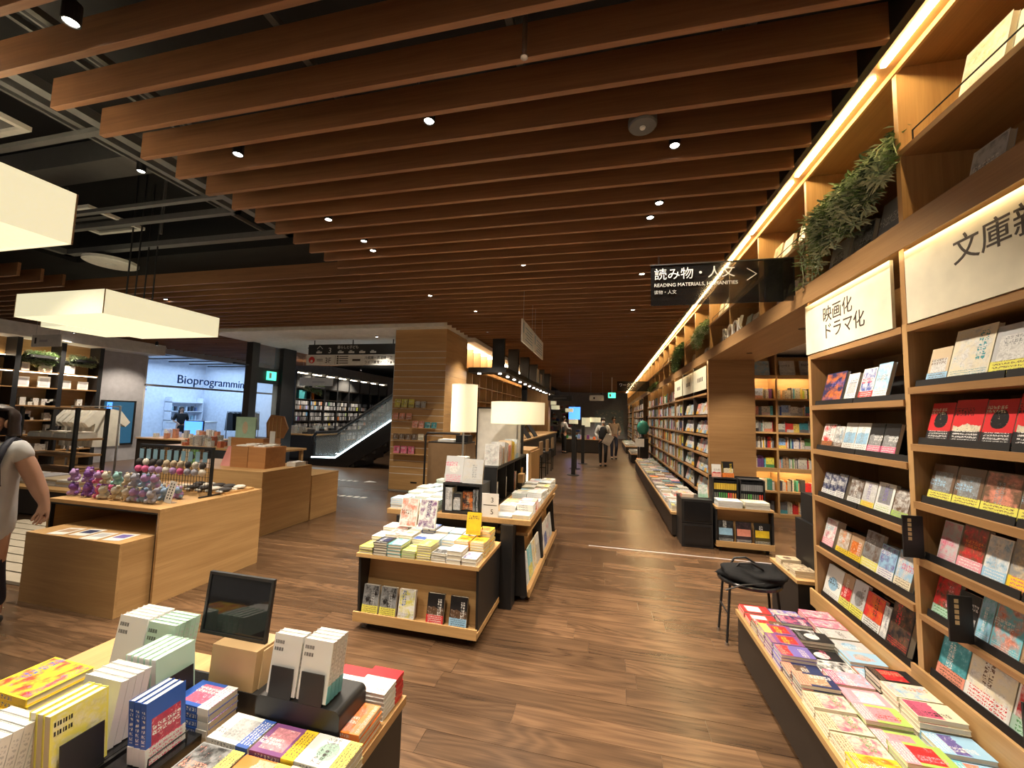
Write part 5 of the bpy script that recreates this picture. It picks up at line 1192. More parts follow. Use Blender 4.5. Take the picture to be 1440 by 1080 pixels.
# ================================================================== slatted wooden pillar and what hangs behind
def pillar():
    x0, x1, y0, y1 = -4.35, -3.20, 7.58, 8.85
    t = thing('wooden_pillar', 'square oak clad pillar with horizontal slatwall grooves and small shelves', 'pillar', ((x0 + x1) / 2, (y0 + y1) / 2, 0))
    B(x0 + .012, x1 - .012, y0 + .012, y1, 0.005, 3.355).build('core', 'white_paint', t)
    zs = [0.03, .36] + [.36 + .1325 * k for k in range(1, 20)] + [3.35]
    for a, b in zip(zs[:-1], zs[1:]):
        B(x0, x1, y0, y0 + .012, a + .005, b - .005).build('front_panel', 'oak_x', t); B(x0, x1, y0 - .002, y0 + .012, b - .005, b + .005).build('groove_strip', 'white_paint', t)
    for a, b in ((.03, .8), (.8, 1.6), (1.6, 2.4), (2.4, 3.35)): B(x1 - .012, x1, y0 + .012, y1, a + .002, b - .002).build('side_panel', 'oak_y', t)
    B(x0 - .008, x0, y0, y0 + .03, 0.01, 3.35).build('edge_trim', 'steel', t); B(-3.86, -3.72, y0 - .004, y0, .18, .21).build('handle_slot', 'black', t)
    B(x0 + .02, x1 - .02, y0 + .03, y1 - .02, 0, .03).build('plinth', 'black', t)
    sh = [(1.71, -4.30, -3.42, [('lemon', 3, .125, .17), ('lgrey', 2, .10, .13)]), (1.46, -4.33, -3.92, [('coral', 3, .12, .13)]), (1.30, -3.88, -3.36, [('coral', 2, .11, .14), ('teal', 2, .11, .12)]), (1.05, -4.30, -3.42, [('brown', 4, .11, .12), ('cream', 1, .12, .13)]), (.77, -4.27, -3.52, [('rose', 3, .13, .15)])]
    for ri, (z, xa, xb, its) in enumerate(sh):
        B(xa, xb, y0 - .10, y0, z - .015, z).build('ledge_shelf', 'oak_x', t)
        x = xa + .03; i = 0
        for c, n, w, h in its:
            for _ in range(n):
                i += 1
                book('gift_book', '%s small book, %s from left on %s shelf of slatted pillar' % (cn(c), ORD[i], ORD[ri + 1]), (x + w / 2, y0 - .045, z + h / 2 + .003), (w, h, .015), basis((1, 0, 0), (0, .15, 1)), [PAL[c], tuple(v * .6 for v in PAL[c]), PAL['white']], None, None, .8, 'small books on the slatted pillar')
                x += w + (.03 if c != 'lgrey' else .025)
pillar()
def lattice():
    t = thing('lattice_bookcase', 'oak lattice bookcase running back behind the drum lamp', 'bookcase', (-3.4, 12.1, 0))
    y0, n, w = 8.9, 11, .6
    for k in range(n + 1): B(-3.62, -3.27, y0 + k * w - .012, y0 + k * w + .012, 0, 3.25).build('upright', 'oak_z', t)
    B(-3.64, -3.62, y0, y0 + n * w, 0, 3.25).build('back_panel', 'shelf_oak_y', t)
    for z in (.5, .85, 1.2, 1.58, 1.96, 2.34, 2.72):
        for k in range(n): B(-3.62, -3.265, y0 + k * w + .012, y0 + (k + 1) * w - .012, z - .022, z).build('shelf', 'oak_y', t)
    mb = MB()
    for z in (1.2, 1.58, 1.96):
        for k in range(n):
            a = y0 + k * w + .03; spines(mb, 1, a, a + random.uniform(.12, .5), -3.36, -1, z + .001, .26)
    tag(mb.build('packed_books', 'mixed_spines'), 'books and goods standing in the lattice bookcase', 'books', kind='stuff')
    B(-3.66, -3.3, y0, 15.4, 3.26, 3.285).build('cove_light', 'led_soft', t)
plain('led_soft', (1, .9, .7), .5, emit=9.0, ecol=(1, .84, .6))
lattice()
def canopy():
    t = thing('canopy', 'black hanging canopy with a row of small spotlights over the counter', 'canopy', (-2.6, 12.7, 2.60))
    B(-3.20, -2.27, 8.95, 9.4, 2.60, 2.72).build('front_beam', 'black', t); B(-2.70, -2.27, 9.4, 18.0, 2.60, 2.72).build('aisle_beam', 'black', t)
    for k in range(6): y = 8.97 + k * 1.54; B(-2.62, -2.34, y, y + .12, 2.72, 3.45).build('post', 'black', t)
    for k in range(12): y = 9.2 + k * .76; MB().lathe((-2.48, y, 2.585), [(.036, 0), (.036, .016)], 12).build('downlight', 'lens', t)
    MB().lathe((-3.0, 9.2, 2.585), [(.036, 0), (.036, .016)], 12).build('downlight', 'lens', t)
    B(-2.265, -2.26, 13.1, 13.5, 2.74, 3.2).build('lettering', 'paper', t); B(-2.265, -2.26, 13.8, 14.2, 2.74, 3.1).build('lettering', 'paper', t)
    for k, y in enumerate((9.4, 12.0, 15.0)):
        d = bpy.data.lights.new('canopy_lamp', 'SPOT'); d.energy = 45; d.color = (1, .85, .65); d.spot_size = 1.7; d.shadow_soft_size = .05
        o = bpy.data.objects.new('canopy_lamp', d); COL.objects.link(o); o.parent = t; o.location = Vector((-2.48, y, 2.57)) - ORG[t.name]
canopy()
def hang_sign():
    t = thing('hanging_sign', 'pair of white sign boards on cables above the aisle', 'sign', (-1.2, 6.5, 2.68))
    for (a, b) in ((5.58, 6.49), (6.56, 7.52)):
        p = B(-1.21, -1.19, a, b, 2.68, 3.01).build('board', 'paper', t)
        mb = MB()
        for k in range(5): mb.box(-1.189, -1.1885, a + .22 + (k % 2) * .1, b - .12, 2.74 + k * .045, 2.755 + k * .045)
        mb.box(-1.189, -1.1885, a + .06, a + .11, 2.82, 2.97); mb.build('lettering', 'tag_blue', p)
        for y in (a + .1, b - .1): MB().tube([(-1.2, y, 3.01), (-1.2, y, 3.5)], .003, 4).build('cable', 'steel', t)
hang_sign()
def counter():
    t = thing('service_counter', 'long oak and dark service counter behind the book table on the left', 'counter', (-2.4, 12.5, 0))
    B(-2.85, -2.05, 9.2, 17.0, .02, .95).build('body', 'black_brown', t); B(-2.88, -2.02, 9.15, 17.05, .95, .99).build('top', 'oak_y', t); B(-2.8, -2.1, 9.25, 16.95, 0, .02).build('plinth', 'black', t)
    a = thing('arched_bench_end', 'oak bench end with a softly lit arched panel beyond the book table', 'bench', (-1.75, 8.1, 0))
    B(-2.2, -1.48, 8.0, 9.0, .85, .92).build('top', 'oak_x', a); B(-1.52, -1.45, 8.0, 9.0, .0, .88).build('end_panel', 'oak_z', a); B(-2.2, -1.52, 8.05, 8.10, .0, .85).build('front_panel', 'brown_panel', a); B(-1.56, -1.53, 8.03, 8.045, .1, .84).build('edge_light', 'led_soft', a)
    for i, y in enumerate((10.0, 11.1, 12.2)):
        m = thing('menu_easel', 'black slanted menu board, %s along the counter' % ORD[i + 1], 'easel', (-2.3, y, .99), 'menu boards on the counter')
        MB().prism([(-2.1, .995), (-2.08, .995), (-2.38, 1.42), (-2.40, 1.42)], 1, y - .3, y + .3).build('board', 'black', m); MB().prism([(-2.75, .995), (-2.73, .995), (-2.38, 1.40), (-2.40, 1.40)], 1, y - .05, y + .05).build('strut', 'black', m); B(-2.33, -2.30, y - .1, y + .1, 1.36, 1.52).build('leaflet', 'paper', m)
        c = thing('high_chair', 'black high chair with pale seat back, %s along the counter' % ORD[i + 1], 'chair', (-1.75, y, 0), 'high chairs along the counter')
        B(-1.95, -1.55, y - .2, y + .2, .60, .64).build('seat', 'black', c); B(-1.60, -1.56, y - .2, y + .2, .66, .98).build('backrest', 'brown_panel', c)
        for dx in (-.18, .17):
            for dy in (-.18, .18): B(-1.75 + dx - .012, -1.75 + dx + .012, y + dy - .012, y + dy + .012, 0, .60).build('leg', 'black', c)
        for dy in (-.18, .18): B(-1.598, -1.574, y + dy - .012, y + dy + .012, .64, .70).build('back_post', 'black', c)
        B(-1.92, -1.58, y - .19, y - .17, .22, .24).build('footrest', 'black', c)
counter()
for i, (x, y, h) in enumerate(((-.886, 11.46, 1.36), (-.79, 14.4, 1.34), (-.95, 12.9, 1.0))):
    t = thing('security_post', 'black security post standing in the aisle, %s from the book table' % ('first', 'third', 'second')[i], 'post', (x, y, 0), 'security posts in the aisle')
    B(x - .055, x + .055, y - .03, y + .03, .015, h).build('pillar', 'black', t); MB().lathe((x, y, 0), [(.17, 0), (.17, .010), (.06, .015)], 24).build('base', 'black', t)
def island():
    t = thing('display_island', 'dark display island with white goods and lamps far down the aisle', 'display table', (-1.05, 19.4, 0))
    B(-1.9, -.28, 18.8, 20.2, .03, .60).build('body', 'black_brown', t); B(-1.92, -.26, 18.78, 20.22, .60, .63).build('top', 'oak_x', t); B(-1.85, -.33, 18.85, 20.15, 0, .03).build('plinth', 'black', t)
    mb = MB()
    for k in range(22): x = -1.85 + (k % 11) * .14; y = 18.9 + (k // 11) * .35; mb.box(x, x + .12, y, y + .2, .63, .63 + random.uniform(.05, .22), spine_col())
    tag(mb.build('piled_goods', 'mixed_spines'), 'piles of white goods on the far display island', 'goods', kind='stuff')
    for i, (x, y, r, z0, z1) in enumerate(((-1.55, 19.7, .22, 1.30, 1.52), (-.95, 19.7, .20, 1.18, 1.62), (-.52, 19.9, .26, 1.40, 1.64))): drum('table_lamp', 'small glowing drum lamp, %s from left on the far island' % ORD[i + 1], x, y, r, z0, z1, .632)
island()
plain('screen_blue', (.05, .2, .8), .4, emit=1.6, ecol=(.06, .22, .9)); plain('exit_green', (.1, .8, .5), .4, emit=1.2, ecol=(.08, .75, .45)); plain('art_blue', (.42, .52, .58), .6)
def far_stuff():
    t = thing('blue_screen', 'bright blue screen hanging far down the aisle', 'screen', (-1.85, 24, 0)); B(-2.17, -1.50, 24.0, 24.05, 1.5, 2.23).build('display', 'screen_blue', t); B(-2.19, -1.48, 24.05, 24.09, 1.48, 2.25).build('housing', 'black', t); B(-1.88, -1.82, 24.05, 24.1, 0, 1.5).build('stand', 'black', t)
    t = thing('hanging_sign', 'small white hanging sign far down the aisle', 'sign', (-.37, 16, 2.28)); B(-.65, -.10, 15.99, 16.01, 2.28, 2.49).build('board', 'paper', t); B(-.5, -.44, 15.985, 15.99, 2.35, 2.42).build('symbol', 'black', t)
    for x in (-.6, -.15): MB().tube([(x, 16, 2.49), (x, 16, 3.45)], .004, 4).build('cable', 'steel', t)
    t = thing('exit_sign', 'green lit exit sign hanging in the middle of the aisle ceiling', 'exit sign', (.23, 18, 2.5)); B(.07, .39, 17.98, 18.02, 2.50, 2.73).build('lightbox', 'exit_green', t); B(.12, .2, 17.975, 17.98, 2.55, 2.68).build('running_figure', 'paper', t); B(.21, .25, 17.99, 18.01, 2.73, 3.5).build('stem', 'white_paint', t)
    t = thing('aisle_sign', 'dark projecting aisle sign farther down the right bookcases', 'sign', (1.2, 14.5, 2.6)); B(.36, 1.42, 14.49, 14.51, 2.57, 2.92).build('panel', 'smoked_acrylic', t); text('lettering', 'ワークス', .13, 'white_ink', t, (.42, 14.485, 2.74), (1, 0, 0), (0, 0, 1), .001); B(1.42, 1.4415, 14.485, 14.515, 2.61, 2.92).build('bracket', 'black', t)
    t = thing('wall_mural', 'pale blue and white mural on the far end wall', 'mural', (.1, 33.5, .4)); B(-.9, 1.35, 33.55, 33.59, .4, 2.3).build('panel', 'art_blue', t)
    mb = MB(); rn = random.Random(3)
    for k in range(60): x = rn.uniform(-.85, 1.2); z = rn.uniform(.45, 2.2); mb.box(x, x + rn.uniform(.05, .2), 33.54, 33.55, z, z + rn.uniform(.02, .12))
    mb.build('brushwork', 'paper', t)
    t = thing('hanging_sign', 'black hanging sign with grey text left of the aisle', 'sign', (-1.7, 15.0, 2.3)); B(-2.15, -1.25, 14.99, 15.01, 2.22, 2.42).build('board', 'black', t); B(-1.95, -1.45, 14.985, 14.99, 2.29, 2.34).build('lettering', 'frame_grey', t)
    for x in (-2.05, -1.35): MB().tube([(x, 15, 2.42), (x, 15, 3.45)], .004, 4).build('cable', 'steel', t)
    t = thing('wood_column', 'oak column beyond the counter on the left of the aisle', 'column', (-3.0, 17.6, 0)); B(-3.4, -2.45, 17.3, 18.0, .05, 3.4).build('shaft', 'oak_z', t); B(-3.42, -2.43, 17.28, 18.02, 0, .05).build('base', 'black', t)
    mb = MB(); rn = random.Random(8)
    mb.box(-6, -1.9, 26.15, 26.55, 0, .12, (.05, .04, .03))
    for k in range(140):
        x = rn.uniform(-6, -1.9); z = rn.uniform(.1, 2.3); mb.box(x, x + rn.uniform(.1, .4), 26.2, 26.5, z, z + rn.uniform(.05, .3), spine_col())
    tag(mb.build('distant_goods', 'mixed_spines'), 'jumble of distant shop goods left of the aisle end', 'goods', kind='stuff')
    for i, (x, y, z) in enumerate(((-2.6, 21, 2.0), (-2.0, 22.4, 1.9), (-3.0, 22.8, 2.3))):
        t = thing('pendant_lamp', 'small round glowing pendant, %s from left beyond the oak column' % ('second', 'third', 'first')[i], 'pendant lamp', (x, y, z)); MB().lathe((x, y, z), [(.22, 0), (.22, .2)], 24).build('shade', 'drum_fabric', t); MB().tube([(x, y, z + .2), (x, y, 3.84)], .006, 5).build('cord', 'black', t)
far_stuff()
# ================================================================== left background
def floor_guide():
    t = thing('direction_sign', 'black floor guide sign with white figure 3 hanging before the escalator', 'sign', (-6.1, 8.6, 2.99))
    B(-7.36, -4.5, 8.59, 8.62, 2.995, 3.25).build('board', 'black', t)
    text('lettering', '3', .20, 'white_ink', t, (-6.78, 8.585, 3.03), (1, 0, 0), (0, 0, 1), .001); text('lettering', '暮らしと子ども', .085, 'white_ink', t, (-6.52, 8.585, 3.145), (1, 0, 0), (0, 0, 1), .001)
    MB().tube([(-7.10, 8.585, 3.14), (-7.02, 8.585, 3.21), (-6.94, 8.585, 3.14)], .008, 5).build('arrow', 'white_ink', t)
    mb = MB()
    for x in (-7.12, -6.5, -6.2, -5.9, -5.6): mb.box(x, x + .16, 8.585, 8.59, 3.03, 3.07); mb.box(x + .03, x + .1, 8.585, 8.59, 3.08, 3.095)
    mb.build('lettering', 'white_ink', t)
    for x in (-7.2, -6.1, -5.0): B(x - .012, x + .012, 8.6, 8.61, 3.25, 3.37).build('hanger', 'black', t)
    t = thing('direction_sign', 'white floor guide sign reading 3F with a round red logo', 'sign', (-6.1, 8.6, 2.73))
    B(-7.40, -4.5, 8.59, 8.62, 2.73, 2.985).build('board', 'paper', t)
    MB().lathe((-7.24, 8.582, 2.86), [(.085, 0), (.085, .008)], 24, axis=1).build('logo_disc', plain('logo_red', (.65, .03, .03), .4), t); MB().lathe((-7.24, 8.580, 2.83), [(.035, 0), (.035, .004)], 14, axis=1).build('logo_mark', 'paper', t)
    text('lettering', '3F', .19, 'black', t, (-6.86, 8.585, 2.785), (1, 0, 0), (0, 0, 1), .001); text('lettering', '冷蔵庫・洗濯機・エ', .085, 'black', t, (-5.75, 8.585, 2.88), (1, 0, 0), (0, 0, 1), .001); text('lettering', 'ライフ家電とリフォー', .085, 'black', t, (-5.75, 8.585, 2.77), (1, 0, 0), (0, 0, 1), .001)
    mb = MB()
    for k in range(4): mb.box(-6.52, -6.47, 8.585, 8.59, 2.76 + k * .055, 2.80 + k * .055); mb.box(-6.45, -6.2, 8.585, 8.59, 2.77 + k * .055, 2.79 + k * .055)
    mb.box(-6.57, -6.565, 8.585, 8.59, 2.75, 2.97); mb.box(-6.08, -5.86, 8.585, 8.59, 2.83, 2.88); mb.box(-7.10, -6.92, 8.585, 8.59, 2.83, 2.845); mb.box(-7.10, -6.92, 8.585, 8.59, 2.87, 2.885); mb.build('lettering', 'brown_ink', t)
floor_guide()
def entrance():
    t = thing('glass_entrance', 'black framed glass entrance with a lit exit sign above the door', 'entrance', (-9.2, 9.4, 0))
    B(-9.30, -9.1, 8.62, 8.84, 0, 3.38).build('post', 'black', t); B(-9.36, -9.06, 9.62, 10.10, 0, 3.38).build('post', 'black', t)
    B(-9.25, -9.15, 8.84, 9.62, 2.30, 2.72).build('transom', 'black', t); B(-9.21, -9.19, 8.84, 9.62, 2.72, 3.36).build('glass_pane', 'clear_glass', t); B(-9.21, -9.19, 8.84, 9.62, .02, 2.30).build('glass_pane', 'clear_glass', t)
    e = B(-9.14, -9.10, 9.15, 9.45, 2.40, 2.64).build('exit_light', 'exit_green', t); B(-9.098, -9.095, 9.2, 9.28, 2.45, 2.6).build('running_figure', 'paper', e)
    B(-9.25, -9.15, 8.2, 8.62, 2.72, 2.76).build('rail', 'black', t)
entrance()
def escalator():
    t = thing('escalator', 'escalator with lit skirting and black handrails rising behind the pillar', 'escalator', (-7, 10.8, 0)); sl = math.tan(math.radians(33))
    X0, X1 = -7.6, -3.8
    def zz(x): return max(0, (x - X0)) * sl
    for y in (10.25, 11.35):
        pts = [(-8.35, y, .62), (-8.42, y, .80), (-8.30, y, .95), (-8.0, y, .97), (-7.6, y, 1.0)] + [(x, y, .98 + zz(x)) for x in (-7.0, -6.4, -5.6, -4.8, -3.8)]
        MB().tube(pts, .045, 8).build('handrail', 'black', t, smooth=True)
        MB().prism([(-8.3, .3), (-7.6, .3), (X1, .3 + zz(X1)), (X1, .95 + zz(X1)), (-7.6, .95), (-8.3, .92)], 1, y - .006, y + .006).build('balustrade_glass', 'clear_glass', t)
        MB().prism([(-8.4, .22), (-7.6, .24), (X1, .24 + zz(X1)), (X1, .28 + zz(X1)), (-7.6, .28), (-8.4, .25)], 1, y - .05, y - .01).build('skirt_light', 'led_cool', t)
        MB().prism([(-8.5, 0), (-7.2, 0), (X1, zz(X1) - .35), (X1, .24 + zz(X1)), (-7.6, .24), (-8.5, .2)], 1, y - .04, y + .04).build('skirt', 'black_gloss', t)
    for k in range(12): x = -7.7 + k * .33; B(x, x + .34, 10.3, 11.3, max(0, zz(x) - .15), .05 + zz(x)).build('step', 'frame_grey', t)
escalator()
def goods_wall():
    t = thing('goods_wall', 'dark wall of shelves packed with small goods behind the escalator', 'shelving', (-10.8, 14.8, 0))
    y0, n, w = 11.9, 8, .75
    B(-10.98, -10.95, y0, y0 + n * w, 0, 3.0).build('back_panel', 'frame_grey', t)
    for k in range(n + 1): B(-10.95, -10.6, y0 + k * w - .03, y0 + k * w + .03, 0, 3.0).build('upright', 'black', t)
    for k in range(n):
        B(-10.68, -10.62, y0 + k * w + .03, y0 + (k + 1) * w - .03, 2.42, 2.9).build('header_panel', 'frame_grey', t)
        for z in (.4, .8, 1.2, 1.6, 2.0, 2.4): B(-10.95, -10.6, y0 + k * w + .03, y0 + (k + 1) * w - .03, z - .02, z).build('shelf', 'black_brown' if z > 1 else 'oak_y', t)
        B(-10.9, -10.75, y0 + k * w + .05, y0 + (k + 1) * w - .05, 2.93, 2.95).build('strip_light', 'led_soft', t)
    mb = MB()
    for k in range(n):
        for z in (.4, .8, 1.2, 1.6):
            for row in range(2):
                y = y0 + k * w + .05
                while y < y0 + (k + 1) * w - .1:
                    g = random.uniform(.02, .62); c = (g, g, g * 1.05) if random.random() < .75 else spine_col()
                    mb.box(-10.66, -10.63, y, y + .06, z + .02 + row * .17, z + .16 + row * .17, c); y += random.uniform(.065, .10)
    for q, c in ((0, PAL['teal']), (1, PAL['orange']), (1, PAL['red'])): mb.box(-10.8, -10.65, y0 + q * w + .1 + random.random() * .3, y0 + q * w + .4 + .2, 2.0, 2.3, c)
    tag(mb.build('hanging_goods', 'mixed_spines'), 'small packaged goods hanging on the dark shelf wall', 'goods', kind='stuff')
    trailing_plant('trailing_ivy', 'green ivy on top of the dark goods wall', -10.6, 12.4, 13.2, 2.42, .3, 40, ['leaf', 'leaf_pale'], .09, 12)
    t = thing('counter', 'dark counter with white goods before the escalator', 'counter', (-9.4, 11.5, 0)); B(-10.1, -8.9, 10.9, 12.4, .1, .80).build('body', 'black', t); B(-10.12, -8.88, 10.88, 12.42, .80, .84).build('top', 'oak_y', t); B(-10.0, -9.0, 11.0, 12.3, 0, .1).build('plinth', 'black_brown', t)
    mb = MB()
    for k in range(30): x = random.uniform(-10.05, -9.05); y = random.uniform(10.95, 12.2); mb.box(x, x + .14, y, y + .14, .84, .84 + random.uniform(.04, .28), (.6, .6, .58) if k % 4 else (.05, .05, .05))
    tag(mb.build('counter_goods', 'mixed_spines'), 'white cartons and registers on the dark counter', 'goods', kind='stuff')
    t = thing('hanging_sign', 'white hanging sign before the dark goods wall', 'sign', (-9.6, 11.6, 2.4)); B(-10.2, -8.9, 11.59, 11.61, 2.42, 2.70).build('board', 'paper', t); B(-9.7, -9.2, 11.585, 11.59, 2.53, 2.57).build('lettering', 'grey_wall', t)
    for x in (-10.1, -9.0): MB().tube([(x, 11.6, 2.7), (x, 11.6, 3.4)], .004, 4).build('cable', 'steel', t)
goods_wall()
def gift_shelf():
    t = thing('wall_shelf', 'black framed wall shelf with oak backs and photo frames at far left', 'shelving', (-13.4, 7.0, 0))
    ys = [5.5, 6.30, 7.08, 7.86]
    B(-13.6, -13.58, 5.5, 7.9, 0, 3.10).build('back_panel', 'oak_y', t)
    for y in ys: B(-13.58, -13.2, y - .045, y + .045, 0, 3.10).build('upright', 'black', t)
    for a, b in zip(ys[:-1], ys[1:]):
        for z in (.45, .85, 1.18, 1.53, 1.96, 2.34): B(-13.58, -13.2, a + .045, b - .045, z - .025, z).build('shelf', 'shelf_oak_y', t)
        B(-13.575, -13.3, a + .045, b - .045, 2.62, 2.66).build('shelf', 'black', t); B(-13.56, -13.52, a + .06, b - .06, 2.67, 2.69).build('strip_light', 'led_soft', t); B(-13.24, -13.22, a + .06, b - .06, 2.30, 2.312).build('strip_light', 'led_soft', t)
    k = 0
    for (y, z, w, h) in ((6.47, 1.96, .24, .24), (6.85, 1.96, .22, .27), (7.25, 1.96, .21, .21), (7.6, 1.96, .21, .21), (6.50, 2.34, .14, .2), (6.85, 2.34, .24, .22), (7.3, 2.34, .2, .2)):
        k += 1; f = thing('photo_frame', 'white photo frame, %s on the far left wall shelf' % ORD[k], 'photo frame', (-13.35, y, z), 'photo frames on the far left wall shelf')
        B(-13.36, -13.33, y - w / 2, y + w / 2, z + .001, z + h).build('frame', 'paper', f); B(-13.331, -13.327, y - w / 2 + .035, y + w / 2 - .035, z + .04, z + h - .035).build('picture', 'grey_wall', f)
    mb = MB()
    for z in (1.53, 1.18, .85, .45):
        for i in range(12): y = 6.4 + random.random() * 1.35; mb.box(-13.4, -13.3, y, y + .1, z, z + random.uniform(.06, .22), (.62, .6, .56))
    tag(mb.build('gift_goods', 'mixed_spines'), 'white cups and small gifts on the far left wall shelf', 'goods', kind='stuff')
    trailing_plant('trailing_ivy', 'bright green ivy hanging on the far left wall shelf', -13.3, 6.4, 6.95, 2.66, .30, 40, ['leaf', 'leaf_pale'], .10, 15); trailing_plant('trailing_ivy', 'pale dried vine on the far left wall shelf', -13.3, 7.25, 7.75, 2.66, .10, 30, ['leaf_pale'], .10, 16)
    t = thing('hanging_sign', 'white hanging direction sign at far left under the pendant', 'sign', (-11.7, 6.0, 2.8)); B(-12.2, -11.3, 5.99, 6.01, 2.80, 3.06).build('board', 'paper', t); B(-12.1, -12.05, 5.985, 5.99, 2.87, 3.0).build('symbol', 'black', t); B(-11.95, -11.7, 5.985, 5.99, 2.9, 2.95).build('lettering', 'grey_wall', t)
    for x in (-12.1, -11.4): MB().tube([(x, 6, 3.06), (x, 6, 3.42)], .004, 4).build('cable', 'steel', t)
    t = thing('wall_screen', 'tall dark video screen on the grey wall at left', 'screen', (-13.57, 8.6, .4)); B(-13.6, -13.56, 8.18, 9.02, .45, 1.72).build('housing', 'black', t); B(-13.56, -13.555, 8.24, 8.96, .5, 1.68).build('display', plain('screen_dark', (.02, .05, .09), .2, emit=.25, ecol=(.05, .2, .35)), t); B(-13.555, -13.552, 8.30, 8.42, .5, 1.66).build('light_bar', 'screen_blue', t)
gift_shelf()
def beauty_store():
    m = plain('store_white', (.74, .78, .86), .6); plain('store_blue', (.03, .14, .60), .4)
    struct('wall_store', B(-18.9, -18.7, 9.0, 15.4, 0, 3.6).box(-18.7, -13.8, 9.0, 9.2, 0, 3.6).box(-18.7, -13.8, 15.2, 15.4, 0, 3.6).box(-18.9, -13.8, 9.0, 15.4, 3.6, 3.7), 'store_white', label='bright white walls of the beauty shop at left')
    t = thing('store_front', 'glass shop front with blue Bioprogramming lettering at far left', 'shop front', (-13.7, 12.2, 0))
    B(-13.75, -13.65, 9.2, 15.2, 2.20, 2.26).build('header_bar', 'grey_wall', t); B(-13.71, -13.69, 9.2, 15.2, 2.26, 3.25).build('glass_pane', 'clear_glass', t)
    for y in (9.25, 12.9, 15.15): B(-13.75, -13.65, y - .03, y + .03, 0 if y != 12.9 else 2.26, 3.25).build('mullion', 'white_paint', t)
    text('lettering', 'Bioprogramming', .40, 'store_blue', t, (-13.64, 10.15, 2.36), (0, 1, 0), (0, 0, 1), .01)
    text('lettering', 'Bioprogramming', .36, 'store_blue', t, (-18.66, 10.3, 2.3), (0, 1, 0), (0, 0, 1), .01)
    mb = MB()
    for k in range(7): mb.box(-18.0, -14, 9.6 + k * .85, 9.66 + k * .85, 3.45, 3.5)
    mb.build('ceiling_grid', 'black', t)
    d = bpy.data.lights.new('shop_panel', 'AREA'); d.shape = 'RECTANGLE'; d.size = 4.2; d.size_y = 5.4; d.energy = 150; d.color = (.50, .72, 1)
    o = bpy.data.objects.new('shop_panel', d); COL.objects.link(o); o.parent = t; o.location = Vector((-16.2, 12.2, 3.42)) - ORG[t.name]
    for i, (y, lab) in enumerate(((9.8, 'left'), (14.0, 'right'))):
        s = thing('shop_shelf', 'white lit product shelf at the %s of the beauty shop' % lab, 'shelving', (-18.4, y, 0))
        for z in (.6, 1.0, 1.4, 1.8): B(-18.68, -18.3, y - .5, y + .9, z - .03, z).build('shelf', 'store_white', s)
        for yy in (y - .5, y + .88): B(-18.68, -18.3, yy, yy + .03, 0, 2.0).build('upright', 'store_white', s)
        mb = MB()
        for z in (.6, 1.0, 1.4):
            for q in range(8): mb.box(-18.5, -18.4, y - .4 + q * .15, y - .34 + q * .15, z, z + random.uniform(.1, .25), random.choice(((.1, .15, .3), (.5, .6, .7), (.05, .05, .06), (.3, .5, .6))))
        tag(mb.build('shop_products', 'mixed_spines'), 'small products on the %s beauty shop shelf' % lab, 'goods', kind='stuff')
    s = thing('shop_counter', 'white counter in the beauty shop', 'counter', (-17, 13, 0)); B(-17.4, -16.6, 12.7, 14.2, 0.0, .95).build('body', 'store_white', s); B(-17.42, -16.58, 12.68, 14.22, .95, .98).build('top', 'white_paint', s)
    s = thing('clothes_rail', 'rail of black garments before the beauty shop', 'clothes rail', (-14.6, 13.4, 0))
    MB().tube([(-14.6, 12.9, 0.0), (-14.6, 12.9, 1.45), (-14.6, 14.4, 1.45), (-14.6, 14.4, 0)], .02, 8).build('frame', 'steel', s)
    for q in range(7): y = 13.0 + q * .19; MB().prism([(-14.8, .7), (-14.4, .7), (-14.45, 1.38), (-14.6, 1.43), (-14.75, 1.38)], 1, y, y + .12).build('garment', 'black' if q != 5 else plain('garment_pink', (.4, .2, .2), .8), s)
beauty_store()
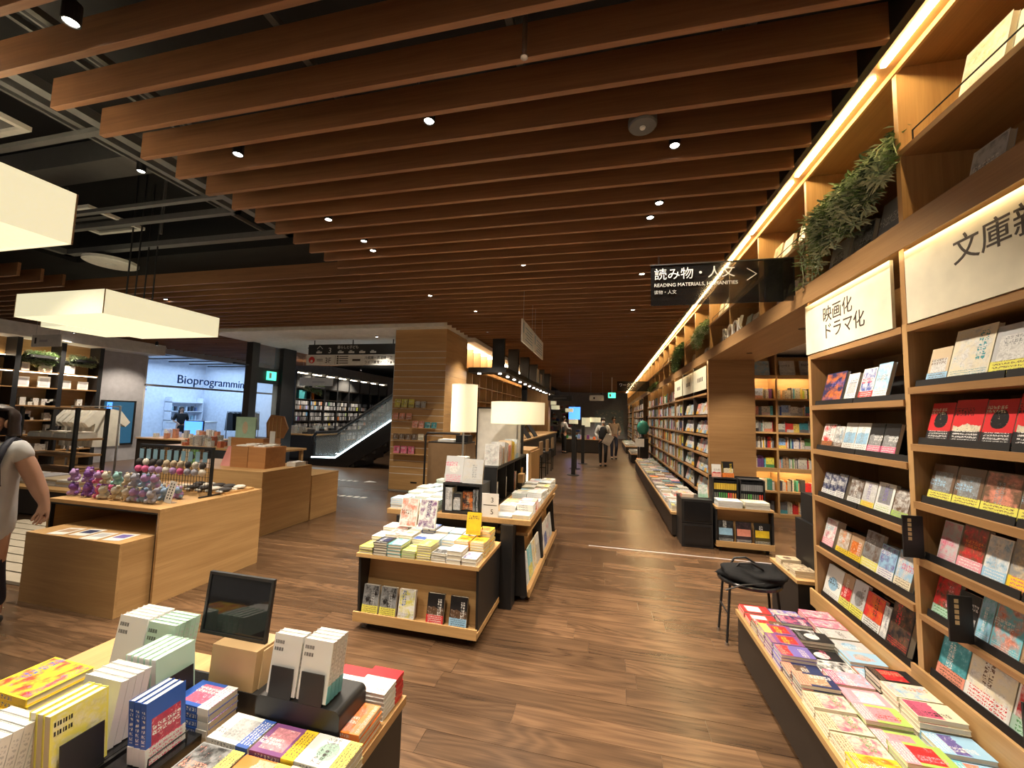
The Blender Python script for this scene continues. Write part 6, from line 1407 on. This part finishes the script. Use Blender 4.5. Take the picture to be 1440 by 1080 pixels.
def left_displays():
    t = thing('display_table', 'dark low table of folded textiles behind the walking woman', 'table', (-8.9, 4.9, 0)); B(-10.0, -7.2, 4.10, 5.05, .02, .36).build('body', 'black_brown', t); B(-10.02, -7.18, 4.08, 5.07, .36, .39).build('top', 'oak_x', t); B(-9.9, -7.3, 4.2, 4.95, 0, .02).build('plinth', 'black', t)
    for i, x in enumerate((-9.5, -9.0, -8.5, -8.0, -7.6)):
        s = thing('folded_textile', 'folded grey and white textile, %s from left on the dark low table' % ORD[i + 1], 'textile', (x, 4.5, .39), 'folded textiles on the dark low table')
        for k in range(3): B(x - .2, x + .2, 4.25 + k * .01, 4.75 - k * .01, .391 + k * .03, .419 + k * .03).build('fold', ('paper', 'grey_wall', 'plush_sand')[(i + k) % 3], s)
    t = thing('display_table', 'warm oak low table with cloth behind the plush table', 'table', (-7.0, 5.7, 0)); B(-7.7, -6.3, 5.4, 6.1, .03, .42).build('body', 'warm_box_wood', t); B(-7.72, -6.28, 5.38, 6.12, .42, .45).build('top', 'oak_x', t); B(-7.6, -6.4, 5.5, 6.0, 0, .03).build('plinth', 'black', t)
    s = thing('folded_textile', 'loose white cloth on the warm oak low table', 'textile', (-7.0, 5.7, .45)); MB().ball((-7.0, 5.72, .512), (.55, .28, .06), 16, 8).build('cloth', 'paper', s, smooth=True)
    t = thing('shelf_stand', 'black framed stand with wooden tiers left of the shirts', 'shelving', (-9.4, 5.4, 0))
    for x in (-10.8, -9.35):
        for y in (5.3, 5.75): B(x - .025, x + .025, y - .025, y + .025, 0, 1.52).build('post', 'black', t)
    for z in (.35, .62, .92, 1.48): B(-10.8, -9.35, 5.3, 5.75, z, z + .035).build('tier', 'shelf_oak_x', t)
    for i in range(4):
        x = -10.6 + i * .34; s = thing('folded_textile', 'white folded towels, %s from left on the tiered stand' % ORD[i + 1], 'textile', (x, 5.5, .955), 'towels on the tiered stand'); B(x - .15, x + .15, 5.38, 5.68, .956, 1.02 + .02 * (i % 2)).build('towel', 'paper', s); B(x - .14, x + .14, 5.39, 5.67, 1.02 + .02 * (i % 2), 1.05 + .02 * (i % 2)).build('towel', 'plush_white', s)
    t = thing('clothes_rail', 'steel clothes rail hung with white shirts at left', 'clothes rail', (-9.3, 6.1, 0))
    MB().tube([(-11.3, 6.3, 0), (-11.3, 6.3, 1.54), (-9.9, 6.3, 1.56), (-9.9, 6.3, 0)], .02, 8).build('frame', 'steel', t)
    for y in (6.1, 6.5):
        pass
    for x in (-11.3, -9.9): B(x - .02, x + .02, 6.05, 6.55, 0, .025).build('foot', 'steel', t)
    for i in range(6):
        x = -11.1 + i * .17
        s = thing('white_shirt', 'white short sleeved shirt, %s from left on the steel rail' % ORD[i + 1], 'shirt', (x, 6.3, .8), 'white shirts on the steel rail')
        m = MB(); w = .03
        m.prism([(6.06, .72), (6.54, .72), (6.52, 1.20), (6.62, 1.12), (6.70, 1.22), (6.52, 1.46), (6.36, 1.50), (6.24, 1.50), (6.08, 1.46), (5.90, 1.22), (5.98, 1.12), (6.08, 1.20)], 0, x - .05, x + .05); m.build('shirt', plain('shirt_cream', (.80, .77, .68), .8), s)
        MB().tube([(x, 6.12, 1.46), (x, 6.3, 1.51), (x, 6.3, 1.585), (x, 6.32, 1.60)], .006, 5).build('hanger', 'black', s)
    t = thing('display_table', 'dark table of small goods before the shop screen', 'table', (-9.5, 8.0, 0)); B(-11.3, -9.2, 7.6, 8.4, .05, .78).build('body', 'black_brown', t); B(-11.32, -9.18, 7.58, 8.42, .78, .81).build('top', 'oak_x', t); B(-11.2, -9.3, 7.7, 8.3, 0, .05).build('plinth', 'black', t)
    t = thing('display_table', 'oak legged table of bottles and cards behind the wire rack', 'table', (-8.0, 7.0, 0)); B(-9.1, -6.3, 6.6, 7.5, .74, .78).build('top', 'oak_x', t)
    for x in (-9.05, -6.4):
        for y in (6.62, 7.4): B(x, x + .06, y, y + .06, 0, .74).build('leg', 'oak_z', t)
    mb = MB()
    for k in range(26): x = -11.2 + random.random() * 1.9; y = 7.65 + random.random() * .5; mb.box(x, x + .1, y, y + .08, .81, .81 + random.uniform(.08, .26), random.choice(((.6, .6, .6), (.55, .55, .52), (.45, .2, .12), (.3, .32, .34))))
    for k in range(30): x = -9.0 + random.random() * 1.3; y = 6.65 + random.random() * .6; mb.box(x, x + .09, y, y + .08, .78, .78 + random.uniform(.06, .24), random.choice(((.6, .6, .6), (.6, .58, .5), (.5, .15, .08), (.4, .42, .44))))
    tag(mb.build('table_goods', 'mixed_spines'), 'small boxes and bottles crowded on the left rear tables', 'goods', kind='stuff')
    t = thing('monitor', 'small monitor with a blue picture on the rear left table', 'monitor', (-10.4, 8.35, .81)); B(-10.75, -10.2, 8.30, 8.34, .88, 1.22).build('display', 'screen_blue', t); B(-10.77, -10.18, 8.34, 8.37, .86, 1.24).build('housing', 'black', t); B(-10.55, -10.4, 8.30, 8.39, .8105, .87).build('foot', 'black', t)
    t = thing('poster_board', 'pale green botanical poster board on a brown box', 'poster', (-7.2, 6.9, .78)); B(-7.52, -7.02, 6.86, 6.88, .99, 1.42).build('board', plain('poster_green', (.35, .52, .38), .5), t); MB().ball((-7.28, 6.858, 1.2), (.07, .004, .13), 10, 6).build('plant_print', 'plush_sand', t); B(-7.6, -6.8, 6.85, 7.3, .781, .99).build('box', 'warm_box_wood', t)
    t = thing('woven_panel', 'woven wooden hexagon panel beside the green poster', 'panel', (-6.8, 7.1, .99)); MB().prism([(-7.02, .991), (-6.62, .991), (-6.5, 1.2), (-6.62, 1.45), (-6.95, 1.48), (-7.05, 1.3)], 1, 7.15, 7.18).build('panel', 'warm_box_wood', t)
    for k in range(4): B(-6.98 + k * .1, -6.96 + k * .1, 7.14, 7.15, 1.0, 1.42).build('strip', 'oak_z', t)
    t = thing('wooden_box', 'warm brown step box right of the poster board', 'box', (-6.4, 6.9, .78)); B(-6.75, -6.36, 6.62, 6.84, .781, .90).build('box', 'warm_box_wood', t); B(-6.76, -6.35, 6.61, 6.845, .90, .915).build('lid', 'warm_box_wood', t)
    t = thing('price_card', 'tall white card on the rear oak table', 'card', (-6.3, 6.7, .9)); B(-6.50, -6.38, 6.70, 6.71, .916, 1.16).build('card', 'paper', t); B(-6.49, -6.39, 6.71, 6.76, .916, .925).build('foot', 'paper', t)
    t = thing('wood_pallet', 'pale slatted floor mat behind the walking woman', 'floor mat', (-5.9, 3.1, 0))
    for k in range(9): B(-7.6, -4.95, 2.55 + k * .15, 2.68 + k * .15, .003, .03).build('slat', plain('pale_mat', (.48, .42, .33), .7), t)
left_displays()

for i, (x, y, w) in enumerate(((-5.2, 8.2, .5), (-6.6, 9.4, .7), (-8.2, 9.6, .7), (-6.2, 12.4, .6))): spot(x, y, '%s downlight in the pale soffit by the escalator' % ORD[i + 1], w, z=3.335)
for i, (x, y, w) in enumerate(((-9.9, 12.6, 1.0), (-9.9, 14.6, 1.0), (-12.6, 6.9, 1.0), (-12.4, 8.6, .7), (-9.3, 6.9, .9))): spot(x, y, '%s added spotlight washing the left rear shelves' % ORD[i + 1], w, (0, 18), z=3.30)  # unseen lamps added to brighten the dim left rear displays
struct('trim_5', B(-.2, 2.3, 5.276, 5.290, -.001, .003), 'grey_wall', label='bright metal threshold strip across the aisle floor')
t = thing('floor_marking', 'white lettering and arrow stuck on the floor before the escalator', 'floor marking', (-5.3, 8.0, 0))
mb = MB()
for k in range(5): mb.box(-6.3 + k * .16, -6.2 + k * .16, 8.25, 8.36, -.002, .002)
for k in range(5): mb.box(-5.05 + k * .15, -4.95 + k * .15, 6.75, 6.85, -.002, .002)
mb.build('lettering', 'paper', t)
MB().prism([(-5.35, 8.25), (-5.1, 8.36), (-5.35, 8.47)], 2, -.002, .002).build('arrow', 'paper', t)
# ================================================================== people
def skinned(name, verts, edges, radii, m, parent, sub=2):
    """a continuous surface grown over a skeleton"""
    me = bpy.data.meshes.new(name); me.from_pydata(verts, edges, [])
    o = bpy.data.objects.new(name, me); COL.objects.link(o)
    o.modifiers.new('skin', 'SKIN'); s = o.modifiers.new('smooth', 'SUBSURF'); s.levels = sub; s.render_levels = sub
    for i, r in enumerate(radii):
        d = me.skin_vertices[0].data[i]; d.radius = r if isinstance(r, tuple) else (r, r); d.use_root = (i == 0)
    dg = bpy.context.evaluated_depsgraph_get(); dg.update()
    m2 = bpy.data.meshes.new_from_object(o.evaluated_get(dg)); bpy.data.objects.remove(o)
    for p in m2.polygons: p.use_smooth = True
    m2.materials.clear(); m2.materials.append(MATS[m]); m2.name = name
    n = bpy.data.objects.new(name, m2); COL.objects.link(n); n.parent = parent
    return n
def chain(*seqs):
    vs, es, rs = [], [], []; idx = {}
    for seq in seqs:
        prev = None
        for p, r in seq:
            k = tuple(round(c, 4) for c in p)
            if k not in idx: idx[k] = len(vs); vs.append(p); rs.append(r)
            if prev is not None: es.append((prev, idx[k]))
            prev = idx[k]
    return vs, es, rs
def person(lab, loc, rot, h, top, bottom, hair, pose, extra=None, skirt=False, sleeve='long'):
    """standing or walking figure; local: x right, y back, faces -y"""
    t = thing('person', lab, 'person', loc); t.rotation_euler = (0, 0, rot); k = h / 1.7
    S = lambda x, y, z: (x * k, y * k, z * k)
    (lk, la), (rk, ra) = pose['legs']; (le, lw), (re, rw) = pose['arms']
    pel, che, nec = S(0, 0, .92), S(0, 0, 1.28), S(0, -.01, 1.46)
    hips = [S(-.09, 0, .88), S(.09, 0, .88)]; sh = [S(-.17, 0, 1.38), S(.17, 0, 1.38)]
    body = chain([(pel, .11 * k), (S(0, 0, 1.1), .10 * k), (che, .12 * k), (nec, .045 * k), (S(0, -.02, 1.53), .055 * k), (S(0, -.02, 1.60), .078 * k), (S(0, -.01, 1.66), .06 * k)],
                 [(pel, .11 * k), (hips[0], .085 * k), (S(*lk), .055 * k), (S(*la), .036 * k), (S(la[0], la[1] - .12, .03), .03 * k)], [(pel, .11 * k), (hips[1], .085 * k), (S(*rk), .055 * k), (S(*ra), .036 * k), (S(ra[0], ra[1] - .12, .03), .03 * k)],
                 [(che, .12 * k), (sh[0], .05 * k), (S(*le), .037 * k), (S(*lw), .026 * k), (S(lw[0], lw[1] - .03, lw[2] - .08), .022 * k)], [(che, .12 * k), (sh[1], .05 * k), (S(*re), .037 * k), (S(*rw), .026 * k), (S(rw[0], rw[1] - .03, rw[2] - .08), .022 * k)])
    skinned('body', *body, 'skin', t, 2)
    e = .018 * k
    tw = [(pel, .12 * k + e), (S(0, 0, 1.1), .11 * k + e), (che, .13 * k + e), (S(0, -.005, 1.40), .07 * k)]
    arms = []
    for s_, el, wr in ((sh[0], le, lw), (sh[1], re, rw)):
        q = [(che, .13 * k + e), (s_, .058 * k + e), (S(*el), .042 * k + e)]
        if sleeve == 'long': q.append((S(wr[0], wr[1], wr[2] + .02), .032 * k + e * .6))
        arms.append(q)
    skinned('shirt', *chain(tw, *arms), top, t, 2)
    if skirt: skinned('skirt', *chain([(S(0, 0, .98), .13 * k), (S(0, 0, .85), .155 * k), (S(0, 0, .55), .16 * k), (S(0, 0, .42), .15 * k)]), bottom, t, 2)
    else: skinned('trousers', *chain([(S(0, 0, .97), .125 * k), (S(0, 0, .90), .125 * k), (hips[0], .095 * k), (S(*lk), .068 * k), (S(la[0], la[1], la[2] + .02), .052 * k)], [(S(0, 0, .90), .125 * k), (hips[1], .095 * k), (S(*rk), .068 * k), (S(ra[0], ra[1], ra[2] + .02), .052 * k)]), bottom, t, 2)
    for a in (la, ra): m = MB(); c = S(a[0], a[1] - .06, .035); m.ball(c, (.045 * k, .12 * k, .036 * k), 10, 6); o = m.build('shoe', 'black', None, loc=(0, 0, 0), smooth=True); o.parent = t
    m = MB(); m.ball(S(0, .015, 1.62), (.092 * k, .098 * k, .10 * k), 14, 8)
    if hair == 'long': m.ball(S(0, .05, 1.50), (.10 * k, .06 * k, .13 * k), 12, 8)
    o = m.build('hair', 'hair', None, loc=(0, 0, 0), smooth=True); o.parent = t
    m = MB(); m.ball(S(0, -.098, 1.575), (.014 * k, .02 * k, .02 * k), 8, 5); o = m.build('nose', 'skin', None, loc=(0, 0, 0), smooth=True); o.parent = t
    if extra: extra(t, S, k)
    return t
plain('shirt_white', (.62, .60, .57), .8); plain('cloth_black', (.012, .012, .014), .8); plain('cloth_beige', (.5, .38, .28), .8); plain('cloth_grey', (.55, .56, .58), .8); plain('cloth_navy', (.02, .022, .04), .7)
WALK = dict(legs=(((-.09, -.06, .50), (-.08, -.02, .07)), ((.09, -.10, .49), (.09, .06, .09))), arms=(((-.25, .03, 1.12), (-.20, -.14, 1.0)), ((.26, .03, 1.12), (.16, -.20, 1.02))))
STAND = dict(legs=(((-.09, -.01, .48), (-.09, 0, .07)), ((.09, -.01, .48), (.09, 0, .07))), arms=(((-.24, .03, 1.12), (-.10, -.16, 1.0)), ((.24, .03, 1.12), (.10, -.16, 1.0))))
BACK = dict(legs=STAND['legs'], arms=(((-.22, -.06, 1.14), (-.16, -.26, 1.12)), ((.22, -.06, 1.14), (.16, -.26, 1.12))))
def staff(t, S, k):
    skinned('vest', *chain([(S(0, 0, .88), .165 * k), (S(0, 0, 1.1), .165 * k), (S(0, 0, 1.28), .185 * k), (S(0, 0, 1.42), .11 * k)]), 'cloth_black', t, 2)
    m = MB(); m.ball(S(0, -.075, 1.545), (.06 * k, .05 * k, .045 * k), 12, 6); o = m.build('face_mask', 'paper', None, loc=(0, 0, 0), smooth=True); o.parent = t
man = person('staff member in black vest and white mask walking up the aisle with papers', (-.10, 14.0, 0), .1, 1.62, 'shirt_white', 'cloth_black', 'short', WALK, staff)
t = thing('paper_sheets', 'white sheets of paper held by the walking staff member', 'paper', (-.0, 13.74, .93)); MB().obox(Matrix.Translation((.06, 13.72, .90)) @ Euler((.25, .45, .1)).to_matrix().to_4x4() @ Matrix.Diagonal((.27, .008, .36, 1))).build('sheet', 'paper', t)
person('customer in a beige top walking behind the staff member', (.30, 16.6, 0), .2, 1.68, 'cloth_beige', 'cloth_navy', 'short', WALK)
person('person in white shirt and dark trousers standing at the far counter', (-1.85, 18.2, 0), 2.2, 1.65, 'shirt_white', 'cloth_black', 'short', BACK, lambda t, S, k: skinned('shoulder_bag', *chain([(S(-.14, .12, 1.25), .05 * k), (S(-.16, .13, 1.05), .08 * k), (S(-.16, .12, .92), .06 * k)]), 'cloth_black', t, 1))
person('shop assistant with long hair in a black dress inside the beauty shop', (-16.0, 12.2, 0), 1.2, 1.60, 'cloth_black', 'cloth_black', 'long', STAND, None, True, 'short')
# woman cut by the left frame edge
def woman():
    X, Y0 = -4.235, 1.93
    t = thing('person', 'woman in pale grey tunic with a dark backpack strap at the left edge', 'person', (X, Y0, 0)); t.rotation_euler = (0, 0, math.radians(38))
    # faces the camera (-y), a little to the left
    pel, che, nec = (0, 0, .86), (0, .0, 1.16), (.0, 0, 1.335)
    shL, shR = (-.155, .0, 1.265), (.155, .0, 1.265)
    elR, wrR = (.265, .0, 1.01), (.335, -.03, .865); elL, wrL = (-.27, .02, 1.0), (-.30, -.08, .80)
    palm = (.345, -.045, .815)
    fing = []
    for i, (dx, dy, L) in enumerate(((-.022, -.030, .058), (-.004, -.034, .066), (.012, -.026, .062), (.026, -.014, .050))):
        b = (palm[0] + dx * .8, palm[1] + dy * .5, palm[2] - .018); m1 = (b[0] + dx * .2 - .004, b[1] - .008, b[2] - L * .55); m2 = (m1[0] - .012, m1[1] - .014, m1[2] - L * .45)
        fing.append([(palm, .030), (b, .0105), (m1, .0092), (m2, .0075)])
    thumb = [(palm, .030), (palm[0] - .030, palm[1] - .018, palm[2] + .004), ]
    th = [(palm, .030), ((palm[0] - .030, palm[1] - .016, palm[2] - .004), .0115), ((palm[0] - .044, palm[1] - .028, palm[2] - .034), .0098), ((palm[0] - .046, palm[1] - .034, palm[2] - .056), .008)]
    palmL = (-.305, -.10, .745)
    legs = [[(pel, .12), ((-.085, 0, .80), .09), ((-.085, -.02, .44), .055), ((-.085, .01, .08), .038), ((-.085, -.11, .03), .03)], [(pel, .12), ((.085, 0, .80), .09), ((.085, .03, .44), .055), ((.085, .10, .09), .038), ((.085, -.0, .03), .03)]]
    body = chain([(pel, .12), ((0, 0, 1.0), .11), (che, .115), (nec, .045), ((0, -.012, 1.385), .05), ((0, -.016, 1.43), .077), ((0, -.008, 1.50), .078)], *legs,
                 [(che, .115), (shR, .052), (((shR[0] + elR[0]) / 2, 0, 1.14), .057), (elR, .052), (((elR[0] + wrR[0]) / 2, -.012, .94), .046), (wrR, .028), (palm, .030)], *fing, th,
                 [(che, .115), (shL, .052), (elL, .043), (wrL, .026), (palmL, .03), ((-.31, -.115, .69), .018)])
    skinned('body', *body, 'skin', t, 2)
    skinned('tunic', *chain([((0, 0, .56), .185), ((0, 0, .80), .185), ((0, 0, 1.0), .165), (che, .148), ((0, -.002, 1.29), .085)], [(che, .148), (shR, .074), ((.215, .0, 1.165), .072)], [(che, .148), (shL, .074), ((-.215, .0, 1.165), .072)]), 'cloth_grey', t, 2)
    skinned('trousers', *chain([((0, 0, .90), .115), (pel, .115), ((-.075, 0, .78), .085), ((-.08, -.02, .44), .062), ((-.085, .01, .12), .055)], [(pel, .115), ((.075, 0, .78), .085), ((.08, .03, .44), .062), ((.085, .10, .13), .055)]), 'cloth_navy', t, 2)
    def add(nm, mb, m, sm=True): o = mb.build(nm, m, None, loc=(0, 0, 0), smooth=sm); o.parent = t; return o
    # bob of brown hair open towards the face
    hb = MB(); seg, rg = 28, 14; cx, cy, cz = 0, .018, 1.475
    for i in range(rg + 1):
        ph = math.pi * .02 + math.pi * .78 * i / rg
        for k in range(seg + 1):
            a = math.radians(-28) + math.radians(236) * k / seg      # gap at the front (-y)
            if i < 5: a = math.radians(-90) + math.radians(360) * k / seg
            r = math.sin(min(ph, math.pi * .56)) * (1 if i < 10 else 1 + .02 * (i - 10))
            z = cz + .108 * math.cos(ph) if i < 9 else cz + .108 * math.cos(math.pi * (.02 + .78 * 8 / rg)) - .022 * (i - 8)
            hb.v.append((cx + .128 * r * math.cos(a), cy + .118 * r * math.sin(a), z))
    for i in range(rg):
        for k in range(seg): q = i * (seg + 1); hb.f.append((q + k, q + seg + 1 + k, q + seg + 2 + k, q + k + 1)); hb.c.append(None)
    o = add('hair', hb, 'hair_brown'); s = o.modifiers.new('thickness', 'SOLIDIFY'); s.thickness = .02; s.offset = -1
    add('nose', MB().ball((0, -.098, 1.437), (.014, .018, .02), 10, 6), 'skin'); add('mouth', MB().ball((0, -.088, 1.397), (.022, .008, .006), 10, 5), plain('lips', (.4, .13, .11), .5))
    for s_ in (-1, 1):
        add('eye', MB().ball((s_ * .031, -.088, 1.462), (.012, .006, .007), 8, 5), 'black'); add('ear', MB().ball((s_ * .083, -.01, 1.44), (.012, .02, .03), 8, 6), 'skin')
        g = MB(); c = (s_ * .034, -.102, 1.46); g.tube([(c[0] + .027 * math.cos(a * .5236), c[1], c[2] + .020 * math.sin(a * .5236)) for a in range(13)], .0018, 5); add('glasses_rim', g, 'dark_metal')
        st = MB(); x = s_ * .115; st.tube([(x, .12, 1.20), (x, .07, 1.315), (x, .0, 1.345), (x + s_ * .01, -.10, 1.28), (x + s_ * .012, -.155, 1.17), (x, -.10, 1.02), (x, .08, 1.0)], .019, 8); add('backpack_strap', st, 'cloth_navy')
        add('shoe', MB().ball((s_ * .085, -.05 if s_ < 0 else .05, .038), (.045, .125, .038), 10, 6), 'black')
    add('backpack', MB().ball((0, .155, 1.12), (.12, .045, .17), 14, 8), 'cloth_navy')
woman()
